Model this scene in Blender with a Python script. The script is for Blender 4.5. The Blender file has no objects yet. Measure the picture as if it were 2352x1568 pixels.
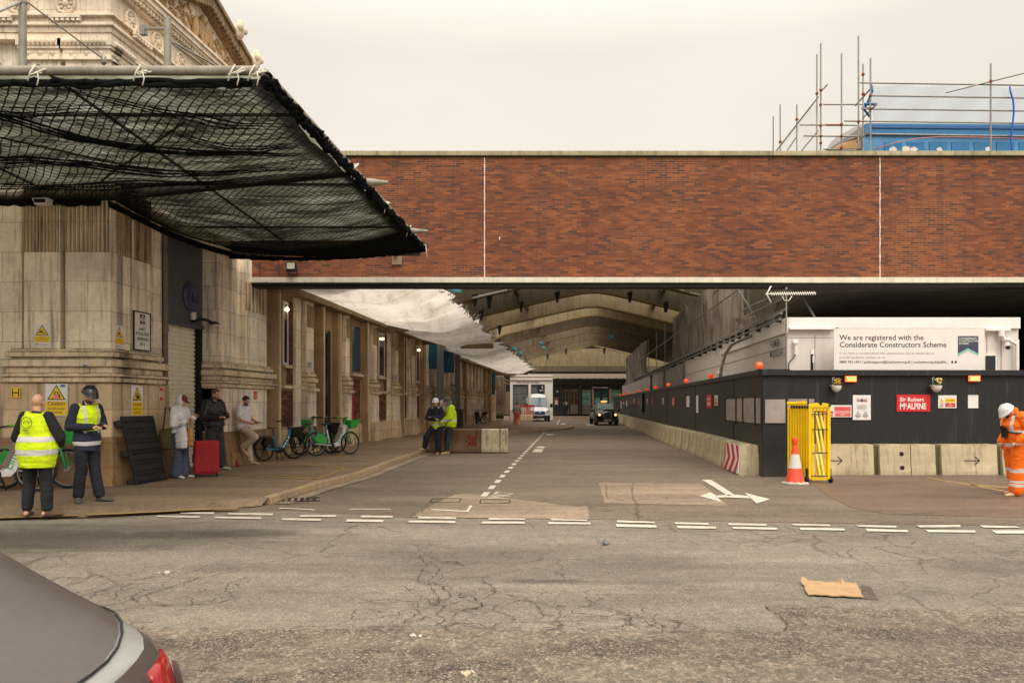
import bpy, bmesh, math, random
from mathutils import Vector, Matrix, Euler
random.seed(7)
sc = bpy.context.scene
# ---------------------------------------------------------------- camera
CAMH = 1.6; FP = 1731.0; HOR = 928.0; CX = 1176.0
cd = bpy.data.cameras.new('camera'); cam = bpy.data.objects.new('camera', cd)
sc.collection.objects.link(cam); sc.camera = cam
cd.sensor_width = 36; cd.lens = 36*FP/2352; cd.shift_y = (HOR-784)/2352
cd.clip_start = 0.05; cd.clip_end = 2000
cam.location = (0, 0, CAMH); cam.rotation_euler = (math.radians(90), 0, 0)
# ---------------------------------------------------------------- world and sun
SUN_EL, SUN_AZ = 45, 160          # azimuth: direction the sun stands in, degrees clockwise from +Y
w = bpy.data.worlds.new('World'); sc.world = w; w.use_nodes = True
nt = w.node_tree; nt.nodes.clear()
sky = nt.nodes.new('ShaderNodeTexSky'); sky.sky_type = 'NISHITA'; sky.sun_disc = False
sky.sun_elevation = math.radians(SUN_EL); sky.sun_rotation = math.radians(SUN_AZ)
sky.dust_density = 6; sky.air_density = 1.0; sky.ozone_density = 1.0
hsv = nt.nodes.new('ShaderNodeHueSaturation'); hsv.inputs['Saturation'].default_value = 0.15
mx = nt.nodes.new('ShaderNodeMixRGB'); mx.inputs[0].default_value = 0.9
cn_ = nt.nodes.new('ShaderNodeTexNoise'); cn_.inputs['Scale'].default_value = 2.2; cn_.inputs['Detail'].default_value = 5
cr_ = nt.nodes.new('ShaderNodeValToRGB'); cr_.color_ramp.elements[0].position = .35; cr_.color_ramp.elements[0].color = (7.5, 6.85, 6.1, 1); cr_.color_ramp.elements[1].position = .65; cr_.color_ramp.elements[1].color = (8.3, 7.6, 6.8, 1)
tcc = nt.nodes.new('ShaderNodeTexCoord'); mpc = nt.nodes.new('ShaderNodeMapping'); mpc.inputs['Scale'].default_value = (1, 1, 2.2)
nt.links.new(tcc.outputs['Generated'], mpc.inputs[0]); nt.links.new(mpc.outputs[0], cn_.inputs['Vector']); nt.links.new(cn_.outputs['Fac'], cr_.inputs[0])
nt.links.new(cr_.outputs[0], mx.inputs[2])      # cloud deck, same scale as the sky
# overcast sky: the deck is brighter overhead than towards the horizon
tcw = nt.nodes.new('ShaderNodeTexCoord'); spw = nt.nodes.new('ShaderNodeSeparateXYZ'); nt.links.new(tcw.outputs['Generated'], spw.inputs[0])
mr = nt.nodes.new('ShaderNodeMapRange'); mr.inputs[1].default_value = .42; mr.inputs[2].default_value = 1; mr.inputs[3].default_value = 1; mr.inputs[4].default_value = 3.0
nt.links.new(spw.outputs['Z'], mr.inputs[0])
mm_ = nt.nodes.new('ShaderNodeVectorMath'); mm_.operation = 'SCALE'
bg = nt.nodes.new('ShaderNodeBackground'); bg.inputs[1].default_value = 0.1
out = nt.nodes.new('ShaderNodeOutputWorld')
nt.links.new(sky.outputs[0], hsv.inputs['Color']); nt.links.new(hsv.outputs[0], mx.inputs[1])
nt.links.new(mx.outputs[0], mm_.inputs[0]); nt.links.new(mr.outputs[0], mm_.inputs['Scale']); nt.links.new(mm_.outputs[0], bg.inputs[0]); nt.links.new(bg.outputs[0], out.inputs[0])
sd = bpy.data.lights.new('sun', 'SUN'); sd.energy = 1.25; sd.angle = math.radians(40); sd.color = (1, .95, .87)
so = bpy.data.objects.new('sun', sd); sc.collection.objects.link(so)
el, az = math.radians(SUN_EL), math.radians(SUN_AZ)
sdir = Vector((math.sin(az)*math.cos(el), math.cos(az)*math.cos(el), math.sin(el)))
so.rotation_euler = sdir.to_track_quat('Z', 'Y').to_euler(); so.location = sdir*50
sc.view_settings.view_transform = 'Standard'; sc.view_settings.look = 'None'
sc.view_settings.exposure = 0.32; sc.view_settings.gamma = 1.0
sc.cycles.max_bounces = 6; sc.cycles.transparent_max_bounces = 12
sc.cycles.use_denoising = True
# ---------------------------------------------------------------- pixel helpers (photo measured at 2352 x 1568)
def P(x, y, Z): return Vector(((x-CX)/FP*Z, Z, CAMH+(HOR-y)/FP*Z))
def G(x, y, h=0.0):
    Z = (CAMH-h)*FP/(y-HOR); return Vector(((x-CX)/FP*Z, Z, h))
def HZ(y, Z): return CAMH+(HOR-y)/FP*Z
def FY(x, u=0.0): return (8.92-u)/(.109-(x-CX)/FP)       # depth of the left facade plane (offset u) at picture column x
def RY(x, c, s): return c/((x-CX)/FP-s)
# ---------------------------------------------------------------- materials
MATS = {}
def lin(c):
    if isinstance(c, str):
        c = [int(c[i:i+2], 16) for i in (0, 2, 4)]
    return tuple((v/255/12.92 if v/255 <= .04045 else ((v/255+.055)/1.055)**2.4) for v in c)
class NB:
    def __init__(s, name):
        s.m = bpy.data.materials.new(name); s.m.use_nodes = True; s.t = s.m.node_tree
        s.b = s.t.nodes['Principled BSDF']; s.out = s.t.nodes['Material Output']
        s.tc = s.t.nodes.new('ShaderNodeTexCoord')
    def n(s, typ, **kw):
        nd = s.t.nodes.new(typ)
        for k, v in kw.items():
            if k.startswith('i_'): nd.inputs[k[2:]].default_value = v
            elif k.startswith('j'): nd.inputs[int(k[1:])].default_value = v
            else: setattr(nd, k, v)
        return nd
    def l(s, a, b): s.t.links.new(a, b)
    def map(s, scale=(1, 1, 1), loc=(0, 0, 0), rot=(0, 0, 0), src=None):
        m = s.n('ShaderNodeMapping'); m.inputs['Scale'].default_value = scale
        m.inputs['Location'].default_value = loc; m.inputs['Rotation'].default_value = rot
        s.l(src or s.tc.outputs['Object'], m.inputs[0]); return m.outputs[0]
    def noise(s, vec, scale=5, detail=4, rough=.55):
        n = s.n('ShaderNodeTexNoise', i_Scale=scale, i_Detail=detail, i_Roughness=rough)
        s.l(vec, n.inputs['Vector']); return n.outputs['Fac']
    def ramp(s, fac, stops):
        r = s.n('ShaderNodeValToRGB'); e = r.color_ramp.elements
        while len(e) < len(stops): e.new(.5)
        for i, (p, c) in enumerate(stops):
            e[i].position = p; e[i].color = (c, c, c, 1) if isinstance(c, (int, float)) else tuple(c)+(1,)
        s.l(fac, r.inputs[0]); return r.outputs[0]
    def mix(s, fac, a, b, mode='MIX'):
        m = s.n('ShaderNodeMixRGB', blend_type=mode)
        for k, v in ((0, fac), (1, a), (2, b)):
            if isinstance(v, (int, float)): m.inputs[k].default_value = v if k == 0 else (v, v, v, 1)
            elif isinstance(v, tuple): m.inputs[k].default_value = v+(1,) if len(v) == 3 else v
            else: s.l(v, m.inputs[k])
        return m.outputs[0]
    def math(s, op, a, b=0.0, c=None, clamp=False):
        m = s.n('ShaderNodeMath', operation=op, use_clamp=clamp)
        for k, v in ((0, a), (1, b)) + (((2, c),) if c is not None else ()):
            if isinstance(v, (int, float)): m.inputs[k].default_value = v
            else: s.l(v, m.inputs[k])
        return m.outputs[0]
    def bump(s, h, strength=.3, dist=.01):
        b = s.n('ShaderNodeBump', i_Strength=strength, i_Distance=dist); s.l(h, b.inputs['Height'])
        s.l(b.outputs[0], s.b.inputs['Normal'])
    def col(s, c):
        if isinstance(c, tuple): s.b.inputs['Base Color'].default_value = c+(1,) if len(c) == 3 else c
        else: s.l(c, s.b.inputs['Base Color'])
    def set(s, **kw):
        for k, v in kw.items(): s.b.inputs[k.replace('_', ' ')].default_value = v
def mat(name, c, rough=.7, metal=0., var=.18, scale=6., bump=.0, streak=0., speck=0., trans=0., emit=0.):
    """plain painted / plastic / metal surface with uneven tone, optional run-down streaks"""
    if name in MATS: return MATS[name]
    if isinstance(c, str) or max(c) > 1: c = lin(c)
    b = NB(name); base = c
    n = b.noise(b.map(), scale, 5)
    f = b.ramp(n, [(.3, 1-var), (.7, 1+var*.6)])
    colr = b.mix(1.0, c, f, 'MULTIPLY')
    if streak:
        sn = b.noise(b.map((6, 6, .35)), 1.6, 5, .7)
        colr = b.mix(b.math('MULTIPLY', b.ramp(sn, [(.45, 0.), (.75, 1.)]), streak), colr, (.035, .03, .022))
    if speck:
        sn = b.noise(b.map(), scale*14, 3, .6)
        colr = b.mix(b.math('MULTIPLY', b.ramp(sn, [(.55, 0.), (.68, 1.)]), speck), colr, (.02, .018, .015))
    b.col(colr); b.set(Roughness=rough, Metallic=metal)
    if bump: b.bump(b.noise(b.map(), scale*6, 5), bump, .01)
    if trans: b.set(Transmission_Weight=trans)
    if emit:
        b.b.inputs['Emission Color'].default_value = tuple(c)+(1,); b.b.inputs['Emission Strength'].default_value = emit
    MATS[name] = b.m; return b.m
# ---------------------------------------------------------------- mesh builder
class MB:
    def __init__(s, M=None):
        s.v = []; s.f = []; s.mi = []; s.sm = []; s.mats = []; s.cur = 0; s.M = M
    def use(s, m):
        if m not in s.mats: s.mats.append(m)
        s.cur = s.mats.index(m); return s
    def add(s, vs, fs, smooth=False, M=None):
        o = len(s.v)
        for v in vs:
            v = Vector(v)
            if M is not None: v = M @ v
            if s.M is not None: v = s.M @ v
            s.v.append(v)
        for f in fs: s.f.append([i+o for i in f]); s.mi.append(s.cur); s.sm.append(smooth)
        return s
    def box(s, x0, x1, y0, y1, z0, z1, M=None):
        vs = [(x, y, z) for z in (z0, z1) for y in (y0, y1) for x in (x0, x1)]
        return s.add(vs, [(0, 2, 3, 1), (4, 5, 7, 6), (0, 1, 5, 4), (2, 6, 7, 3), (0, 4, 6, 2), (1, 3, 7, 5)], M=M)
    def hexa(s, lo, hi):   # lo, hi: 4 points each in the same turning order
        return s.add(list(lo)+list(hi), [(3, 2, 1, 0), (4, 5, 6, 7), (0, 1, 5, 4), (1, 2, 6, 5), (2, 3, 7, 6), (3, 0, 4, 7)])
    def prism(s, pts, vec, smooth=False):   # planar polygon extruded by vec
        n = len(pts); vec = Vector(vec); a = [Vector(p) for p in pts]
        return s.add(a+[p+vec for p in a], [tuple(range(n))[::-1], tuple(range(n, 2*n))]+[(i, (i+1) % n, (i+1) % n+n, i+n) for i in range(n)], smooth)
    def poly(s, pts): return s.add(pts, [tuple(range(len(pts)))])
    def cyl(s, p0, p1, r0, r1=None, n=12, smooth=True, caps=True):
        r1 = r0 if r1 is None else r1; p0 = Vector(p0); p1 = Vector(p1); d = (p1-p0)
        q = d.to_track_quat('Z', 'Y').to_matrix(); vs = []
        for p, r in ((p0, r0), (p1, r1)):
            for i in range(n):
                a = 2*math.pi*i/n; vs.append(p+q @ Vector((r*math.cos(a), r*math.sin(a), 0)))
        s.add(vs, [(i, (i+1) % n, (i+1) % n+n, i+n) for i in range(n)], smooth)
        if caps: s.add(vs, [tuple(range(n))[::-1], tuple(range(n, 2*n))])
        return s
    def tube(s, pts, r, n=8, closed=False, smooth=True):
        pts = [Vector(p) for p in pts]; m = len(pts); vs = []
        rr = r if isinstance(r, (list, tuple)) else [r]*m
        up = None
        for i, p in enumerate(pts):
            if closed: t = pts[(i+1) % m]-pts[i-1]
            else: t = pts[min(i+1, m-1)]-pts[max(i-1, 0)]
            t.normalize()
            if up is None:
                up = t.orthogonal().normalized()
            else:
                up = (up-t*up.dot(t)); up = up.normalized() if up.length > 1e-6 else t.orthogonal().normalized()
            b = t.cross(up)
            for k in range(n):
                a = 2*math.pi*k/n; vs.append(p+(up*math.cos(a)+b*math.sin(a))*rr[i])
        fs = [(i*n+k, i*n+(k+1) % n, ((i+1) % m)*n+(k+1) % n, ((i+1) % m)*n+k) for i in range(m if closed else m-1) for k in range(n)]
        if not closed: fs += [tuple(range(n))[::-1], tuple(range((m-1)*n, m*n))]
        return s.add(vs, fs, smooth)
    def ball(s, c, r, n=12, m=8, M=None):
        r = r if isinstance(r, (tuple, list)) else (r, r, r); vs = []
        for j in range(m+1):
            b = math.pi*j/m
            for i in range(n):
                a = 2*math.pi*i/n
                v = Vector((r[0]*math.sin(b)*math.cos(a), r[1]*math.sin(b)*math.sin(a), r[2]*math.cos(b)))
                if M is not None: v = M @ v
                vs.append(Vector(c)+v)
        return s.add(vs, [(j*n+i, (j+1)*n+i, (j+1)*n+(i+1) % n, j*n+(i+1) % n) for j in range(m) for i in range(n)], True)
    def lathe(s, prof, c=(0, 0, 0), n=20, M=None, smooth=True):
        vs = []
        for r, z in prof:
            for i in range(n):
                a = 2*math.pi*i/n; v = Vector((r*math.cos(a), r*math.sin(a), z))
                if M is not None: v = M @ v
                vs.append(Vector(c)+v)
        m = len(prof)
        return s.add(vs, [(j*n+i, j*n+(i+1) % n, (j+1)*n+(i+1) % n, (j+1)*n+i) for j in range(m-1) for i in range(n)], smooth)
    def loft(s, rings, smooth=True, caps=True, closed=True):
        n = len(rings[0]); m = len(rings); vs = [p for r in rings for p in r]
        fs = [(j*n+i, j*n+(i+1) % n, (j+1)*n+(i+1) % n, (j+1)*n+i) for j in range(m-1) for i in range(n if closed else n-1)]
        s.add(vs, fs, smooth)
        if caps and closed: s.add(list(rings[0])+list(rings[-1]), [tuple(range(n))[::-1], tuple(range(n, 2*n))])
        return s
    def text(s, txt, org, right, up, size, depth=.003, align='LEFT', stretch=1.0, bold=0.0):
        vs, fs = textgeo(txt, align, bold)
        right = Vector(right).normalized(); up = Vector(up).normalized(); nr = right.cross(up)
        org = Vector(org)
        pts = [org+right*(v[0]*size*stretch)+up*(v[1]*size)+nr*depth for v in vs]
        return s.add(pts, fs)
    def build(s, name, parent=None, bevel=0., loc=None, **tags):
        me = bpy.data.meshes.new(name)
        org = Vector(loc) if loc is not None else Vector((0, 0, 0))
        if parent is not None and parent.get('shear'):     # the corner is not square: its front runs along world X
            k = parent['shear']; s.v = [Vector((v.x*math.cos(k), v.y+v.x*math.sin(k), v.z)) for v in s.v]
        me.from_pydata([v-org for v in s.v], [], s.f); me.validate(clean_customdata=False)
        for m in s.mats: me.materials.append(m)
        if len(me.polygons) == len(s.mi):
            me.polygons.foreach_set('material_index', s.mi); me.polygons.foreach_set('use_smooth', s.sm)
        me.update()
        o = bpy.data.objects.new(name, me); sc.collection.objects.link(o)
        if loc is not None: o.location = org
        if parent is not None: o.parent = parent
        if bevel:
            bv = o.modifiers.new('bevel', 'BEVEL'); bv.width = bevel; bv.segments = 2; bv.limit_method = 'ANGLE'
        for k, v in tags.items(): o[k] = v
        return o
_tc = {}
_lab = bpy.data.scenes.new('workshop')        # scratch scene for evaluating modifiers, removed at the end
def evalmesh(o):
    _lab.collection.objects.link(o); vl = _lab.view_layers[0]; vl.update(); dg = vl.depsgraph
    me = bpy.data.meshes.new_from_object(o.evaluated_get(dg)); _lab.collection.objects.unlink(o); return me
def textgeo(txt, align='LEFT', bold=0.):
    k = (txt, align, bold)
    if k in _tc: return _tc[k]
    cu = bpy.data.curves.new('t', 'FONT'); cu.body = txt; cu.size = 1; cu.align_x = align; cu.resolution_u = 2
    cu.offset = bold
    o = bpy.data.objects.new('t', cu); me = evalmesh(o)
    vs = [tuple(v.co) for v in me.vertices]; fs = [tuple(p.vertices) for p in me.polygons]
    bpy.data.objects.remove(o); bpy.data.meshes.remove(me); bpy.data.curves.remove(cu)
    _tc[k] = (vs, fs); return _tc[k]
def thing(name, label, cat, loc=(0, 0, 0), rotz=0., group=None):
    o = bpy.data.objects.new(name, None); sc.collection.objects.link(o)
    o.location = loc; o.rotation_euler = (0, 0, rotz); o['label'] = label; o['category'] = cat
    o.empty_display_size = .1
    if group: o['group'] = group
    return o
def tag(o, label, cat, group=None):
    o['label'] = label; o['category'] = cat
    if group: o['group'] = group
    return o
def struct(o): o['kind'] = 'structure'; return o
def copy_tree(o, parent=None):
    c = o.copy(); sc.collection.objects.link(c); c.parent = parent
    for ch in list(o.children): copy_tree(ch, c)
    return c
ORD = ['first', 'second', 'third', 'fourth', 'fifth', 'sixth', 'seventh', 'eighth', 'ninth', 'tenth', 'eleventh', 'twelfth', 'thirteenth', 'fourteenth', 'fifteenth', 'sixteenth']
_T = ['', '', 'twenty', 'thirty', 'forty']; _U = ORD[:9]
ORD += ['seventeenth', 'eighteenth', 'nineteenth', 'twentieth']+['twenty-'+q for q in _U]+['thirtieth']+['thirty-'+q for q in _U]+['fortieth']+['forty-'+q for q in _U]
def wavy(p, a, f, seed=0):
    from mathutils import noise
    return noise.noise(Vector(p)*f+Vector((seed, seed*2, 0)))*a
# ================================================================ surface materials
def asphalt(name, c, dark=.35, scale=1., cracks=.6, coarse=0., rough=.85, stain=(.03, .026, .022), spots=(), webs=()):
    b = NB(name); v = b.map()
    big = b.noise(b.map((.35, .8, 1)), .9*scale, 6, .65)
    mid = b.noise(v, 6*scale, 6, .7)
    agg = b.n('ShaderNodeTexVoronoi', i_Scale=34 if coarse else 90); b.l(v, agg.inputs['Vector'])
    colr = b.mix(1., lin(c), b.ramp(big, [(.3, 1-dark), (.62, 1.12)]), 'MULTIPLY')
    colr = b.mix(1., colr, b.ramp(mid, [(.25, .74), (.75, 1.22)]), 'MULTIPLY'); tr_ = b.noise(b.map((.10, 1.1, 1), loc=(1, 8, 0), rot=(0, 0, .03)), 1.1, 5, .6); colr = b.mix(1., colr, b.ramp(tr_, [(.34, .78), (.6, 1.1)]), 'MULTIPLY')
    hue = b.noise(b.map(loc=(9, 3, 1)), 1.7, 4)
    colr = b.mix(b.ramp(hue, [(.4, 0.), (.7, .22)]), colr, (.19, .15, .11))
    st = b.noise(b.map((.25, 1.1, 1), loc=(4, 7, 0)), 1.3, 5, .75)
    colr = b.mix(b.ramp(st, [(.56, 0.), (.72, .5)]), colr, stain)
    for (sx, sy, rx, ry, k_) in spots:      # old oil and water stains with ragged edges
        mp = b.n('ShaderNodeMapping'); mp.inputs['Location'].default_value = (-sx/rx, -sy/ry, 0); mp.inputs['Scale'].default_value = (1/rx, 1/ry, 0); b.l(v, mp.inputs[0])
        ln = b.n('ShaderNodeVectorMath', operation='LENGTH'); b.l(mp.outputs[0], ln.inputs[0])
        dd = b.math('ADD', ln.outputs['Value'], b.math('MULTIPLY', b.math('SUBTRACT', b.noise(b.map((.6, 1.6, 1)), 1.6, 6, .7), .5), 1.5))
        colr = b.mix(b.math('MULTIPLY', b.ramp(dd, [(.45, 1.), (1., 0.)]), k_), colr, (.045, .037, .03))
    sp = b.ramp(agg.outputs['Color'], [(.0, .5 if not coarse else .5), (.6, 1.), (1., 1.55 if not coarse else 1.5)])
    colr = b.mix(1., colr, sp, 'MULTIPLY')
    fl = b.noise(v, 160, 2, .5)
    colr = b.mix(b.ramp(fl, [(.62, 0.), (.70, .6)]), colr, (.5, .45, .38))
    if coarse:       # the surface course has worn away: stones stand out with dark gaps between them
        pt = b.noise(b.map((1, 1.3, 1), loc=(2, 2, 0)), 1.1, 6, .7)
        eg = b.n('ShaderNodeTexVoronoi', feature='DISTANCE_TO_EDGE', i_Scale=34); b.l(v, eg.inputs['Vector'])
        gap = b.math('MULTIPLY', b.ramp(eg.outputs['Distance'], [(.04, 1.), (.16, 0.)]), b.ramp(pt, [(.38, .12), (.58, .95)]))
        dk = b.noise(b.map((1, .8, 1)), 9, 7, .85)
        gap = b.math('MAXIMUM', gap, b.math('MULTIPLY', b.ramp(dk, [(.5, 0.), (.62, .8)]), b.ramp(pt, [(.35, .3), (.6, 1.)])))
        colr = b.mix(gap, colr, (.036, .029, .022))
    h = agg.outputs['Distance']
    if cracks:
        wv = b.n('ShaderNodeTexNoise', i_Scale=3., i_Detail=5); b.l(v, wv.inputs['Vector'])
        add = b.n('ShaderNodeVectorMath', operation='MULTIPLY_ADD'); b.l(wv.outputs['Color'], add.inputs[0])
        add.inputs[1].default_value = (.35, .35, 0); b.l(v, add.inputs[2])
        vc = b.n('ShaderNodeTexVoronoi', feature='DISTANCE_TO_EDGE', i_Scale=1.5); b.l(add.outputs[0], vc.inputs['Vector'])
        vc2 = b.n('ShaderNodeTexVoronoi', feature='DISTANCE_TO_EDGE', i_Scale=.55); b.l(add.outputs[0], vc2.inputs['Vector'])
        msk = b.ramp(b.noise(b.map(loc=(3.3, 1.2, 0)), .45, 3), [(.5, 0.), (.6, 1.)])
        c1 = b.math('MULTIPLY', b.ramp(vc.outputs['Distance'], [(.006, 1.), (.022, 0.)]), msk)
        msk2 = b.ramp(b.noise(b.map(loc=(8, 5, 0)), .3, 3), [(.48, 0.), (.56, .8)])
        c2 = b.math('MULTIPLY', b.ramp(vc2.outputs['Distance'], [(.003, 1.), (.009, 0.)]), msk2)
        ck = b.math('MULTIPLY', b.math('MAXIMUM', c1, c2), cracks)
        if webs:      # alligator cracking where the road has broken up
            vw = b.n('ShaderNodeTexVoronoi', feature='DISTANCE_TO_EDGE', i_Scale=2.6); b.l(add.outputs[0], vw.inputs['Vector'])
            wl = b.ramp(vw.outputs['Distance'], [(.003, 1.), (.015, 0.)]); wm = None
            for (sx, sy, rx, ry) in webs:
                mp = b.n('ShaderNodeMapping'); mp.inputs['Location'].default_value = (-sx/rx, -sy/ry, 0); mp.inputs['Scale'].default_value = (1/rx, 1/ry, 0); b.l(v, mp.inputs[0])
                ln = b.n('ShaderNodeVectorMath', operation='LENGTH'); b.l(mp.outputs[0], ln.inputs[0])
                q = b.ramp(b.math('ADD', ln.outputs['Value'], b.math('MULTIPLY', b.math('SUBTRACT', b.noise(v, 1.5, 3), .5), 1.2)), [(.75, 1.), (.95, 0.)])
                wm = q if wm is None else b.math('MAXIMUM', wm, q)
            ck = b.math('MAXIMUM', ck, b.math('MULTIPLY', b.math('MULTIPLY', wl, wm), .85))
        colr = b.mix(ck, colr, (.035, .028, .02))
        h = b.math('SUBTRACT', h, ck)
    b.col(colr); b.set(Roughness=rough); b.b.inputs['Specular IOR Level'].default_value = .35
    b.bump(h, .55 if coarse else .3, .012 if coarse else .006)
    MATS[name] = b.m; return b.m
def _sp(x, y, rx, ry, k): g = G(x, y); return (g.x, g.y, rx, ry, k)
def _wb(x, y, rx, ry): g = G(x, y); return (g.x, g.y, rx, ry)
M_ROAD = asphalt('road_asphalt', (128, 120, 107), .28, 1, .6, webs=[_wb(1150, 1400, 1.6, .8), _wb(1010, 1330, .5, .9), _wb(1400, 1420, 1.0, .5), _wb(320, 1350, 1.3, .8), _wb(2330, 1260, 1.0, .8)], spots=[_sp(120, 1232, 3.6, 1.0, .62), _sp(-100, 1250, 2.5, 1.3, .5), _sp(590, 1224, .8, .35, .55), _sp(1250, 1335, .55, .12, .6), _sp(1500, 1290, 1., .5, .3), _sp(1100, 1275, 1.2, .6, .25), _sp(380, 1225, 1.2, .4, .45), _sp(700, 1300, 1.4, .3, .22), _sp(2290, 1300, .8, .5, .35)])
M_COARSE = asphalt('worn_asphalt', (134, 122, 106), .3, 1, .3, coarse=1)
M_STREET = asphalt('street_asphalt', (114, 100, 84), .25, 1, .35, spots=[_sp(860, 1130, 1.8, 1.4, .3), _sp(1000, 1085, 2.2, 3.0, .22), _sp(1250, 1160, 1.4, 1.0, .2)])
M_PATCH = asphalt('pale_patch', (148, 130, 108), .25, 1, .3)
M_RED = asphalt('damp_red_asphalt', (112, 92, 77), .35, 1.2, .2, rough=.5)
M_DARKP = asphalt('dark_patch', (98, 84, 72), .3, 1, .4)
M_PAVE = asphalt('pavement_asphalt', (130, 108, 84), .25, 1.3, .3)
def stonemat(name, c, block=(1.1, .55), streak=.5, moss=.0, joint=.55, dark=(.05, .035, .02), grime=.35):
    b = NB(name); o = b.tc.outputs['Object']
    sep = b.n('ShaderNodeSeparateXYZ'); b.l(o, sep.inputs[0])
    h = b.math('ADD', sep.outputs['X'], sep.outputs['Y'])
    comb = b.n('ShaderNodeCombineXYZ'); b.l(h, comb.inputs[0]); b.l(sep.outputs['Z'], comb.inputs[1])
    br = b.n('ShaderNodeTexBrick', offset=.5, i_Scale=1., j4=1.); b.l(comb.outputs[0], br.inputs['Vector'])
    br.inputs['Brick Width'].default_value = block[0]; br.inputs['Row Height'].default_value = block[1]
    br.inputs['Mortar Size'].default_value = .008; br.inputs['Mortar Smooth'].default_value = .2
    br.inputs['Color1'].default_value = (.8, .8, .8, 1); br.inputs['Color2'].default_value = (1.14, 1.12, 1.06, 1)
    br.inputs['Mortar'].default_value = (joint, joint*.9, joint*.8, 1)
    n1 = b.noise(b.map(), 1.6, 6, .65); n2 = b.noise(b.map(), 14, 5, .65)
    colr = b.mix(1., lin(c), b.ramp(n1, [(.3, .78), (.7, 1.12)]), 'MULTIPLY')
    colr = b.mix(1., colr, b.ramp(n2, [(.25, .86), (.75, 1.1)]), 'MULTIPLY')
    colr = b.mix(.8, colr, br.outputs['Color'], 'MULTIPLY')
    s1 = b.noise(b.map((5, 5, .28), loc=(1, 2, 3)), 1.5, 6, .72)
    colr = b.mix(b.math('MULTIPLY', b.ramp(s1, [(.50, 0.), (.66, 1.)]), streak), colr, dark)
    g1 = b.noise(b.map(loc=(5, 1, 0)), .8, 5, .7)
    colr = b.mix(b.math('MULTIPLY', b.ramp(g1, [(.45, 0.), (.75, 1.)]), grime), colr, (.16, .115, .08))
    if moss:
        geo = b.n('ShaderNodeNewGeometry'); sz = b.n('ShaderNodeSeparateXYZ'); b.l(geo.outputs['Normal'], sz.inputs[0])
        mm = b.math('MULTIPLY', b.ramp(sz.outputs['Z'], [(.15, 0.), (.6, 1.)]), b.ramp(b.noise(b.map(), 5, 4), [(.35, 0.), (.55, 1.)]))
        colr = b.mix(b.math('MULTIPLY', mm, moss), colr, (.05, .065, .015))
    b.col(colr); b.set(Roughness=.88); b.bump(b.mix(.5, n2, br.outputs['Fac']), .25, .01)
    MATS[name] = b.m; return b.m
M_STONE = stonemat('limestone', (250, 235, 212), streak=.6, moss=.7, grime=.16)
M_STONE_HI = stonemat('limestone_upper', (247, 231, 207), (1.3, .4), .32, grime=.2)
M_STONE_LO = stonemat('weathered_plinth_stone', (220, 194, 158), (1.5, .5), .6, grime=.4)
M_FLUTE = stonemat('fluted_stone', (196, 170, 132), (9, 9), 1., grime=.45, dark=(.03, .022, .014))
M_MOULD = stonemat('moulded_stone', (238, 216, 184), (1.4, 9), .6, moss=1.0, grime=.3)
M_CONC = stonemat('weathered_concrete', (112, 99, 77), (3.4, 20), .9, joint=.5, dark=(.03, .024, .014), grime=.75)
M_CONC_L = stonemat('pale_concrete', (150, 133, 99), (3.4, 20), .65, joint=.8, dark=(.08, .06, .03))
M_FIN = stonemat('shaded_brown_render', (186, 154, 116), (9, 9), .55, grime=.35)  # brown render; shade of the recesses is partly put into this colour
def brickmat(name, lo, hi, mortar, bw=.225, rh=.0586, ms=.005, dark=.78):
    b = NB(name); sep = b.n('ShaderNodeSeparateXYZ'); b.l(b.tc.outputs['Object'], sep.inputs[0])
    h = b.math('ADD', sep.outputs['X'], sep.outputs['Y'])
    comb = b.n('ShaderNodeCombineXYZ'); b.l(h, comb.inputs[0]); b.l(sep.outputs['Z'], comb.inputs[1])
    br = b.n('ShaderNodeTexBrick', offset=.5, i_Scale=1.); b.l(comb.outputs[0], br.inputs['Vector'])
    br.inputs['Brick Width'].default_value = bw; br.inputs['Row Height'].default_value = rh
    br.inputs['Mortar Size'].default_value = ms; br.inputs['Bias'].default_value = -.1
    br.inputs['Color1'].default_value = (0, 0, 0, 1); br.inputs['Color2'].default_value = (1, 1, 1, 1)
    br.inputs['Mortar'].default_value = (.5, .5, .5, 1)
    t = b.ramp(br.outputs['Color'], [(0., lin((90, 54, 40))), (.07, lin(lo)), (.5, lin(hi)), (.92, lin((150, 88, 50))), (1., lin((168, 106, 60)))])
    n1 = b.noise(b.map((1, 1, 2.2)), .9, 5, .6); n2 = b.noise(b.map(), 40, 3)
    t = b.mix(1., t, b.ramp(n1, [(.3, dark), (.68, 1.12)]), 'MULTIPLY')
    t = b.mix(1., t, b.ramp(n2, [(.3, .85), (.7, 1.12)]), 'MULTIPLY')
    st = b.noise(b.map((2.2, 2.2, .16), loc=(6, 6, 6)), 1.5, 6, .7); t = b.mix(b.ramp(st, [(.52, 0.), (.72, .55)]), t, (.035, .02, .014))
    mm = b.ramp(b.noise(b.map((1, 1, 1.5), loc=(3, 3, 3)), .5, 4), [(.42, tuple(x*.35 for x in lin(mortar))), (.62, lin(mortar))])
    t = b.mix(br.outputs['Fac'], t, mm)
    b.col(t); b.set(Roughness=.85); b.bump(b.math('SUBTRACT', 1., br.outputs['Fac']), .4, .006)
    MATS[name] = b.m; return b.m
M_BRICK = brickmat('bridge_brick', (110, 60, 38), (126, 69, 41), (150, 112, 82))
M_BRICKD = brickmat('wall_brick', (80, 36, 28), (100, 44, 32), (60, 34, 26), .225, .075, .006)
M_WHITE = mat('white_paint', 'efe8df', .55, var=.06, streak=.06)
M_OFFW = mat('offwhite_panel', 'ded5ca', .5, var=.07, scale=2.5, streak=.1)
M_BLACK = mat('black_plastic', (16, 16, 17), .45, var=.2)
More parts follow.
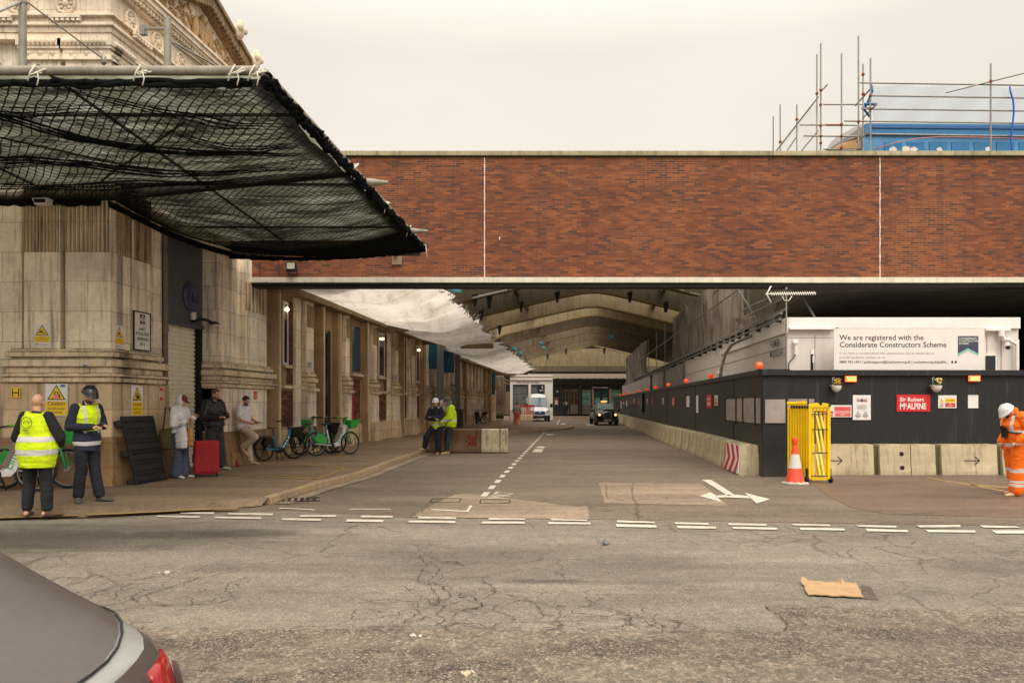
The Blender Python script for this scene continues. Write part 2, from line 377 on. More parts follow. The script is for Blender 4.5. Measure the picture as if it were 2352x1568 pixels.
M_RUB = mat('black_rubber', (18, 18, 18), .8)
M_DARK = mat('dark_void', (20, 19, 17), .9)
M_STEEL = mat('galvanised_steel', (150, 146, 138), .45, .55, .2, 9, speck=.3)
M_PIPE = mat('grey_painted_pipe', (150, 144, 130), .6, .2, .25, 5, streak=.35)
M_RUST = mat('rusty_steel', (150, 88, 48), .8, .2, .3, 12)
def hoardmat(name, c, rough):       # painted ply: faint sheet joints, dust and road splash towards the ground
    b = NB(name); sp = b.n('ShaderNodeSeparateXYZ'); b.l(b.tc.outputs['Object'], sp.inputs[0]); hx = b.math('ADD', sp.outputs['X'], sp.outputs['Y'])
    colr = b.mix(1., lin(c), b.ramp(b.noise(b.map((1, 1, .5)), 2.5, 6, .7), [(.3, .75), (.7, 1.35)]), 'MULTIPLY')
    spl = b.math('ADD', sp.outputs['Z'], b.math('MULTIPLY', b.noise(b.map((1, 1, .6)), 4, 6, .7), .9))
    colr = b.mix(b.ramp(spl, [(.35, .32), (1.25, 0.)]), colr, (.11, .085, .06))
    dr = b.noise(b.map((5, 5, .3), loc=(2, 1, 0)), 1.6, 6, .72); colr = b.mix(b.ramp(dr, [(.55, 0.), (.75, .28)]), colr, (.16, .14, .12))
    jt = b.math('LESS_THAN', b.math('FRACT', b.math('DIVIDE', hx, 1.22)), .008); colr = b.mix(b.math('MULTIPLY', jt, .8), colr, (.004, .004, .004))
    sc2 = b.noise(b.map((1, 1, 3)), 22, 3, .6); colr = b.mix(b.ramp(sc2, [(.68, 0.), (.75, .3)]), colr, (.2, .19, .17))
    b.col(colr); b.set(Roughness=rough); b.bump(b.noise(b.map(), 3, 3), .15, .02); MATS[name] = b.m; return b.m
M_HOARD = hoardmat('hoarding_black_paint', (17, 20, 19), .65)
M_HOARDS = hoardmat('hoarding_side_sheen', (42, 42, 39), .5)  # same black paint; the street side's sheen put into a lighter grey
M_TEXT = mat('black_lettering', (28, 26, 28), .7, var=0)
M_GREYT = mat('grey_lettering', (150, 146, 142), .7, var=0)
M_RED = M_RED
M_SIGNR = mat('sign_red', (206, 30, 34), .45, var=.06)
M_SIGNW = mat('sign_white', (228, 224, 218), .5, var=.05)
M_SIGNY = mat('sign_yellow', (238, 196, 20), .5, var=.06)
M_YEL = mat('yellow_plastic', (240, 200, 8), .4, var=.1, scale=3)
M_YELP = mat('worn_yellow_paint', (160, 130, 74), .8, var=.5, scale=9, speck=.7)
M_PAINT = mat('road_paint', (212, 202, 184), .7, var=.25, scale=6, speck=.6)
M_CONE = mat('cone_orange', (232, 84, 54), .5, var=.15)
M_HIVY = (206, 232, 20)
M_GLASSD = mat('dark_glass', (30, 34, 34), .08, var=.1)
M_GLASS = mat('shop_glass', (96, 104, 98), .06, var=.35, scale=1.2)
M_TEAL = mat('teal_poster', (118, 190, 172), .5, var=.1)
M_CHROME = mat('chrome', (190, 190, 188), .15, .9, .05)
M_CARB = mat('black_car_paint', (12, 13, 14), .18, var=.1)
M_VANW = mat('white_car_paint', (222, 220, 216), .25, var=.04)
M_BLUES = mat('blue_sheeting', (24, 104, 140), .5, var=.35, scale=3)
# ================================================================ ground
def sheet(name, pts, z, m, kind='structure'):
    mb = MB().use(m); mb.poly([(p[0], p[1], z) for p in pts]); o = mb.build(name); o['kind'] = kind; return o
def R1(x, y): return (312.4+x*.4297, 1084.2+y*.4297)
def R2(x, y): return (1323+x*.4375, 1065.8+y*.4375)
mb = MB().use(M_ROAD); mb.poly([(-70, -20, 0), (70, -20, 0), (120, 160, 0), (-70, 160, 0)]); struct(mb.build('road'))
def GP(lst, h=0.): return [G(x, y, h) for x, y in lst]
sheet('street_surface', GP([(-200, 1195), (350, 1182), (660, 1172), (940, 1188), (1352, 1192), (2045, 1204), (2352, 1207), (3000, 1210)])+[Vector((40, 12, 0)), Vector((40, 90, 0)), Vector((-6, 90, 0)), Vector((-14, 16, 0))], .004, M_STREET)
sheet('damp_road_surface', GP([(1790, 1094), (2352, 1091), (3000, 1092), (3000, 1190), (2352, 1189), (2045, 1182), (1955, 1166), (1905, 1140), (1860, 1108)]), .008, M_RED)
sheet('repaired_road_patch', GP([R1(1465, 242), R1(1600, 165), R1(1700, 120), R1(1760, 115), R1(2000, 140), R1(2352, 185), R2(60, 222), R2(70, 290)]), .008, M_PATCH)
sheet('repaired_road_patch', GP([R2(118, 97), R2(660, 105), R2(800, 220), R2(150, 205)]), .008, M_PATCH)
sheet('worn_road_surface', GP([(-900, 1436), (-200, 1440), (312, 1446), (700, 1445), (950, 1444), (1323, 1449), (1800, 1451), (1812, 1434), (1790, 1412), (1756, 1393), (2352, 1408), (3400, 1430)])+[Vector((22, -6, 0)), Vector((-22, -6, 0))], .004, M_COARSE)
sheet('dark_road_patch', GP([R2(1480+20, 178), R2(1585, 250), R2(1500, 250)]), .003, M_DARKP)
sheet('tar_stained_patch', GP([(1978, 1345), (2000, 1347), (2018, 1378), (1984, 1376)]), .004, M_DARKP)
# saw cuts and cracks: ribbons following the joints
def crack(pts, wd, name='road_crack', z=.0125, m=None, jag=.03, seed=1):
    mb = MB().use(m or MATS['tar']); rr = random.Random(seed); P3 = [G(*p) for p in pts]; out = []
    for a, b in zip(P3, P3[1:]):
        n = max(2, int((b-a).length/.05))
        for i in range(n): out.append(a.lerp(b, i/n))
    out.append(P3[-1]); jl = []
    for p in out: jl.append(Vector((p.x+rr.uniform(-jag, jag)*.8, p.y+rr.uniform(-jag, jag)*.8, z)))
    vs = []; ws = [wd*.5*rr.uniform(.05, 1.3)*rr.choice((.4, 1, 1, 1.4)) for _ in jl]
    for i, p in enumerate(jl):
        t = (jl[min(i+1, len(jl)-1)]-jl[max(i-1, 0)]).normalized(); nn = Vector((-t.y, t.x, 0))
        vs += [p+nn*ws[i]/2, p-nn*ws[i]/2]
    mb.add(vs, [(2*i, 2*i+1, 2*i+3, 2*i+2) for i in range(len(jl)-1)])
    return mb
mat('tar', lin((70, 58, 45)), .9, var=.5, scale=20)
cr = crack([R2(70, 248), R2(300, 250), R2(900, 268), R2(1400, 268), R2(1650, 270), R2(1900, 256)], .035, jag=.02)
def more(*a, **k):
    m2 = crack(*a, **k); cr.add(m2.v, m2.f)
more([R2(300, 100), R2(290, 150), R2(320, 215), R2(325, 292)], .03, seed=2)
more([R2(155, 100), R2(160, 170), R2(260, 198), R2(500, 200), R2(690, 196), R2(730, 180)], .03, seed=3)
more([(1180, 1192), (700, 1188), (560, 1181)], .02, seed=30)
more([R1(1465, 242), R1(1600, 165), R1(1700, 120), R1(1540, 95)], .025, seed=4)
more([R1(1700, 118), R1(2000, 140), R1(2352, 185), (1460, 1181), (1480, 1190)], .022, seed=5)
more([(940, 1190), (1352, 1194), (1800, 1207), (2352, 1211)], .018, seed=6)
def R3(x, y): return (312.4+x*.4297, 1268+y*.4297)
def R4(x, y): return (1323+x*.4375, 1268+y*.4375)
more([R3(-200, 412), R3(400, 412), R3(760, 405), R3(1350, 402), R3(1700, 405), R3(2352, 412), R4(400, 420), R4(1090, 418), R4(1112, 380), R4(990, 285), R4(1500, 292), R4(2352, 320)], .022, seed=7, jag=.008)
for k, pl in enumerate([
    [R3(1510, 20), R3(1560, 70), R3(1530, 100), R3(1600, 115), R3(1650, 135)], [R3(1530, 100), R3(1500, 160), R3(1640, 180), R3(1980, 210), R3(2352, 230)],
    [R3(1640, 180), R3(1680, 240), R3(1560, 300), R3(1480, 350), R3(1430, 390), R3(1350, 402)], [R3(1680, 240), R3(1800, 232), R3(1840, 270), R3(1860, 300), R3(1720, 310), R3(1600, 330), R3(1450, 385)],
    [R3(1860, 300), R3(1970, 330), R3(2030, 370), R3(1900, 400), R3(1760, 395), R3(1670, 360), R3(1730, 320), R3(1860, 310)],
    [R3(1900, 210), R3(2040, 240), R3(2140, 280), R3(2180, 340), R3(2352, 350)], [R3(2140, 280), R3(2300, 290), R4(60, 285), R4(290, 335), R4(560, 370), R4(690, 410)],
    [R4(0, 228), R4(60, 240), R4(80, 280), R4(200, 300), R4(300, 345), R4(440, 350), R4(540, 372), R4(520, 412)], [R4(300, 345), R4(260, 380), R4(360, 395), R4(440, 380), R4(540, 400)],
    [R4(0, 340), R4(240, 350), R4(330, 400)], [R4(0, 378), R4(150, 400), R4(250, 398), R4(290, 345)],
    [(165, 1395), (230, 1360), (300, 1340), (360, 1320), (440, 1312), (520, 1305)], [(190, 1400), (260, 1378), (330, 1368), (410, 1345), (470, 1322)],
    [(230, 1405), (330, 1400), (300, 1370)], [(260, 1378), (270, 1358), (300, 1340)], [(330, 1368), (350, 1388), (400, 1392)],
    [(1020, 1400), (1000, 1365), (985, 1335), (1010, 1310), (990, 1290)], [(960, 1262), (1010, 1290), (1060, 1296), (1120, 1290)],
    [R2(1690, 355), R2(1790, 400), R2(1760, 425)], [R2(1820, 400), R2(1880, 405), R2(2000, 415)]]):
    more(pl, .02 if k < 11 else .018, seed=20+k, jag=.02)
for f in range(0): pass
cr.mi = [0]*len(cr.f); cr.sm = [False]*len(cr.f)
struct(cr.build('road_cracks'))
# white paint
def mark(name, quads, z=.012, m=None, conv=None):
    mb = MB().use(m or M_PAINT)
    for q in quads: mb.poly([G(*(conv(*p) if conv else p), z) for p in q])
    return struct(mb.build(name))
gw1 = [[(245, 212), (420, 212), (415, 223), (235, 220)], [(495, 216), (735, 219), (730, 229), (490, 225)], [(880, 228), (1072, 228), (1068, 237), (872, 236)],
       [(1203, 230), (1375, 232), (1370, 242), (1200, 240)], [(1508, 235), (1712, 240), (1710, 249), (1508, 246)], [(1885, 243), (2080, 246), (2080, 253), (1885, 252)],
       [(120, 230), (345, 234), (338, 243), (100, 237)], [(425, 236), (672, 240), (665, 249), (415, 244)], [(785, 244), (992, 248), (985, 258), (775, 254)],
       [(1130, 250), (1325, 254), (1318, 265), (1118, 262)], [(1460, 257), (1708, 260), (1705, 270), (1452, 266)], [(1855, 262), (2078, 264), (2076, 273), (1845, 273)],
       [(2218, 247), (2412, 252), (2410, 259), (2218, 255)], [(2205, 265), (2430, 268), (2428, 277), (2203, 275)]]
gw2 = [[(215, 293), (412, 301), (412, 308), (215, 303)], [(518, 303), (697, 309), (697, 316), (520, 312)], [(798, 308), (1002, 313), (1000, 321), (803, 318)],
       [(1130, 312), (1333, 316), (1333, 323), (1145, 320)], [(1465, 318), (1682, 322), (1682, 331), (1490, 327)], [(1788, 319), (2018, 318), (2018, 329), (1805, 330)],
       [(2118, 319), (2310, 324), (2335, 332), (2140, 331)], [(207, 313), (420, 319), (425, 331), (215, 327)], [(528, 322), (733, 326), (735, 337), (535, 334)],
       [(820, 328), (1053, 332), (1055, 342), (828, 338)], [(1172, 333), (1408, 336), (1410, 346), (1180, 343)], [(1518, 337), (1740, 345), (1745, 355), (1530, 350)],
       [(1835, 343), (2095, 346), (2098, 357), (1850, 355)], [(2182, 346), (2430, 346), (2435, 362), (2205, 362)]]
mark('give_way_line', gw1, conv=R1); mark('give_way_line', gw2, conv=R2)
mark('faded_white_line', [[(765, 189), (860, 192), (955, 197), (955, 202), (860, 196), (765, 193)], [(1140, 194), (1362, 195), (1362, 198), (1140, 198)]], conv=R1)
mark('turn_arrow', [[(660, 80), (712, 82), (830, 158), (798, 165)], [(735, 163), (826, 158), (912, 166), (915, 178), (790, 172), (740, 174)],
                    [(650, 165), (705, 147), (737, 163), (763, 198)], [(885, 149), (1018, 182), (948, 205)]], conv=R2, z=.0145)
cl = [[(1785, 175), (1798, 178), (1775, 212), (1762, 210)], [(1575, 195), (1764, 204.5), (1761, 211), (1578, 200)]]
mark('centre_line', cl, conv=R1, z=.0145)
a, b = G(1110, 1141), G(1251, 992.5); L = (b-a).length; dr = (b-a)/L; nn = Vector((-dr.y, dr.x, 0)); mb = MB().use(M_PAINT); t = 0
while t < L-.6:
    q = [a+dr*t+nn*.055, a+dr*(t+.62)+nn*.055, a+dr*(t+.62)-nn*.055, a+dr*t-nn*.055]
    mb.poly([(p.x, p.y, .0145) for p in q]); t += 1.12
struct(mb.build('centre_line'))
mark('parking_bay_mark', [[(1255, 996), (1272, 996.5), (1268, 999), (1253, 998.6)], [(1235, 1024.6), (1254, 1025), (1249, 1028.5), (1231, 1028)], [(1229, 1030.6), (1249, 1031), (1243, 1038), (1222, 1037.4)],
                          [(1345, 974), (1366, 974.3), (1366, 975.8), (1345, 975.4)], [(1275, 978), (1285, 963), (1287, 963), (1277.5, 978)], [(1290, 972), (1300, 972), (1297, 974), (1287, 974)]], z=.012)
mb = MB().use(M_PAINT)       # LOOK-type lettering painted for people crossing, seen back to front from here
c0 = G(1143, 1137); mb.text('MKT', c0+Vector((.16, -.62, .0145)), Vector((.15, 1, 0)), Vector((-1, .15, 0)), .5, 0, stretch=1.0)
struct(mb.build('painted_road_letters'))
mark('yellow_line', [[(-60, 1191), (0, 1188.5), (180, 1183.5), (178, 1181.5), (0, 1186), (-60, 1188)], [(195, 1179), (350, 1172), (445, 1168), (548, 1165), (546, 1168), (445, 1171), (350, 1176), (200, 1183)]], z=.045, m=M_YELP)
mark('yellow_line', [[(2130, 1096), (2232, 1112), (2330, 1130), (2330, 1133), (2232, 1115), (2130, 1098)], [(2230, 1111), (2352, 1120), (2352, 1123), (2230, 1114)]], z=.012, m=M_YELP)
# pavement
elow = [(-900, 1196), (-200, 1193), (0, 1190), (200, 1187), (350, 1179), (470, 1171), (600, 1161)]
ein = [(-900, 1160), (-200, 1160), (0, 1158), (200, 1156), (340, 1154), (480, 1150), (617, 1141)]
A = [G(x, y, .02) for x, y in elow]; B = [G(x, y, .12) for x, y in ein]
mb = MB().use(M_PAVE); mb.add(A+B, [(i, i+1, len(A)+i+1, len(A)+i) for i in range(len(A)-1)])
edge = [(720, 1110), (828, 1083), (905, 1055), (975, 1032), (1040, 1012), (1100, 1001), (1165, 991.5), (1235, 987.5), (1302, 982.5), (1318, 979), (1290, 974.5), (1205, 976), (1172, 975), (1133, 966.5)]
E = [G(x, y, .12) for x, y in edge]
rest = [Vector((-2.0, 80, .12)), Vector((-14, 80, .12)), Vector((-14, 20, .12)), Vector((-40, 20, .12)), Vector((-40, B[0].y, .12))]
mb.poly(B+E+rest)
allv = B+E; allk = [Vector((p.x, p.y, 0)) for p in allv]
n = len(allv); mb.add(allv+allk, [(i, i+1, n+i+1, n+i) for i in range(len(B)-1, n-1)])
struct(mb.build('pavement'))
# kerb stones: a real upstand along the carriageway
mb = MB().use(stonemat('kerb_granite', (168, 144, 112), (.9, 9), .35, grime=.5)); kp = [B[-1]]+E
for i in range(len(kp)-1):
    p, q = kp[i], kp[i+1]; t = (q-p).normalized(); nn = Vector((t.y, -t.x, 0)); L = (q-p).length; k = max(1, int(L/.95))
    for j in range(k):
        a = p+t*(L*j/k+.006); b = p+t*(L*(j+1)/k-.006)
        lo = [a-nn*.10, b-nn*.10, b+nn*.05, a+nn*.05]
        mb.hexa([Vector((v.x, v.y, 0)) for v in lo], [Vector((v.x, v.y, .127-.004*(j % 2))) for v in lo])
struct(mb.build('kerb', bevel=.012))
# channel strip beside the kerb
mb = MB().use(M_PATCH)
for i in range(len(kp)-8):
    p, q = kp[i], kp[i+1]; t = (q-p).normalized(); nn = Vector((t.y, -t.x, 0))
    mb.poly([(v.x, v.y, .016) for v in (p+nn*.1, p+nn*.34, q+nn*.34, q+nn*.1)])
struct(mb.build('gutter'))
# faint yellow loading box on the pavement
mark('yellow_line', [[(491, 1085), (725, 1099), (725, 1101), (491, 1087)], [(572, 1057), (796, 1072), (796, 1074.5), (572, 1059)], [(796, 1072), (800, 1074), (727, 1101), (720, 1100)], [(640, 1088), (725, 1098), (725, 1100), (640, 1090)]], z=.126, m=M_YELP)
# far pavement in front of the shops
mb = MB().use(M_PAVE); mb.box(-4, 30, 87, 96, 0, .12); struct(mb.build('far_pavement'))
mb = MB().use(MATS['kerb_granite']); mb.box(-4, 30, 86.8, 87, 0, .13); struct(mb.build('far_kerb'))
# drain and covers set in the road
g = thing('drain_grate', 'iron gully grating in the road where the kerb begins', 'drain', G(664, 1149))
mb = MB(Matrix.Rotation(.25, 4, 'Z')).use(M_BLACK)
for k in range(9): mb.box(-.42+.1*k, -.37+.1*k, -.20, .20, .006, .017)
mb.build('grate', g); mb = MB(Matrix.Rotation(.25, 4, 'Z')).use(M_RUB)
mb.box(-.48, .5, -.23, -.20, .005, .018); mb.box(-.48, .5, .20, .23, .005, .018); mb.build('frame', g)
for (x, y, s, lb) in ((1024, 1149.5, .5, 'small rectangular utility cover at the left of the pale road patch'), (1137, 1152, .5, 'small rectangular utility cover beside the painted white letters')):
    mb = MB().use(MATS['tar']); c = G(x, y)
    for a in ((-s*.5, s*.5, -.24, -.21), (-s*.5, s*.5, .21, .24), (-s*.5, -s*.46, -.2, .2), (s*.46, s*.5, -.2, .2)): mb.box(c.x+a[0], c.x+a[1], c.y+a[2], c.y+a[3], .009, .014)
    tag(mb.build('utility_cover', loc=c), lb, 'cover', 'covers in the road')
# ================================================================ left market hall (corner pier, street facade, entablature, pediment)
ANG = math.atan(.109); CS = math.cos(ANG)
FR = Matrix.Translation((-7.405, 13.9, 0)) @ Matrix.Rotation(-ANG, 4, 'Z')    # local x = out to the street, y = along it, z = height
def T(px, u=0.0): return (FY(px, u)-13.9)/CS + 0.0*u
hall = thing('market_hall', 'long pale stone market hall with pilasters and carved pediment at the left of the street', 'market building', (-7.405, 13.9, 0), -ANG)
TE = 62.0
hall['shear'] = ANG
def hb(name, m, bevel=0., fn=None):
    mb = MB().use(m); fn(mb); return mb.build(name, hall, bevel)
CORNER = -14.0
def fx(px, Y=13.9): return ((px-CX)/FP*Y+7.405)     # local x on the front (front treated as square to the street)
def W(mb):
    mb.box(-6, -.38, 1.7, 2.2, 0.0, 4.0) if False else None
    mb.box(-16, -.28, .28, 1.72, .0, 7.9); mb.box(-16, -.05, .04, 1.72, 7.9, 9.3)      # corner block; the wall stands back between the pilasters
    mb.box(fx(-110), fx(50), .0, .28, .0, 7.9); mb.box(-.28, -.04, T(348), 1.72, .0, 7.9); mb.box(-16, fx(-335), .0, .28, .0, 7.9)
    mb.box(-9, -.40, 4.0, T(612), .0, 6.9); mb.use(M_FIN); mb.box(-9, -.15, T(612), TE, .0, 6.9); mb.use(M_STONE)                         # long wall
    mb.box(-9, -.05, 4.0, 6.4, 6.9, 9.3)
    mb.box(-16, -.05, 1.72, 4.0, 5.3, 9.3)
hb('wall', M_STONE, fn=W)
hb('inner_wall', M_DARK, fn=lambda mb: mb.box(-9, -.9, 1.72, 4.0, 0, 5.3))
# ---- pilasters of the corner pier
def flutes(mb, axis, a0, a1, off, z0, z1, n):
    for i in range(n+1):
        c = a0+(a1-a0)*i/n; w = (a1-a0)/n*.2
        if axis == 'x': mb.box(max(c-w, min(a0, a1)), min(c+w, max(a0, a1)), off-.028, off, z0, z1)
        else: mb.box(off, off+.028, max(c-w, min(a0, a1)), min(c+w, max(a0, a1)), z0, z1)
def fx(px, Y=13.9): return ((px-CX)/FP*Y+7.405)     # local x on the front (front treated as square to the street)
PF = [(fx(56, 13.8), fx(139, 13.8)), (fx(151, 13.8), 0.06)]
mbp = MB().use(M_STONE)
for a, b in PF:
    mbp = MB().use(M_STONE); mbp.box(a, b, -.10, .28, 2.0, 7.9); mbp.build('pilaster', hall, .008)
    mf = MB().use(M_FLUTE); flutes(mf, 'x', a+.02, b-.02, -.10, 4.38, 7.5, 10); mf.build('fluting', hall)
PL = [(fx(-330, 13.8), fx(-230, 13.8)), (fx(-215, 13.8), fx(-120, 13.8))]
for a, b in PL:
    mbp = MB().use(M_STONE); mbp.box(a, b, -.10, .28, 2.0, 7.9); mbp.build('pilaster', hall, .008)
for a, b, nfl in ((.0, T(293), 4), (T(304, .06), T(346, .06), 6)):
    mbp = MB().use(M_STONE); mbp.box(-.28, .06, a+.06 if a == 0 else a, b, 2.0, 7.9); mbp.build('pilaster', hall, .008)
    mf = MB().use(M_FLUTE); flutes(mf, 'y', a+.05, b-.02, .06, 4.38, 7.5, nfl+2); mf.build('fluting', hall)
# the rest of the front wall stands back a little
# ---- base mouldings (wrapping the corner)
BANDS = [(2.56, 2.62, .05), (2.46, 2.56, .12), (2.42, 2.46, .04), (2.28, 2.42, .20), (2.16, 2.28, .10), (2.10, 2.16, .22), (2.0, 2.10, .15)]
def mould(x0, y0, y1, extra=0., left=None, side=True):
    def f(mb):
        for z0, z1, pr in BANDS:
            pr += extra
            if left is not None: mb.box(left-pr*.6, pr+.06, -pr-.1, .4, z0, z1)
            mb.box(-.3, pr+.06, max(y0-pr*.5, -.2 if left is not None else -99), y1+pr*.5, z0, z1)
    return f
hb('base_moulding', M_MOULD, .03, mould(0, 0, T(350)+.05, left=fx(40)))
def f(mb):
    mb.box(-16, -.05-.0, -.17, .2, 2.0, 2.12); mb.box(-16, -.05, -.08, .2, 2.12, 2.28)
hb('string_course', M_MOULD, .015, f)
def f(mb):
    mb.box(-16, .12, -.16, 1.75, .1, 1.99); mb.box(-16, -.1, -.05, .3, 1.9, 2.0)
hb('plinth', M_STONE_LO, .02, f)
def f(mb):      # battered rough footing
    for (x0, x1, y0, y1) in ((-4.2, .16, -.22, 1.80),):
        mb.hexa([(x0, y0-.14, .1), (x1+.10, y0-.14, .1), (x1+.10, y1+.02, .1), (x0, y1+.02, .1)], [(x0, y0+.05, 1.0), (x1-.03, y0+.05, 1.0), (x1-.03, y1-.02, 1.0), (x0, y1-.02, 1.0)])
hb('footing', stonemat('rough_footing', (158, 122, 82), (.8, .45), .8, grime=.9), .03, f)
# ---- second pier beyond the door (px 498-611)
DOOR0, DOOR1 = T(377)+.05, T(498, .0)
Y0 = DOOR1
def pilast(a, b, flute=True, top=6.9, nm='pilaster', m=None, u0=-.42, u1=.02, fl=None):
    mbp = MB().use(m or M_STONE); mbp.box(u0, u1, a, b, .95, 2.1); mbp.box(u0, u1, a, b, 2.1, top); mbp.build(nm, hall, .01)
    if flute:
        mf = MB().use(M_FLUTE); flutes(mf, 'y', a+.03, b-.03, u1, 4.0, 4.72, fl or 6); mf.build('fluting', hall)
pilast(T(500), T(542), False, 7.8)
pilast(T(545, -.1), T(560, -.1), False, 7.8, 'wall_strip', u1=-.12)
pilast(T(561), T(611), True, 7.8)
hb('base_moulding', M_MOULD, .03, lambda mb: [mb.box(-.4, pr+.02, T(500)-pr*.4, T(616)+pr*.3, z0, z1) for z0, z1, pr in BANDS])
hb('plinth', M_STONE, .015, lambda mb: mb.box(-.4, .12, T(500), T(612, .12), .9, 1.99))
def foot(mb, a, b, out=.2, h=.95):
    mb.hexa([(-.4, a-.05, .1), (out+.08, a-.05, .1), (out+.08, b+.05, .1), (-.4, b+.05, .1)], [(-.4, a, h), (out-.06, a, h), (out-.06, b, h), (-.4, b, h)])
hb('footing', MATS['rough_footing'], .03, lambda mb: foot(mb, T(500), T(616, .1)))
# ---- roller shutter doorway 16a
sh = MB().use(mat('cream_shutter', (.84, .79, .62), .55, var=.1, streak=.12)); z = .13
while z < 3.42:
    sh.prism([(-.52, DOOR0, z), (-.485, DOOR0, z+.02), (-.485, DOOR0, z+.075), (-.52, DOOR0, z+.095)], (0, T(470, -.5)-DOOR0, 0)); z += .1
sh.box(-.60, -.52, DOOR0, DOOR1, .12, 3.5); so_ = sh.build('roller_shutter', hall)
mb = MB().use(mat('grey_fascia', (.075, .08, .085), .5, var=.12))
mb.box(-.42, -.34, 1.80, DOOR1, 3.45, 5.25)
for k in (3.95, 4.55): mb.box(-.345, -.335, 1.80, DOOR1, k, k+.02)
mb.box(-.5, -.30, 1.80, DOOR1, 3.36, 3.45); mb.build('door_fascia', hall)
mb = MB().use(M_DARK); mb.box(-.52, -.36, T(472, -.45), DOOR1-.06, .12, 3.4); mb.build('dark_recess_side', hall)  # near-black block along the far side of the shutter recess
# ---- facade rhythm: each element starts at the picture column of its side and ends at that of its front
UW = -.15; M_FIN_LIT = stonemat('lit_cream_edge_strip', (232, 214, 176), (9, 9), .3, grime=.2)
def span(a, b, u1): return T(a, UW), max(T(b, u1), T(a, UW)+.05)
def wn(a, b, kind, z0=2.75, z1=4.62):
    uu = UW-.03; ya, yb = T(a, uu), T(b, uu); mb = MB().use(M_OFFW if kind == 'lit' else M_FIN); fr = min(.07, (yb-ya)*.2)
    for (p, q, r, s_) in ((ya, ya+fr, z0, z1), (yb-fr, yb, z0, z1), (ya+fr, yb-fr, z1-fr, z1), (ya+fr, yb-fr, z0, z0+fr)): mb.box(uu-.06, uu+.06, p, q, r, s_)
    w_ = mb.build('window', hall)
    g = MB().use({'lit': M_GLASSD, 'blue': MATS['blue_pane'], 'dark': M_GLASSD}[kind]); g.box(uu-.055, uu+.035, ya+fr, yb-fr, z0+fr, z1-fr); g.build('pane', w_)
    s = MB().use(M_MOULD); s.box(uu-.02, uu+.16, ya-.06, yb+.06, z0-.09, z0); s.build('sill', w_)
    if kind == 'lit':
        l = MB().use(mat('warm_lamp', (1., .72, .38), emit=7)); l.ball((uu+.09, (ya+yb)/2, 4.38), .06, 10, 8); l.build('lamp', w_)
mat('blue_pane', lin((36, 74, 96)), .15, var=.3)
def brickp(a, b, z0, z1):
    uu = UW+.012; mb = MB().use(M_BRICKD); mb.box(UW-.03, uu, T(a, uu), T(b, uu), z0, z1); mb.build('brick_panel', hall)
def fin(a, b, u1=.15, m=None, top=4.78):
    y0, y1 = span(a, b, u1); mb = MB().use(m or M_FIN); mb.box(UW-.02, u1, max(y0, y1-.30), y1, .12, top); mb.build('fin', hall, .006); mb = MB().use(M_FIN_LIT); mb.box(u1, u1+.012, y1-.10, y1-.005, .5, top-.01); mb.build('fin_lit_edge', hall)  # cream strip: brightness of the lit fin front put into its colour
def pil(a, b, flute=True, top=6.9, u1=0.0, nm='pilaster', fl=5):
    y0, y1 = span(a, b, u1); mb = MB().use(M_STONE); mb.box(UW-.02, u1, y0, y1, .85, top); mb.build(nm, hall, .008)
    if flute: mf = MB().use(M_FLUTE); flutes(mf, 'y', y0+.03, y1-.03, u1, 4.0, 4.70, fl); mf.build('fluting', hall)
    mo = MB().use(M_MOULD)
    for z0, z1, pr in BANDS: (mo.box(UW-.02, u1+pr*.62, y0-pr*.3, y1+pr*.3, z0, z1) if z0 > 2.1 else None)
    if flute:
        mo.box(UW-.02, u1+.17, y0-.07, y1+.07, 2.0, 2.10); mo.build('base_moulding', hall, .02)
        pd = MB().use(M_STONE); pd.box(UW-.01, u1+.075, y0-.035, y1+.035, .86, 2.0); pd.build('pedestal', hall, .01)
        ft = MB().use(M_STONE_LO); ft.hexa([(UW, y0-.08, .1), (u1+.17, y0-.08, .1), (u1+.17, y1+.08, .1), (UW, y1+.08, .1)], [(UW, y0-.04, .88), (u1+.09, y0-.04, .88), (u1+.09, y1+.04, .88), (UW, y1+.04, .88)]); ft.build('footing', hall, .02)
fin(613, 645, .16); wn(646, 658, 'lit'); brickp(659, 673, 2.2, 4.65); brickp(647, 673, .95, 2.0)
pil(673, 692, False, u1=-.07, nm='wall_strip'); pil(693, 721)
fin(722, 746, .14)
mb = MB().use(M_GLASSD); mb.box(UW-.02, UW+.02, T(747, UW), T(758, UW), .12, 4.1); mb.build('door', hall)
fin(759, 784, .06); pil(785, 803); wn(804, 827, 'blue'); brickp(812, 827, .95, 2.55)
mb = MB().use(mat('red_door_paint', (.32, .03, .03), .5)); mb.box(UW-.01, UW+.025, T(806, UW), T(812, UW), 1.0, 2.0); mb.build('door', hall)
fin(828, 847, .12); pil(848, 866); wn(867, 881, 'lit'); brickp(882, 888, 2.1, 4.6); brickp(870, 886, .95, 2.0)
pil(888, 898, False, u1=-.06, nm='wall_strip'); pil(899, 915); fin(916, 926, .10); brickp(926.5, 932, 2.1, 4.6); brickp(926.5, 935, .95, 2.0)
pil(933, 938, False, u1=-.06, nm='wall_strip'); pil(939, 954); wn(954.5, 962, 'lit'); brickp(955, 962, .95, 2.0); fin(963, 976, .12)
for a, b in ((978, 987), (989, 996), (997, 1003), (1017, 1025), (1027, 1034), (1036, 1043), (1057, 1062)): pil(a, b, fl=4)
fin(1063, 1069, .12)
for i, (a, b) in enumerate(((1072, 1078), (1081, 1086.5), (1089.5, 1094), (1097, 1101), (1104, 1108))): pil(a, b, True, fl=3)
for i in range(4):
    if i % 2: wn(1078.4+8*i, 1080.6+8*i, 'dark')
    else: brickp(1078.4+8*i, 1080.6+8*i, 2.2, 4.6)
fin(1109, 1113, .1); fin(1120, 1124, .15)
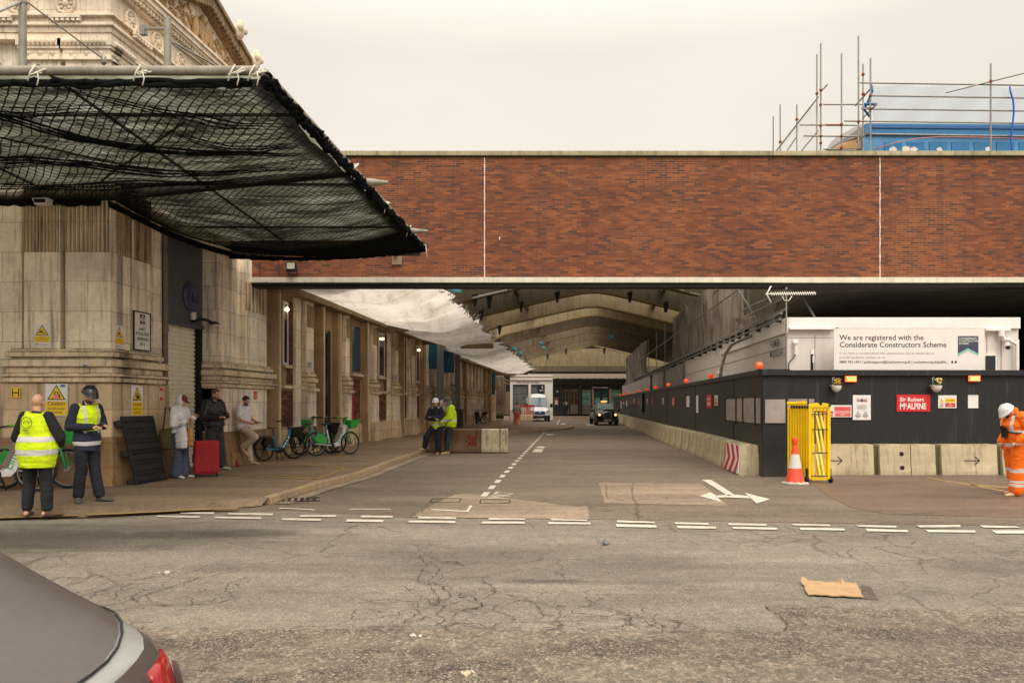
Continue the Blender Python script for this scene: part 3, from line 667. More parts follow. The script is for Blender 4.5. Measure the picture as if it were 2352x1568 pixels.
for a, b in ((646, 722), (848, 915), (927, 962), (978, 1062), (1071, 1108)): hb('string_course', M_MOULD, .01, lambda mb: mb.box(UW-.02, UW+.09, T(a, UW), T(b, UW), 2.06, 2.16))
hb('footing', M_STONE_LO, 0, lambda mb: mb.box(UW-.3, UW+.06, T(620, -.1), TE, .1, .85))
# eaves rail over the whole street side, and the wall over it
hb('eaves_rail', M_CONC_L, .01, lambda mb: mb.box(-.3, .26, T(613), T(965), 4.80, 4.99))
hb('eaves_rail', M_CONC_L, .01, lambda mb: mb.box(-.3, .26, T(1046), TE, 4.5, 4.70))
# ---- upper order: capitals, architrave, frieze with rosettes, cornice
def ring(mb, x0, pr, z0, z1, y1=6.25): mb.box(x0, pr, -pr-.05, y1, z0, z1)
hb('architrave', M_STONE_HI, .01, lambda mb: (ring(mb, -16, .10, 8.25, 8.37), ring(mb, -16, .13, 8.37, 8.47), ring(mb, -16, .19, 8.47, 8.53), ring(mb, -16, .15, 8.53, 8.62), ring(mb, -16, .24, 8.62, 8.66)))
hb('frieze', M_STONE_HI, 0, lambda mb: ring(mb, -16, .08, 8.66, 9.16))
for i in range(9):
    x = -.75-i*1.25+.1; mg = MB().use(M_STONE_HI)     # guttae blocks hanging under the ledge
    mg.box(x-.28, x+.28, -.30, -.22, 8.58, 8.63)
    for k in range(6): mg.box(x-.26+k*.095, x-.20+k*.095, -.29, -.23, 8.53, 8.585)
    mg.build('guttae', hall)
for i in range(4):
    y = .6+i*1.5; mg = MB().use(M_STONE_HI); mg.box(.2, .27, y-.28, y+.28, 8.58, 8.63)
    for k in range(6): mg.box(.2, .265, y-.26+k*.095, y-.20+k*.095, 8.53, 8.585)
    mg.build('guttae', hall)
def rosette(M):
    mb = MB(M).use(M_STONE_HI); n = 24
    mb.lathe([(0, .0), (.19, .0), (.19, .05), (.17, .065), (.15, .05), (.14, .02), (0, .02)], n=n)
    mb.lathe([(.055, .02), (.05, .06), (.025, .07), (0, .075)], n=12)
    for k in range(8):
        a = k*math.pi/4; R = Matrix.Rotation(a, 4, 'Z')
        mb.ball((0, 0, 0), (.035, .018, .03), 8, 5, M=(R.to_3x3() @ Matrix.Identity(3)))
        vs = []
        mb.ball((math.cos(a)*.098, math.sin(a)*.098, .03), (.038, .024, .025), 8, 6, M=R.to_3x3())
    return mb
FRT = Matrix.Rotation(math.radians(90), 4, 'X')           # faces -y
SDE = Matrix.Rotation(math.radians(90), 4, 'Y')           # faces +x
for i in range(7):
    rosette(Matrix.Translation((-.72-i*.855, -.13, 8.9)) @ FRT).build('rosette', hall)
for i in range(7):
    rosette(Matrix.Translation((.08, .45+i*.87, 8.9)) @ SDE).build('rosette', hall)
# capitals
def capital(x0, x1, y0, y1, pr=.0):
    mb = MB().use(M_STONE_HI)
    mb.box(x0-.05, x1+.05, y0-.05, y1+.05, 7.88, 7.93); mb.box(x0-.02, x1+.02, y0-.02, y1+.02, 7.93, 8.08); mb.box(x0-.06, x1+.06, y0-.06, y1+.06, 8.08, 8.13)
    n = max(3, int((x1-x0)/.075)); fr = x1-x0 > .3
    for k in range(n if fr else 0):
        x = x0+(x1-x0)*(k+.5)/n; mb.ball((x, y0-.09, 8.185), (.028, .05, .052), 8, 6)
    m_ = max(3, int((y1-y0)/.075))
    for k in range(m_):
        y = y0+(y1-y0)*(k+.5)/m_; mb.ball((x1+.09, y, 8.185), (.05, .028, .052), 8, 6)
    mb.box(x0-.08, x1+.08, y0-.08, y1+.08, 8.13, 8.25)
    for k in range(3):
        if fr: mb.lathe([(0, .03), (.02, .03), (.04, .012), (.045, 0)], c=(x0+(x1-x0)*(k+.5)/3, y0-.02, 8.0), n=10, M=FRT.to_3x3())
        mb.lathe([(0, .03), (.02, .03), (.04, .012), (.045, 0)], c=(x1+.02, y0+(y1-y0)*(k+.5)/3, 8.0), n=10, M=SDE.to_3x3())
    mb.build('capital', hall)
for a, b in PF+PL: capital(a, b, -.12, .1)
capital(-.2, .06, .0, T(293)); capital(-.2, .06, T(304), T(346))
capital(-.3, .06, T(500), T(542)); capital(-.3, .06, T(561), T(611))
# ---- cornice and pediment on the street side
PC, PH, PZ = 3.1, 3.35, 9.18
co = MB().use(M_STONE_HI)
ring(co, -16, .18, 9.16, 9.22, PC+PH-.1); ring(co, -16, .30, 9.29, 9.34, PC+PH)
ring(co, -16, .34, 9.34, 9.44, PC+PH+.05); ring(co, -16, .38, 9.44, 9.50, PC+PH+.05)
for i in range(60): co.box(.18, .27, -.2+i*.11, -.14+i*.11, 9.22, 9.29)
for i in range(50): co.box(-.2-i*.11, -.14-i*.11, -.32, -.23, 9.22, 9.29)
co.build('cornice', hall)
ty = MB().use(M_STONE_HI); ty.prism([(-.3, PC-PH+.25, 9.5), (-.3, PC+PH-.25, 9.5), (-.3, PC, 10.6)], (.33, 0, 0)); ty.build('tympanum', hall)
rk = MB().use(stonemat('dark_cornice_stone', (160, 132, 96), (9, 9), .7, grime=.6)); sl = (10.72-9.55)/(PH+.15)
def rake(mb, s, z0, z1, x1, x0=-.4):
    a = (PC+s*(PH+.15)); mb.prism([(x0, a, 9.5+z0), (x0, PC, 10.66+z0), (x0, PC, 10.66+z1), (x0, a, 9.5+z1)], (x1-x0, 0, 0))
for s in (-1, 1):
    rake(rk, s, -.10, .0, .20); rake(rk, s, .0, .14, .30); rake(rk, s, .14, .24, .36)
    for i in range(30):
        t = (i+.5)/30; y = PC+s*(PH+.15)*t; z = 10.66-1.16*t
        rk.box(.2, .32, y-.035, y+.035, z-.115, z-.02)
rk.build('raking_cornice', hall)
rf = MB().use(mat('roof_slate', (.08, .08, .08), .7)); rf.prism([(-9, PC-PH-.1, 9.5), (-9, PC, 10.7), (-9, PC+PH+.1, 9.5)], (8.6, 0, 0)); rf.build('roof', hall)
an = MB().use(M_STONE_HI)     # antefixes along the raking cornice
for t in (.34, .60):
    y = PC+(PH+.1)*t; z = 10.9-1.16*t; an.ball((.36, y, z+.06), (.12, .16, .2), 10, 8); an.ball((.38, y, z+.22), (.10, .09, .12), 8, 6); an.ball((.46, y+.1, z+.12), (.07, .08, .1), 8, 6); an.ball((.46, y-.1, z+.12), (.07, .08, .1), 8, 6)
an.build('antefix', hall)
rl = MB().use(stonemat('carved_stone', (196, 160, 110), (9, 9), .5, grime=.6)); rr = random.Random(3)
for k in range(420):             # scrolling foliage carved in relief
    t = rr.uniform(-1, 1); y = PC+t*(PH-.6); zt = 9.56+(1-abs(t))*.92*rr.random()
    if abs(y-PC) < .32: continue
    s = rr.uniform(.018, .048); rl.ball((.04, y, zt), (s*.8, s*rr.uniform(.5, 1.6), s*rr.uniform(.5, 1.5)), 8, 5)
for s in (-1, 1):
    for q in range(4):
        cy, cz, r0 = PC+s*(.6+q*.52), 9.80-.045*q+.12*(q == 0), .19-.028*q
        rl.tube([(.05, cy+math.cos(a*.5)*r0*(1-a/16), cz+math.sin(a*.5)*r0*(1-a/16)) for a in range(14)], .03, 6)
for i in range(9): rl.ball((.06, PC+.05*math.sin(i*2), 9.62+i*.03), (.1, .22-.012*i, .06), 10, 6)
rl.prism([(.03, PC-.22, 10.15), (.03, PC-.2, 9.85), (.03, PC, 9.62), (.03, PC+.2, 9.85), (.03, PC+.22, 10.15)], (.12, 0, 0))
rl.ball((.12, PC, 10.24), (.09, .1, .12), 10, 8); rl.ball((.1, PC-.32, 9.92), (.08, .09, .26), 10, 8); rl.ball((.1, PC+.32, 9.92), (.08, .09, .26), 10, 8)
rl.build('carved_relief', hall)
# downpipe
dp = thing('downpipe', 'brown cast iron downpipe between the corner pier and the roller shutter', 'drainpipe', FR @ Vector((-.02, T(381), .12)))
mb = MB().use(mat('brown_pipe_paint', (.17, .12, .09), .55, var=.25, streak=.3)); mb.cyl((0, 0, 0), (0, 0, 5.2), .062, n=14); mb.build('pipe', dp)
mb = MB().use(MATS['brown_pipe_paint'])
for z in (.1, 1.55, 1.95, 3.0, 4.25): mb.cyl((0, 0, z), (0, 0, z+.09), .078, n=14)
mb.build('collar', dp); mb = MB().use(M_RUST); mb.cyl((-.02, 0, 4.3), (-.28, -.3, 4.32), .012); mb.build('bracket', dp)
# ---- disc sign and lamp over the shutter
so_ = MB().use(mat('blue_enamel', (.05, .055, .13), .4, var=.25)); c = Vector((-.33, (DOOR0+DOOR1)/2+.10, 3.97)); c.y = (T(437, -.33)); c.z = HZ(681, FY(437, -.33))
so_.lathe([(0, .03), (.33, .03), (.345, .015), (.345, 0), (0, 0)], c=(0, 0, 0), n=32, M=SDE.to_3x3()); so_.use(M_TEXT)
so_.text('16', (.032, -.24, -.12), (0, 1, 0), (0, 0, 1), .36, .002, bold=.012); so_.text('a', (.032, .15, -.13), (0, 1, 0), (0, 0, 1), .2, .002, bold=.008)
o = so_.build('door_number_sign'); o.location = FR @ c; o.rotation_euler = (0, 0, -ANG); tag(o, 'round dark blue disc reading 16a on the grey panel over the shutter', 'number sign')
l = thing('bulkhead_lamp', 'arched black and white lamp fixed over the roller shutter', 'lamp', FR @ Vector((-.3, T(440, -.3), 3.5)), -ANG)
mb = MB().use(M_BLACK); mb.tube([(0, 0, 0), (.22, 0, .05), (.32, .12, .03), (.36, .3, -.02)], .035); mb.ball((.36, .32, -.02), (.1, .2, .05)); mb.build('arm', l)
mb = MB().use(M_OFFW); mb.cyl((.02, 0, .03), (.02, 0, .2), .07); mb.build('housing', l); mb = MB().use(mat('pale_lens', (.8, .8, .74), .3)); mb.ball((.38, .34, -.05), (.07, .14, .03)); mb.build('lens', l)
# ================================================================ netted canopy over the pavement
HC = 5.48
def EX(y): return -2.93+(y-8.8)*.0755            # right hand edge of the canopy
can = thing('entrance_canopy', 'long glazed canopy on grey pipes projecting from the stone corner over the pavement', 'canopy', (-7, 11, 5.5))
O = Vector((-7, 11, 5.5))
def cb(name, m, fn, bevel=0.):
    mb = MB(Matrix.Translation(-O)).use(m); fn(mb); return mb.build(name, can, bevel)
def f(mb):
    mb.cyl((-16, 8.8, HC+.01), (EX(8.8)-.02, 8.8, HC+.01), .054, n=20)
cb('front_pipe', M_PIPE, f)
cb('side_pipe', M_PIPE, lambda mb: mb.cyl((EX(8.9), 8.9, HC+.02), (EX(18.5), 18.5, HC+.02), .06, n=14))
cb('spike', M_PIPE, lambda mb: (mb.cyl((EX(13.2)-.1, 13.2, HC), (EX(13.2)+.12, 13.2, HC), .075, .072, 16), mb.cyl((EX(13.2)+.12, 13.2, HC), (EX(13.2)+.43, 13.2, HC), .072, .025, 16)))
cb('spike', M_PIPE, lambda mb: (mb.cyl((EX(16.9)-.1, 16.9, HC), (EX(16.9)+.12, 16.9, HC), .07, .068, 16), mb.cyl((EX(16.9)+.12, 16.9, HC), (EX(16.9)+.43, 16.9, HC), .068, .022, 16)))
cb('mast', M_PIPE, lambda mb: (mb.cyl(P(52, 165, 11.3), P(52, -60, 11.3), .055), mb.ball(P(52, 5, 11.3), .07)))
cb('mast', M_PIPE, lambda mb: (mb.cyl(P(385, 160, 11.3), P(385, 44, 11.3), .052), mb.cyl(P(385, 46, 11.3), P(385, 42, 11.3), .056)))
def f(mb):
    for a, b, r in (((56, 0, 11.3), (245, 142, 12.6), .012), ((52, 3, 11.3), (-60, 52, 10.2), .02), ((385, 66, 11.3), (334, 67, 14.2), .028), ((388, 92, 11.3), (498, 153, 13), .016), ((388, 94, 11.3), (478, 160, 12), .012), ((388, 98, 11.3), (430, 158, 11), .008)): mb.cyl(P(*a), P(*b), r, n=8)
    mb.ball(P(238, 138, 12.5), (.05, .05, .09), 8, 6); mb.box(P(326, 70, 14.3).x, P(340, 70, 14.3).x, 14.2, 14.3, HZ(78, 14.2), HZ(56, 14.2))
cb('tie_rod', M_STEEL, f)
# deck of dirty translucent sheets on a dark grid of beams
dk = NB('dirty_glazing'); v = dk.map(); n1 = dk.noise(v, 1.1, 6, .65)
tr = dk.n('ShaderNodeBsdfTranslucent'); df = dk.n('ShaderNodeBsdfDiffuse'); ms = dk.n('ShaderNodeMixShader'); ms.inputs[0].default_value = .16
cc = dk.ramp(n1, [(.28, (.075, .075, .045)), (.5, (.16, .165, .12)), (.72, (.36, .37, .31))])
dk.l(cc, tr.inputs[0]); dk.l(cc, df.inputs[0]); dk.l(tr.outputs[0], ms.inputs[1]); dk.l(df.outputs[0], ms.inputs[2]); dk.l(ms.outputs[0], dk.out.inputs[0])
def f(mb):
    mb.poly([(-16, 9.05, 5.60), (EX(8.8)-.05, 9.05, 5.60), (EX(18.5)-.05, 18.5, 5.62), (-7.0, 18.5, 5.62), (-7.36, 13.75, 5.62), (-16, 13.75, 5.62)])
cb('glazing', dk.m, f)
cb('end_beam', MATS.get('canopy_beam_green_grey') or mat('canopy_beam_green_grey', (.10, .105, .09), .6), lambda mb: mb.box(-7.0, EX(18.5)-.05, 18.46, 18.54, 5.24, 5.60))
def f(mb):
    for i in range(3): y = 10.4+i*3.3; mb.box(-16 if y < 13.7 else -7.2, EX(y)-.05, y-.02, y+.02, 5.57, 5.61)
    for i in range(3): x = -5.6-i*3.1; mb.box(x-.015, x+.015, 8.9, 13.7 if x < -7.2 else 18.4, 5.575, 5.612)
cb('glazing_bar', mat('canopy_beam_green_grey', (.12, .125, .105), .6), f)
def f(mb):
    for a, b in (((-9.5, 9.2, 5.57), (-6.0, 13.0, 5.57)), ((-7.3, 13.4, 5.57), (-4.6, 10.6, 5.57))): mb.cyl(a, b, .018, n=8)
cb('diagonal_brace', mat('brown_brace', (.25, .19, .09), .7), f)
# black safety netting slung below: knotted mesh with the finer debris cloth behind it
def netmat(name, op, cell=.085):
    b = NB(name); v = b.tc.outputs['Object']
    wob = b.n('ShaderNodeTexNoise', i_Scale=.9, i_Detail=3); b.l(v, wob.inputs['Vector'])
    vm = b.n('ShaderNodeVectorMath', operation='MULTIPLY_ADD'); b.l(wob.outputs['Color'], vm.inputs[0]); vm.inputs[1].default_value = (.22, .30, 0); b.l(v, vm.inputs[2])
    sp = b.n('ShaderNodeSeparateXYZ'); b.l(vm.outputs[0], sp.inputs[0]); x, y = sp.outputs['X'], sp.outputs['Y']
    def line(u):
        f = b.math('FRACT', b.math('DIVIDE', u, cell)); d = b.math('ABSOLUTE', b.math('SUBTRACT', f, .5))
        return b.math('GREATER_THAN', d, .415)
    a = line(b.math('ADD', b.math('MULTIPLY', x, .62), b.math('MULTIPLY', y, .5))); c = line(b.math('SUBTRACT', b.math('MULTIPLY', x, .62), b.math('MULTIPLY', y, .5)))
    lines = b.math('MAXIMUM', a, c)
    fold = b.noise(b.map((.28, 2.3, 1), rot=(0, 0, .22)), 1.15, 5, .62)
    fd = b.ramp(fold, [(.30, op-.28), (.44, op), (.50, .95), (.545, op+.05), (.62, op-.05), (.70, .9)])
    al = b.math('MAXIMUM', b.math('MULTIPLY', lines, .98), fd)
    la = b.n('ShaderNodeAttribute', attribute_name='layers'); al = b.math('MAXIMUM', al, b.math('MULTIPLY', la.outputs['Fac'], b.ramp(fold, [(.3, .95), (.5, 1.)])))
    fin_ = b.math('FRACT', b.math('DIVIDE', y, cell/3.7)); 
    al = b.math('ADD', al, b.math('MULTIPLY', b.math('GREATER_THAN', fin_, .7), .03), clamp=True)
    t = b.n('ShaderNodeBsdfTransparent'); ms = b.n('ShaderNodeMixShader'); b.l(al, ms.inputs[0]); b.l(t.outputs[0], ms.inputs[1]); b.l(b.b.outputs[0], ms.inputs[2]); b.l(ms.outputs[0], b.out.inputs[0])
    b.col((.012, .015, .013)); b.set(Roughness=1.); b.b.inputs['Specular IOR Level'].default_value = 0; MATS[name] = b.m; return b.m
from mathutils import noise as _mn
netfold = mat('net_cord_black', (.010, .012, .011), .95)
netfold.node_tree.nodes['Principled BSDF'].inputs['Specular IOR Level'].default_value = 0
def netsurf(name, label, fn, nu, nv, m, grp, dens=None):
    mb = MB().use(m); vs = []; dn_ = []
    for j in range(nv+1):
        for i in range(nu+1): vs.append(fn(i/nu, j/nv)); dn_.append(dens(i/nu, j/nv))
    mb.add(vs, [(j*(nu+1)+i, j*(nu+1)+i+1, (j+1)*(nu+1)+i+1, (j+1)*(nu+1)+i) for j in range(nv) for i in range(nu)], True)
    o = mb.build(name); at = o.data.attributes.new('layers', 'FLOAT', 'POINT'); at.data.foreach_set('value', dn_)      # how many layers of net overlap here
    return tag(o, label, 'netting', grp)
YR0, YR1 = 13.75, 12.2           # the laced joint runs from the building corner to the outer pipe
def ss(a, b, x): t = max(0, min(1, (x-a)/(b-a))); return t*t*(3-2*t)
def d1(u, v): return max(ss(.72, .97, v)*.97, ss(.965, .99, u)*.95, ss(.05, .0, v)*.8)
def d2(u, v): return max(ss(.44, .68, v)*1.03, ss(.30, .02, u), ss(.93, .985, u), ss(.03, .0, v)*.7)
def f1(u, v):
    x = -16+u*(EX(8.8)+16)
    yr = 13.72 if x < -7.4 else 13.72+(x+7.4)/(EX(12.2)+7.4)*(12.2-13.72)
    y = 8.82+v*(yr-8.82); x += (y-8.8)*.0755*u
    s = math.sin(math.pi*v); z = 5.40-.10*v**3-.10*s-.05*s*math.sin(x*1.3+1)+_mn.noise(Vector((x*.5, y*1.3, 0)))*.10*s+_mn.noise(Vector((x*1.4, y*3.2, 4)))*.035*s
    return (x, y, z)
netsurf('safety_net', 'black knotted safety net slung under the front of the canopy above the stone corner', f1, 150, 70, netmat('front_net', .42), 'safety nets under the canopy', d1)
def f2(u, v):
    yy = 13.85+v*4.6; x0 = -7.405+.109*(yy-13.9)+.05
    y0 = yy; y1 = 12.15+v*(18.45-12.15)
    x = x0+u*(EX(y1)-x0); y = y0+u*(y1-y0)
    s = math.sin(math.pi*min(1, v*1.0))*math.sin(math.pi*u)**.6
    z = 5.36-.30*s-.16*v*math.sin(math.pi*u)**.7-.10*(1-u)**2*math.sin(math.pi*min(1, v*1.3))+_mn.noise(Vector((x*.9, y*.8, 2)))*.10*s
    return (x, y, z)
netsurf('safety_net', 'darker black safety net hanging from the laced rope towards the brick bridge', f2, 90, 80, netmat('side_net', .56, .08), 'safety nets under the canopy', d2)
rr = random.Random(11)       # gathers: where the net has been pulled together it hangs in thick dark folds
for (u0, v0, u1, v1, k_) in ((.62, .02, .99, .62, 1.3), (.80, .0, 1., .34, .8), (.48, .30, .97, .78, 1.2), (.25, .35, .70, .60, .9), (.35, .62, .98, .86, 1.), (.0, .55, .45, .8, .9), (.55, .1, .85, .16, .7), (.86, .3, .99, .5, .8)):
    for q in range(3):
        pts = []; N_ = 46
        for i in range(N_):
            t = i/(N_-1); u = u0+(u1-u0)*t; v = v0+(v1-v0)*t+.06*math.sin(math.pi*t)*k_+.022*q*math.sin(math.pi*t)+.006*math.sin(t*20+q); p = Vector(f1(u, min(.99, v))); p.z -= .015+.012*q; pts.append(p)
        MATS.setdefault('_g', [])
        gb_ = MB().use(netfold); gb_.tube(pts, [(.001+.013*math.sin(math.pi*i/(N_-1))**.8)*k_*rr.uniform(.6, 1.3) for i in range(N_)], 6); o = gb_.build('net_fold'); o.parent = bpy.data.objects['safety_net']
rp = MB().use(mat('pale_rope', (.62, .58, .46), .8)); pts = []
for i in range(80):
    u = i/79; p = Vector(f2(u, 0)); p.z -= .02+.03*math.sin(u*60)*.4; p.y -= .02; pts.append(p)
rp.tube(pts, .011, 6); tag(rp.build('lacing_rope'), 'pale rope lacing the two black nets together below the canopy', 'rope')
bn = MB().use(netfold); rr = random.Random(5)
for q in range(7):
    pts = []
    for i in range(180):
        y = 8.82+i/179*9.75; pts.append((EX(y)+.03+rr.uniform(-.05, .05)+.02*math.sin(i*.35+q*2), y, HC-.02-.016*q+rr.uniform(-.03, .03)))
    bn.tube(pts, [.018+.016*math.sin(i*.23+q)**2 for i in range(180)], 5)
for q in range(3): bn.tube([(-16+i*.12, 8.80+rr.uniform(-.03, .03), HC-.12-.015*q+rr.uniform(-.02, .02)) for i in range(109)], .03, 6)
for q in range(3): bn.tube([(-16+i*.12, 13.70+rr.uniform(-.03, .0), 5.29-.03*q+rr.uniform(-.02, .02)) for i in range(72)], .035, 6)
for q in range(3): bn.tube([(-7.36+.109*i*.08+rr.uniform(0, .03), 13.75+i*.08, 5.28-.03*q-.10*math.sin(math.pi*i/58)) for i in range(59)], .035, 6)
for q in range(3): bn.tube([((-6.9)+(EX(18.45)+6.9)*i/60, 18.4+rr.uniform(-.03, .03), 5.22-.02*q+.16*(i/60)**2-.08*math.sin(math.pi*i/60)+rr.uniform(-.015, .015)) for i in range(61)], .035, 6)
tag(bn.build('bunched_net_edge'), 'bunched black net edge tied along the canopy pipes', 'netting', 'safety nets under the canopy')
def tie(c, sc_=1., k=0, lb=''):
    rr = random.Random(k); mb = MB().use(MATS['pale_rope'])
    for q in range(3):
        mb.tube([(math.cos(a*.9)*.08*sc_+rr.uniform(-.02, .02)+.02*q, math.sin(a*.9)*.08*sc_, (rr.uniform(-.03, .03)+.05*math.sin(a))) for a in range(8)], .011, 6)
    mb.tube([(.02, -.07, -.03), (.05, -.09, -.12), (.03, -.09, -.2)], .008, 6); mb.tube([(.0, -.07, .05), (-.04, -.1, -.05), (-.07, -.1, -.15)], .009, 6)
    tag(mb.build('rope_tie', loc=None), lb, 'rope tie', 'white rope ties on the canopy pipes').location = c
tie((P(90, 158, 8.8).x, 8.8, HC), 1, 1, 'white rope tie knotted on the front canopy pipe nearest the first mast')
tie((P(330, 158, 8.8).x, 8.8, HC), .9, 2, 'white rope tie on the front canopy pipe between the two masts and its end')
tie((P(545, 158, 8.8).x, 8.8, HC), 1.1, 3, 'loose white rope tie close to the end of the front canopy pipe')
tie((P(590, 160, 8.8).x, 8.8, HC), .8, 4, 'white rope tie wound round the very end of the front canopy pipe')
tie((EX(12.4), 12.4, HC+.02), 1.2, 5, 'white rope tie beside the nearer pointed canopy spike')
tie((EX(14.6), 14.6, HC), 1., 6, 'white rope tie halfway between the two pointed canopy spikes')
tie((EX(16.6), 16.6, HC), 1., 7, 'white rope tie beside the farther pointed canopy spike')
mb = MB().use(MATS['pale_rope']); c = P(970, 562, 18.5)
mb.tube([c, c+Vector((.05, 0, .02)), c+Vector((.02, 0, -.06)), c+Vector((.08, 0, .0)), c+Vector((.10, 0, -.15)), c+Vector((.12, 0, -.32))], .014, 6)
tag(mb.build('rope_tie'), 'white rope end dangling from the far tip of the canopy net', 'rope tie', 'white rope ties on the canopy pipes')
# lamps under the net
def spot(px, py, Z, lb):
    l = thing('security_light', lb, 'light', P(px, py, Z), 0, 'lights under the canopy'); mb = MB().use(M_OFFW)
    mb.loft([[(-.14, -.02, .05), (.14, -.02, .06), (.15, .2, .06), (-.15, .2, .05)], [(-.11, 0, -.05), (.10, 0, -.05), (.12, .18, -.05), (-.12, .18, -.05)]], False); mb.build('housing', l, .01)
    mb = MB().use(M_GLASSD); mb.box(-.1, .1, -.025, -.005, -.03, .035); mb.build('glass', l); mb = MB().use(M_BLACK); mb.cyl((0, .15, 0), (0, .3, .1), .03); mb.build('bracket', l)
spot(293, 432, 13.4, 'pale box light hanging under the net at the corner of the building')
spot(92, 462, 13.5, 'dark box light under the net above the fluted front pilaster')
# ================================================================ brick bridge over the street
BY = 19.6; X0, X1 = P(570, 0, BY).x, 24.0
zt = HZ(359, BY); zb = HZ(638, BY); zz = HZ(650, BY); zc = HZ(348.5, BY)
br = thing('brick_bridge', 'long red brick bridge spanning the street on a cream painted beam', 'bridge', (0, BY, zb))
O = Vector((0, BY, zb)); TM = Matrix.Translation(-O)
def bb(name, m, fn, bevel=0.):
    mb = MB(TM).use(m); fn(mb); return mb.build(name, br, bevel)
bb('brick_wall', M_BRICK, lambda mb: mb.box(X0, X1, BY, BY+.45, zb, zt))
bb('coping', stonemat('mossy_coping', (176, 168, 132), (1.2, 9), .5, moss=.4), lambda mb: mb.box(X0, X1, BY-.08, BY+.6, zt, zc), .01)
bb('dark_drip', M_TEXT, lambda mb: mb.box(X0, X1, BY-.02, BY, zt-.03, zt))
bb('edge_beam', mat('cream_beam_paint', (.72, .66, .52), .6, var=.15, scale=3, streak=.25), lambda mb: mb.box(X0, X1, BY-.10, BY+.45, zz, zb), .006)
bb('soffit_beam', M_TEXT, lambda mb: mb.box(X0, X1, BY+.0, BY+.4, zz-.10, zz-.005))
bb('deck', M_CONC, lambda mb: mb.box(X0-.5, X1, BY+.45, 22.5, 6.15, 6.5))
for px in (1113, 2021):
    x = P(px, 0, BY).x; bb('joint_seal', M_WHITE, lambda mb: [mb.box(x-.010+.003*math.sin(k*2.3), x+.010+.004*math.sin(k*1.7), BY-.008, BY, zb+.0+(zt-zb)*k/30, zb+(zt-zb)*(k+.96)/30) for k in range(30)])
# right hand part of the bridge is much deeper: low concrete soffit over the building site
bb('site_soffit', mat('dark_soffit', (.11, .095, .07), .9, var=.35, scale=1.5), lambda mb: mb.prism([(8.3, BY+.45, 4.78), (X1, BY+.45, 4.78), (X1, 52, 4.78), (12.2, 52, 4.78)], (0, 0, .5)))  # underside in uneven dark brown
bb('fascia_beam', M_CONC, lambda mb: mb.prism([(8.25, BY+.45, 4.74), (8.0, BY+.45, 4.95), (8.0, BY+.45, 6.1), (8.25, BY+.45, 6.1)], (2.6, 21, 0)))
o = None
# fittings on the brickwork
fl = thing('floodlight', 'square floodlight under the net on the shaded brickwork', 'floodlight', P(668, 612, BY-.25))
mb = MB().use(M_BLACK); mb.box(-.13, .13, 0, .08, -.13, .11); mb.build('housing', fl, .01); mb = MB().use(mat('lit_diffuser', (.55, .52, .42), .3, var=.3)); mb.box(-.10, .10, -.012, -.001, -.06, .09); mb.build('diffuser', fl)
mb = MB().use(M_BLACK); mb.tube([(-.12, .05, 0), (-.12, .2, -.17), (.12, .2, -.17), (.12, .05, 0)], .014, 6); mb.ball((0, .02, -.2), .04); mb.build('bracket', fl)
cc = thing('bracket_box', 'pale camera box and bracket fixed on the brickwork below the net tip', 'camera', P(911, 590, BY-.06))
mb = MB().use(mat('brown_box', (.30, .22, .13), .6)); mb.box(-.13, .13, 0, .05, -.2, .14); mb.build('back_plate', cc, .01); mb = MB().use(M_BLACK); mb.cyl((-.02, -.16, .06), (-.02, 0, .06), .05); mb.ball((-.02, -.16, .05), .055); mb.build('camera', cc)
tag(MB().use(M_WHITE).tube([P(1147, 545, BY-.03), P(1148, 549, BY-.05), P(1146, 552, BY-.03)], .014, 6).build('wall_hook'), 'small white hook on the brick wall right of the first seal', 'hook')
cbm = MB().use(M_BLACK); cbm.tube([P(597, 600, BY-.04), P(598, 630, BY-.05), P(605, 652, BY-.1), P(614, 648, BY-.1)], .012, 6); cbm.tube([P(640, 600, BY-.04), P(643, 636, BY-.05), P(652, 655, BY-.06)], .012, 6)
tag(cbm.build('hanging_cable'), 'black cables dangling at the dark left end of the bridge', 'cable')
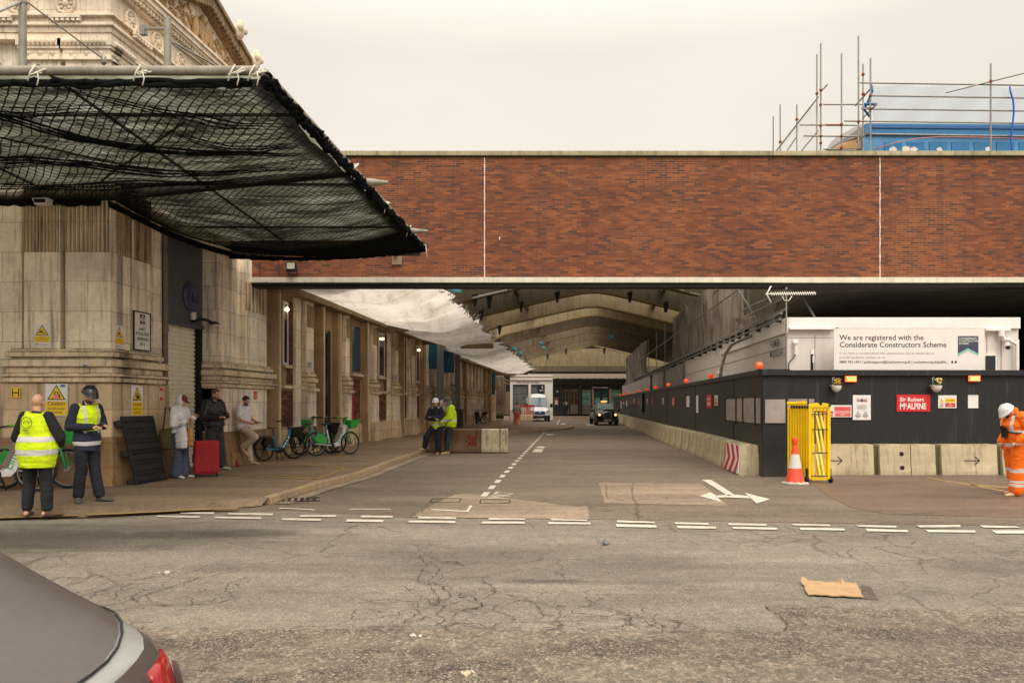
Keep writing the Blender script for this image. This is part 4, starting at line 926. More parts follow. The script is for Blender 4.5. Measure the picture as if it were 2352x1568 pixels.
# ================================================================ arched concrete roof over the street
roof = thing('arched_roof', 'row of weathered concrete arch ribs roofing the street behind the bridge', 'roof', (3.5, 33, 5))
RO = Vector((3.5, 33, 5))
def cxr(Y): return .1063*Y
LOW = [(-8.6, 4.6), (-7.75, 4.7), (-7.6, 5.9), (-7.35, 6.35), (-6.9, 6.66), (-6.3, 6.88), (-2.2, 7.84), (-1.2, 8.06), (-.4, 8.2), (.4, 8.23), (1.2, 8.1), (2.2, 7.88), (5.8, 7.02), (8.8, 6.25), (9.4, 5.9), (9.6, 4.6), (10.4, 4.6)]
UP = [(10.4, 8.0), (6, 9.1), (1.5, 10.0), (-1.5, 10.0), (-6, 9.1), (-8.6, 8.6)]
RIBS = [31.6, 38, 44.4, 51, 56.5, 63, 69.5, 76.5, 84]
for k, Y in enumerate(RIBS):
    c = cxr(Y); mb = MB(Matrix.Translation(-RO)).use(M_CONC_L if k in (3, 4) else M_CONC)  # two ribs paler: the daylight on them is put into the colour
    # lower edge web built as strips so the curved soffit renders cleanly
    lo = LOW; top = []
    for u, h in lo:
        top.append(h+(.35+(6.64*(Y/RIBS[k-1]-1) if k else 1.6))*(1 if abs(u) < 7.3 else 1.35))
    for (u0, h0), (u1, h1), t0, t1 in zip(lo, lo[1:], top, top[1:]):
        if u1 <= u0: continue
        A = [(c+u0, Y, h0), (c+u1, Y, h1), (c+u1, Y, t1), (c+u0, Y, t0)]
        mb.prism(A, (.035, .38, 0))
    mb.build('rib', roof)
    # thin lip standing out along the lower edge
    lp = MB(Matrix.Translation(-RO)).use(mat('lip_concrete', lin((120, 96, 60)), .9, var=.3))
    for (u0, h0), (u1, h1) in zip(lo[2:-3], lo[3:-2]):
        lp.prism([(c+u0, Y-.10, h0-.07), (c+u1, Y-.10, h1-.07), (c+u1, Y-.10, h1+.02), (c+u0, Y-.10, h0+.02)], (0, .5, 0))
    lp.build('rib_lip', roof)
    if k < 8:
        br_ = MB(Matrix.Translation(-RO)).use(M_CONC)
        for u in (-7.2, -4.4, -1.6, 4.1, 7.2):     # longitudinal struts standing under the slab
            h = 7.35+(1-abs(u)/9.5)*1.25; Yn = RIBS[k+1]
            if u in (-4.4, 4.1, -7.2): br_.hexa([(c+u-.12, Y+.38, h), (c+u+.12, Y+.38, h), (cxr(Yn)+u+.12, Yn, h), (cxr(Yn)+u-.12, Yn, h)], [(c+u-.12, Y+.38, h+.4), (c+u+.12, Y+.38, h+.4), (cxr(Yn)+u+.12, Yn, h+.4), (cxr(Yn)+u-.12, Yn, h+.4)])
        br_.build('strut', roof)
def shade_slab(Ya, Yb, ua, ub, m=M_CONC):
    mb = MB(Matrix.Translation(-RO)).use(m)
    def q(u, Y): return Vector((cxr(Y)+u, Y, 8.95+(1-abs(u)/9.5)*1.3))
    us = sorted({ua, ub, 0.} if ua < 0 < ub else {ua, ub})
    for a, b in zip(us, us[1:]): mb.hexa([q(a, Ya), q(b, Ya), q(b, Yb), q(a, Yb)], [q(a, Ya)+Vector((0, 0, .2)), q(b, Ya)+Vector((0, 0, .2)), q(b, Yb)+Vector((0, 0, .2)), q(a, Yb)+Vector((0, 0, .2))])
    mb.build('shade_slab', roof)
shade_slab(31.8, 36, -9, 9); shade_slab(38.2, 43, -9, 9); shade_slab(44.5, 49.0, -9, 9); shade_slab(51, 84, 1.0, 10.3); shade_slab(84, 85, -9, 9); shade_slab(60.5, 62, -9, 1)  # mostly unseen slabs, laid out to darken some ribs and open others
mb = MB(Matrix.Translation(-RO)).use(M_CONC_L); Y = 90.; c = cxr(Y)
mb.prism([(c-9.4, Y, 6.15), (c+9.4, Y, 6.15), (c+9.4, Y, 6.4), (c+1.2, Y, 8.25), (c-1.2, Y, 8.25), (c-9.4, Y, 6.4)], (0, .4, 0)); mb.prism([(c-9.4, Y+.1, 6.4), (c, Y+.1, 8.6), (c+9.4, Y+.1, 6.4), (c+9.4, Y+.1, 10.5), (c-9.4, Y+.1, 10.5)], (0, .4, 0))
mb.build('end_gable', roof)
mb = MB(Matrix.Translation(-RO)).use(M_CONC); mb.box(c-7.2, c+9.4, Y-.3, Y+.3, 5.5, 6.14); mb.build('end_beam', roof)
sk = MB(Matrix.Translation(-RO)).use(mat('skylight_glow_bar', (.75, .72, .66), .4))  # solid pale bars: brightness of the skylight slots put into colour
for k, u in ((0, -5.2), (0, 5.6)):
    pass
for (a, b, Y) in (((1085, 686), (1165, 668), 37.2), ((1170, 667), (1200, 658), 37.2), ((1535, 659), (1572, 668), 37.2), ((1590, 674), (1625, 682), 37.2)):
    p, q = P(*a, Y), P(*b, Y); sk.hexa([p, q, q+Vector((0, .5, .1)), p+Vector((0, .5, .1))], [p+Vector((0, 0, .07)), q+Vector((0, 0, .07)), q+Vector((0, .5, .17)), p+Vector((0, .5, .17))])
sk.build('skylight_glow_bar', roof)
# teal sheets caught in the roof, one each
for i, (px, py, Z, s, lb) in enumerate(((1040, 665, 30, .6, 'large teal sheet tucked under the roof just behind the bridge'), (1183, 803, 62, .5, 'teal sheet scrap on the left haunch of the arches nearest the white tarpaulin'), (1196, 812, 68, .45, 'teal scrap below the others on the left haunch of the arches'),
                                        (1243, 789, 68, .5, 'teal scrap hanging from the arches left of centre'), (1250, 800, 74, .4, 'smaller teal scrap hanging under the arches left of centre'), (1405, 775, 68, .6, 'teal scrap hanging on the right of the arches'))):
    mb = MB().use(mat('teal_sheet', (.05, .26, .30), .5)); rr = random.Random(i); s *= .6; s2 = s*1.3
    mb.loft([[(-s, 0, s*.5), (s*.5, -.1, s*.45), (s, .2, .1), (-s*.2, .2, .2)], [(-s*.3, 0, -s*.2), (s*.6, -.1, -s*.3), (s*.9, .2, -s*.3), (0, .2, -s*.4)]], False)
    o = mb.build('teal_sheet'); o.location = P(px, py, Z); tag(o, lb, 'sheet', 'teal sheets in the roof')
for px, py, Y in ((1090, 690, 37.5), (1105, 725, 44), (1147, 758, 50.5), (1123, 695, 37.5), (1197, 706, 43.8), (1280, 683, 43.6), (1447, 683, 43.5), (1530, 706, 43.6), (1300, 808, 80), (1388, 806, 80), (1258, 820, 82)):
    mb = MB(Matrix.Translation(-RO)).use(M_TEXT); p = P(px, py, Y-.15); mb.loft([[p+Vector((-.13, 0, .3)), p+Vector((.16, 0, .35)), p+Vector((.16, .3, .3)), p+Vector((-.13, .3, .3))], [p+Vector((-.05, 0, -.28)), p+Vector((.06, 0, -.3)), p+Vector((.06, .3, -.25)), p+Vector((-.05, .3, -.25))]], False); mb.build('bracket', roof)
# ================================================================ white debris tarpaulins slung along the left side
tp = NB('white_debris_sheet'); v = tp.map(); n1 = tp.noise(tp.map((1, 1, 1)), .8, 6, .65)
cc = tp.ramp(n1, [(.25, (.52, .45, .38)), (.5, (.70, .65, .58)), (.7, (.80, .76, .70))])
tr = tp.n('ShaderNodeBsdfTranslucent'); df = tp.n('ShaderNodeBsdfDiffuse'); ms = tp.n('ShaderNodeMixShader'); ms.inputs[0].default_value = .3
sy_ = tp.n('ShaderNodeSeparateXYZ'); tp.l(tp.tc.outputs['Object'], sy_.inputs[0]); fr_ = tp.math('FRACT', tp.math('ADD', tp.math('DIVIDE', sy_.outputs['Y'], 1.65), tp.math('MULTIPLY', n1, .12)))
cc = tp.mix(tp.math('MULTIPLY', tp.math('LESS_THAN', fr_, .022), .5), cc, (.25, .20, .15)); dn = tp.noise(tp.map((2.2, .35, 1), loc=(4, 4, 0)), 1.4, 6, .7)
cc = tp.mix(tp.ramp(dn, [(.52, 0.), (.7, .55)]), cc, (.33, .26, .19))
tp.l(cc, tr.inputs[0]); tp.l(cc, df.inputs[0]); tp.l(tr.outputs[0], ms.inputs[1]); tp.l(df.outputs[0], ms.inputs[2]); tp.l(ms.outputs[0], tp.out.inputs[0])
def tarp(label, Ya, Yb, ha, hb_, hc, hd, wd, seed, n=70):
    mb = MB().use(tp.m); vs = []; nu = 26
    for j in range(n+1):
        Y = Ya+(Yb-Ya)*j/n; xi = -8.92+.109*Y+.25
        bay = abs(math.sin(math.pi*(Y-Ya)/3.3))
        for i in range(nu+1):
            u = i/nu; t = (Y-Ya)/(Yb-Ya)
            W_ = wd*(1-.10*bay*u+.03*math.sin(Y*2.2+seed)); x = xi+u*W_
            hin = ha+(hc-ha)*t; hou = hb_+(hd-hb_)*t
            s = math.sin(math.pi*min(1, u*1.02))
            z = hin*(1-u)+hou*u-.40*s*(.15+.85*bay)+.22*_mn.noise(Vector((x*.7, Y*.5, seed)))*s+.09*(abs(_mn.noise(Vector((x*.9, Y*1.3, seed))))-.2)*s+.04*abs(math.sin(Y*1.9+x*.8))*s
            if j in (0, n): z += .10*math.sin(u*9+seed)*s
            vs.append((x, Y, z))
    mb.add(vs, [(j*(nu+1)+i, j*(nu+1)+i+1, (j+1)*(nu+1)+i+1, (j+1)*(nu+1)+i) for j in range(n) for i in range(nu)], True)
    o = tag(mb.build('debris_sheet'), label, 'tarpaulin', 'white sheets slung along the left side')
tarp('long sagging white sheet slung from the stone hall right behind the brick bridge', 20.3, 39.3, 5.02, 5.75, 4.84, 4.88, 3.8, 1)
tarp('farther sagging white sheet slung beyond the grey steel portal', 41.5, 66.0, 4.72, 5.0, 4.62, 4.62, 3.7, 5, 90)
mb = MB().use(mat('grubby_fringe', (.20, .17, .13), .95)); rr = random.Random(9)
def fringe(Ya, Yb, h0, h1, wd, lb):
    mb = MB().use(MATS['grubby_fringe']); n = int((Yb-Ya)*7)
    for i in range(n):
        t = i/n; Y = Ya+(Yb-Ya)*t; x = -8.92+.109*Y+.25+wd*(.96+rr.uniform(-.03, .05)); z = h0+(h1-h0)*t
        mb.cyl((x-.05, Y, z-.05), (x+rr.uniform(.03, .20), Y+rr.uniform(-.2, .2), z+rr.uniform(-.05, .18)), rr.uniform(.008, .022), .004, 5)
    tag(mb.build('frayed_edge'), lb, 'tarpaulin', 'white sheets slung along the left side')['kind'] = 'stuff'
fringe(24, 39, 5.45, 4.9, 3.8, 'frayed grubby outer edge of the long white sheet'); fringe(42, 66, 5.0, 4.65, 3.7, 'frayed grubby outer edge of the farther white sheet')
tag(MB().use(M_CONC_L).box(P(1058, 0, 40).x, P(1133, 0, 40).x, 40, 40.4, HZ(799, 40), HZ(788, 40)).build('concrete_lintel', bevel=.02), 'pale concrete lintel between the two white sheets', 'beam')
# ================================================================ grey steel portal and blue sheets
pt = thing('steel_portal', 'grey steel goalpost frame standing against the stone hall between the white sheets', 'steel frame', (P(1010, 0, 41).x, 41, .12))
O = Vector((P(1010, 0, 41).x, 41, .12)); TM = Matrix.Translation(-O)
sm = mat('grey_steel_paint', (.30, .29, .28), .6, var=.15, streak=.2)
for px, Y, w_ in ((1010.5, 41, 15), (1051, 47, 12)):
    p = P(px, 0, Y); h = w_/FP*Y/2; mb = MB(TM).use(sm); top = HZ(789, Y)
    mb.box(p.x-h, p.x+h, Y-.02, Y, .5, top); mb.box(p.x-h, p.x-h+.03, Y-.15, Y+.15, .5, top); mb.box(p.x+h-.03, p.x+h, Y-.15, Y+.15, .5, top); mb.build('post', pt)
mb = MB(TM).use(sm); a, b = P(1005, 792, 41), P(1057, 800, 47); mb.hexa([a, a+Vector((.25, 0, 0)), b+Vector((.1, 0, 0)), b-Vector((.2, 0, 0))], [a+Vector((0, 0, .22)), a+Vector((.25, 0, .22)), b+Vector((.1, 0, .25)), b+Vector((-.2, 0, .25))]); mb.box(P(1034, 0, 47).x, P(1057, 0, 47).x, 46.8, 47.2, HZ(887, 47), HZ(882, 47)); mb.build('beam', pt)
mb = MB(TM).use(M_CONC); p = P(1051, 0, 47); mb.box(p.x-.35, p.x+.35, 46.6, 47.4, .12, 1.3); mb.build('base_block', pt, .02)
for (a, b, c_, Y, lb) in ((985, 1003, (786, 846), 40.6, 'bright blue sheet hung left of the grey portal post'), (1019, 1043, (803, 855), 43.5, 'bright blue sheet hung inside the grey portal'), (1129, 1137, (853, 905), 62, 'dark blue sheet at the far end of the stone hall')):
    mb = MB().use(M_BLUES); vs = []; n = 8
    for j in range(n+1):
        for i in range(n+1):
            p = P(a+(b-a)*i/n, c_[0]+(c_[1]-c_[0])*j/n+(2 if i % 2 else 0)*(j == n), Y); p.y += .08*math.sin(i*2.1+j); vs.append(p)
    mb.add(vs, [(j*(n+1)+i, j*(n+1)+i+1, (j+1)*(n+1)+i+1, (j+1)*(n+1)+i) for j in range(n) for i in range(n)], True)
    tag(mb.build('blue_sheet'), lb, 'sheet', 'blue sheets on the stone hall')
# ================================================================ right side: cabins, hoarding, barriers, signs
def HX(Z): return 4.09+.086*Z
def CXX(Z): return 5.15+.087*Z
HT = 2.37
cab = thing('site_cabin', 'white modular site cabin behind the black hoarding', 'cabin', (CXX(18.5), 18.5, 0))
O = Vector((CXX(18.5), 18.5, 0)); TM = Matrix.Translation(-O); ZR = 3.72
def cbn(name, m, fn, bevel=0.):
    mb = MB(TM).use(m); fn(mb); return mb.build(name, cab, bevel)
xr = P(2339, 0, 18.5).x
pan = mat('cabin_panel', 'e2d9cf', .5, var=.07, scale=1.2, streak=.14)
cbn('wall', pan, lambda mb: mb.hexa([(CXX(18.5), 18.5, 0), (xr, 18.5, 0), (xr, 27, 0), (CXX(27), 27, 0)], [(CXX(18.5), 18.5, ZR-.02), (xr, 18.5, ZR-.02), (xr, 27, ZR-.02), (CXX(27), 27, ZR-.02)]))
cbn('roof_edge', M_WHITE, lambda mb: (mb.box(CXX(18.5)-.02, xr, 18.42, 18.5, HZ(755, 18.5), ZR), mb.hexa([(CXX(18.5)-.06, 18.42, 3.35), (CXX(18.5), 18.42, 3.35), (CXX(27), 27, 3.35), (CXX(27)-.06, 27, 3.35)], [(CXX(18.5)-.06, 18.42, ZR), (CXX(18.5), 18.42, ZR), (CXX(27), 27, ZR), (CXX(27)-.06, 27, ZR)])), .006)
cbn('gutter', M_WHITE, lambda mb: (mb.box(P(1812, 0, 18.4).x, P(1914, 0, 18.4).x, 18.34, 18.42, HZ(757, 18.4), HZ(752, 18.4)), mb.box(P(2262, 0, 18.4).x, P(2318, 0, 18.4).x, 18.34, 18.42, HZ(760, 18.4), HZ(754, 18.4))), .004)
cbn('downpipe', M_WHITE, lambda mb: (mb.cyl(P(2300, 757, 18.38), P(2300, 772, 18.38), .07), mb.cyl(P(2300, 772, 18.38), P(2334, 790, 18.38), .04), mb.cyl(P(2336, 780, 18.38), P(2336, 850, 18.38), .045)))
cbn('panel_joint', M_GREYT, lambda mb: [mb.box(P(px, 0, 18.49).x-.006, P(px, 0, 18.49).x+.006, 18.49, 18.5, 2, 3.3) for px in (1872, 2267, 2300)]+[mb.box(P(1808, 0, 18.49).x, P(1914, 0, 18.49).x, 18.49, 18.5, HZ(775, 18.5)-.005, HZ(775, 18.5))])
cbn('corner_post', M_BLACK, lambda mb: mb.box(P(1910, 0, 18.2).x, P(1915.5, 0, 18.2).x, 17.95, 18.0, 1.5, HZ(753, 18)))
wdw = cbn('window', M_WHITE, lambda mb: mb.box(P(2260, 0, 18.45).x, P(2290, 0, 18.45).x, 18.45, 18.5, HZ(856, 18.5), HZ(813, 18.5)))
mb = MB(TM).use(M_GLASSD); mb.box(P(2264, 0, 18.44).x, P(2286, 0, 18.44).x, 18.43, 18.449, HZ(856, 18.5), HZ(817, 18.5)); mb.build('pane', wdw)
mb = MB(TM).use(M_TEXT); a = Vector((CXX(19.35)-.035, 19.35, HZ(796, 19.35))); dd = Vector((.087, 1, 0)).normalized()
# lettering on the cabin's street side
p1 = Vector((CXX(19.9)-.075, 19.9, 0)); 
mb.text('PREMIER', (p1.x, p1.y, HZ(805, 19.9)+.06), -dd, (0, 0, 1), .26, 0, bold=.006); mb.text('MODULAR', (p1.x, p1.y, HZ(805, 19.9)-.2), -dd, (0, 0, 1), .26, 0, bold=.006)
mb.build('lettering', cab)
mb = MB(TM).use(M_WHITE); mb.box(CXX(19.4)-.07, CXX(19.4)-.05, 18.9, 19.95, 2.66, 3.2)
# row of further cabins along the street
row = thing('site_cabin', 'row of pale cabins receding up the street behind the hoarding', 'cabin', (CXX(27.1), 27.1, 0))
O2 = Vector((CXX(27.1), 27.1, 0)); T2 = Matrix.Translation(-O2)
def cseg(a, b, m, nm='wall', z1=ZR-.04, z0=0, off=0., th=3.):
    mb = MB(T2).use(m); mb.hexa([(CXX(a)+off, a, z0), (CXX(a)+off+th, a, z0), (CXX(b)+off+th, b, z0), (CXX(b)+off, b, z0)], [(CXX(a)+off, a, z1), (CXX(a)+off+th, a, z1), (CXX(b)+off+th, b, z1), (CXX(b)+off, b, z1)]); return mb.build(nm, row)
greyp = mat('grey_cabin_panel', (.42, .38, .33), .6, var=.2, scale=1.5, streak=.3)
cseg(27.02, 36, pan); cseg(36, 52, greyp, off=.0); cseg(52, 85, greyp, off=-.1)
for z in (2.4, 2.8, 3.2): cseg(36, 84, M_GREYT, 'panel_joint', z+.015, z, -.115, .02)
for z in (3.0,): cseg(18.6, 36, M_GREYT, 'panel_joint', z+.012, z, -.012, .02)
for z in (36, 44, 52): cseg(z, z+.12, M_PIPE, 'corner_post', 3.6, 0, -.14, .1)
# scaffold tubes and hessian sheeting along the cabin roof line
sg = thing('sheeted_scaffold', 'grubby brown sheeting hung on scaffold tubes over the cabins', 'scaffold', (CXX(24), 24, ZR)); O3 = Vector((CXX(24), 24, ZR)); T3 = Matrix.Translation(-O3)
hs = NB('grubby_sheeting'); v = hs.map((2.2, 2.2, .22)); n1 = hs.noise(v, 1.6, 7, .7); n2 = hs.noise(hs.map(), .5, 3)
hc = hs.ramp(n1, [(.28, (.12, .09, .07)), (.48, (.32, .27, .22)), (.66, (.48, .42, .35)), (.8, (.62, .56, .48))]); hc = hs.mix(1., hc, hs.ramp(n2, [(.3, .6), (.7, 1.2)]), 'MULTIPLY')
tr = hs.n('ShaderNodeBsdfTranslucent'); df = hs.n('ShaderNodeBsdfDiffuse'); ms = hs.n('ShaderNodeMixShader'); ms.inputs[0].default_value = .65
hs.l(hc, tr.inputs[0]); hs.l(hc, df.inputs[0]); hs.l(tr.outputs[0], ms.inputs[1]); hs.l(df.outputs[0], ms.inputs[2]); hs.l(ms.outputs[0], hs.out.inputs[0])
def hess(Za, Zb, z1f, seed, z0=3.78):
    mb = MB(T3).use(hs.m); n = int((Zb-Za)*9); m = 16; vs = []
    for j in range(m+1):
        for i in range(n+1):
            Z = Za+(Zb-Za)*i/n; t = j/m; z1 = z1f(Z)+.09*abs(math.sin(Z*1.3+seed))
            x = CXX(Z)+.18+.07*math.sin(Z*5.1+seed)*(.3+t)+.05*math.sin(Z*11.7+seed*3)+.1*_mn.noise(Vector((Z*.8, t*2, seed)))
            vs.append((x, Z, z0+(z1-z0)*t+.05*_mn.noise(Vector((Z*2, seed, 0)))))
    mb.add(vs, [(j*(n+1)+i, j*(n+1)+i+1, (j+1)*(n+1)+i+1, (j+1)*(n+1)+i) for j in range(m) for i in range(n)], True)
    return mb.build('sheeting', sg)
hess(24.6, 41.5, lambda Z: 6.25 if Z > 27 else 6.25, 1); hess(58.5, 82, lambda Z: 6.5, 2); hess(20.8, 25.2, lambda Z: 4.35, 3)
mb = MB(T3).use(M_STEEL)
for z, o in ((3.84, -.08), (3.95, .02), (3.70, -.12)): mb.cyl((CXX(18.2)+o, 18.6, z), (CXX(82)+o, 82, z-.1), .028, n=6)
mb.cyl((CXX(19)+.3, 19.5, 4.6), (CXX(42)+.3, 42, 4.9), .028, n=6); mb.cyl((CXX(19)+.1, 20.6, 5.25), (CXX(82)+.1, 82, 5.3), .024, n=6)
mb.build('ledger', sg)
for Z in (21, 24, 27, 31, 35, 39, 42, 47, 52, 58): mb = MB(T3).use(M_STEEL); mb.cyl((CXX(Z)+.3, Z, 3.6), (CXX(Z)+.3, Z, 6.6), .028, n=6); mb.build('standard', sg)
mb = MB(T3).use(M_STEEL)
for p, q in (((1688, 652, 23), (1745, 745, 21.5)), ((1829, 655, 21), (1872, 730, 20)), ((1775, 668, 22), (1808, 650, 21)), ((1735, 700, 22), (1800, 672, 20.5)), ((1640, 672, 29), (1660, 655, 28)), ((1560, 745, 38), (1575, 700, 37))): mb = MB(T3).use(M_STEEL); mb.cyl(P(*p), P(*q), .03, n=6); mb.build('brace', sg)
mb = MB(T3).use(M_STEEL); mb.cyl(P(1720, 725, 21), P(1805, 680, 19.9), .03, n=6); mb.build('brace', sg)
rr = random.Random(4)
for i in range(44):
    Z = 19+i*1.1+rr.uniform(-.2, .2); mb = MB(T3).use(M_BLACK); mb.box(CXX(Z)-.16, CXX(Z)-.03, Z-.04, Z+.04, 3.66-rr.random()*.1, 3.82); mb.build('coupler', sg)
# back wall of the covered hall, its interior shade put into near-black, on the far side of the cabins
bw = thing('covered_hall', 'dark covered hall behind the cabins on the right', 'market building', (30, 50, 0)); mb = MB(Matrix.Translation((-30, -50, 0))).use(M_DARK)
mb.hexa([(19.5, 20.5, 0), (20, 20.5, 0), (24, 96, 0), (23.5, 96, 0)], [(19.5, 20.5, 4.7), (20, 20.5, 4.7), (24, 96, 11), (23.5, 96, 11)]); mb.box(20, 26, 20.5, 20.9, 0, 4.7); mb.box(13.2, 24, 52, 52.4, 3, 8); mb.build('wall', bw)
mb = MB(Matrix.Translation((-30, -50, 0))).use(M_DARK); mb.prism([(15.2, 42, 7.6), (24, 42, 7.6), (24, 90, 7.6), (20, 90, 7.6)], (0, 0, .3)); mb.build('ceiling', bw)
# ---------------------------------------------------------------- hoarding
ho = thing('site_hoarding', 'tall black painted hoarding turning the street corner round the building site', 'hoarding', (HX(16.6), 16.6, 0)); O = Vector((HX(16.6), 16.6, 0)); TM = Matrix.Translation(-O)
def hob(name, m, fn, bevel=0., par=None):
    mb = MB(TM).use(m); fn(mb); return mb.build(name, par or ho, bevel)
XC = HX(16.6); XP = P(1808, 0, 16.6).x
def strip(mb, Za, Zb, x0, x1, z0, z1): mb.hexa([(HX(Za)+x0, Za, z0), (HX(Za)+x1, Za, z0), (HX(Zb)+x1, Zb, z0), (HX(Zb)+x0, Zb, z0)], [(HX(Za)+x0, Za, z1), (HX(Za)+x1, Za, z1), (HX(Zb)+x1, Zb, z1), (HX(Zb)+x0, Zb, z1)])
hob('side_panel', M_HOARDS, lambda mb: strip(mb, 16.64, 84, 0, .06, .02, HT-.12))
hob('corner_panel', M_HOARD, lambda mb: (mb.box(XC, XP, 16.58, 16.64, .0, HT-.13), mb.box(XP-.06, XP, 16.64, 17.45, .0, HT-.13)))
hob('front_panel', M_HOARD, lambda mb: mb.box(XP, 30, 17.45, 17.52, .02, 2.26))
hob('capping', M_HOARDS, lambda mb: strip(mb, 16.56, 84, -.05, .11, HT-.12, HT), .004)
hob('capping', M_HOARD, lambda mb: (mb.box(XC-.05, XP+.03, 16.5, 16.7, HT-.135, HT+.0), mb.box(XP-.06, 30, 17.36, 17.58, 2.26, 2.385)), .004)
hob('batten', M_TEXT, lambda mb: [strip(mb, z, z+.05, -.012, 0, .7, HT-.13) for z in (19.6, 26, 34, 42, 52)])
# vision panels
mm = mat('scuffed_vision_panel', (.36, .31, .28), .25, var=.22, scale=4, streak=.15)
for k, (a, b) in enumerate(((1699-1, 1671), (1749.5, 1733),)): pass
xs = [(1668.5, 1691.5), (1693.5, 1707), (1708.8, 1735), (1737.5, 1750)]
def ZH(px): return 4.09/((px-CX)/FP-.086)
for a, b in xs:
    Za, Zb = ZH(b), ZH(a); w_ = hob('vision_panel', mm, lambda mb: strip(mb, Za, Zb, -.016, -.001, 1.17, 1.74))
hob('vision_panel', mm, lambda mb: mb.box(P(1757, 0, 16.57).x, P(1803, 0, 16.57).x, 16.55, 16.575, HZ(971, 16.57), HZ(917, 16.57)))
hob('window_frame', M_TEXT, lambda mb: [strip(mb, ZH(p)-.02, ZH(p)+.05, -.03, 0, 1.12, 1.78) for p in (1667.5, 1692, 1708, 1736, 1750.5)])
hob('vision_panel', mm, lambda mb: (mb.box(P(1811, 0, 17.4).x, P(1855, 0, 17.4).x, 17.42, 17.445, HZ(972, 17.4), HZ(916, 17.4)), mb.box(P(1859, 0, 17.4).x, P(1871, 0, 17.4).x, 17.42, 17.445, HZ(972, 17.4), HZ(916, 17.4))))
# ---------------------------------------------------------------- concrete barriers
def barrier(L, label, loc, rz, m=None, arrow=0, holes=False, h=.69, chev=False):
    t = thing('concrete_barrier', label, 'barrier', loc, rz, 'concrete barriers')
    prof = [(-.02, 0), (-.02, .08), (.005, .26), (.03, h-.02), (.05, h), (.36, h), (.40, h-.02), (.44, .1), (.44, 0)]
    mb = MB().use(m or M_BAR); mb.prism([(.004, y, z) for y, z in prof], (L-.008, 0, 0)); mb.build('block', t, .008)
    if arrow:
        mb = MB().use(M_TEXT); s = arrow; c = L*.55
        def q(x, z): return (c+x*s, -.018+.055*max(0, z-.08)/.6-.004, z)
        for (a, b) in (((-.18, .33), (.16, .33)), ((.06, .42), (.16, .33)), ((.16, .33), (.05, .24))):
            mb.tube([q(*a), q(*b)], .008, 6)
        mb.build('cast_arrow', t)
    if holes:
        mb = MB().use(M_TEXT)
        for z in (.17, .48): mb.lathe([(0, -.005), (.05, -.005), (.05, .004), (0, .004)], c=(L-.2, -.022+.055*max(0, z-.08)/.6, z), n=16, M=FRT.to_3x3())
        mb.build('lifting_hole', t)
    return t
M_BAR = stonemat('barrier_concrete', (206, 190, 156), (9, 9), .45, moss=.5, grime=.4)
ZB = 17.02
for a, b, lb, ar, hl in ((1809, 2008, 'concrete barrier with a cast arrow standing right behind the yellow gate', 1, False), (2021, 2092, 'short concrete barrier with two round lifting holes', 0, True), (2093, 2150, 'short plain concrete barrier touching the one with two round holes', 0, False), (2163, 2292, 'concrete barrier with a cast arrow and scrawled marks left of the orange worker', 1, False), (2303, 2440, 'concrete barrier directly behind the orange worker', 0, False)):
    x0, x1 = P(a, 0, ZB).x, P(b, 0, ZB).x; barrier(x1-x0, lb, (x0, ZB, 0), 0, None, ar, hl)
for a, b, w_ in ((2008, 2021, 'first'), (2150, 2163, 'second'), (2292, 2303, 'third')):
    mb = MB().use(stonemat('mossy_joint', (104, 96, 62), (9, 9), .8, grime=.5)); mb.box(P(a, 0, ZB).x-.01, P(b, 0, ZB).x+.01, ZB+.10, ZB+.36, 0, .64)
    tag(mb.build('barrier_joint'), f'recessed mossy joint in the {w_} gap of the front barriers from the yellow gate', 'barrier', 'concrete barriers')
SA = math.atan(.086); z0 = 16.95; k = 0
first = None
while z0 < 80:
    L = 1.9 if k == 0 else 1.55; ze = z0+L*math.cos(SA)
    # local x runs back down the street so the face (local -y) looks left to the road
    lb = f'{ORD[k]} pale concrete barrier along the street from the hoarding corner' 
    if k == 0: lb = 'concrete barrier at the hoarding corner carrying the red and white chevrons'
    if k < 2:
        t = barrier(L, lb, (HX(ze)-.42, ze, 0), -math.pi/2-SA); first = t
    else:
        t = copy_tree(first); t['label'] = lb; t.location = (HX(ze)-.42+.05*math.sin(k*.5), ze, 0)
    if k == 0:
        # chevron board fixed to the face
        W_, H_ = 1.62, .60; cb_ = MB(); cb_.use(M_SIGNW); x0 = L-1.66; y = -.045
        cb_.hexa([(x0, y, .03), (x0+W_, y, .03), (x0+W_, y+.02, .03), (x0, y+.02, .03)], [(x0, y+.06, .66), (x0+W_, y+.06, .66), (x0+W_, y+.08, .66), (x0, y+.08, .66)])
        cb_.use(M_SIGNR)
        def cp(u, v_): return (x0+max(0, min(1, u))*W_, y-.004+.06*v_, .03+v_*.63)
        for s in range(-1, 4):
            b0 = s*.34+.02
            for (v0, v1, d0, d1) in ((0, .5, 0, .22), (.5, 1, .22, 0)):
                u = [b0+d0, b0+d0+.17, b0+d1+.17, b0+d1]
                if min(u) >= 1 or max(u) <= 0: continue
                cb_.poly([cp(u[0], v0), cp(u[1], v0), cp(u[2], v1), cp(u[3], v1)])
        cvb = cb_.build('chevron_board'); cvb.location = t.location; cvb.rotation_euler = t.rotation_euler; tag(cvb, 'red and white chevron board on the end of the street side barriers', 'chevron board')
    z0 = ze; k += 1
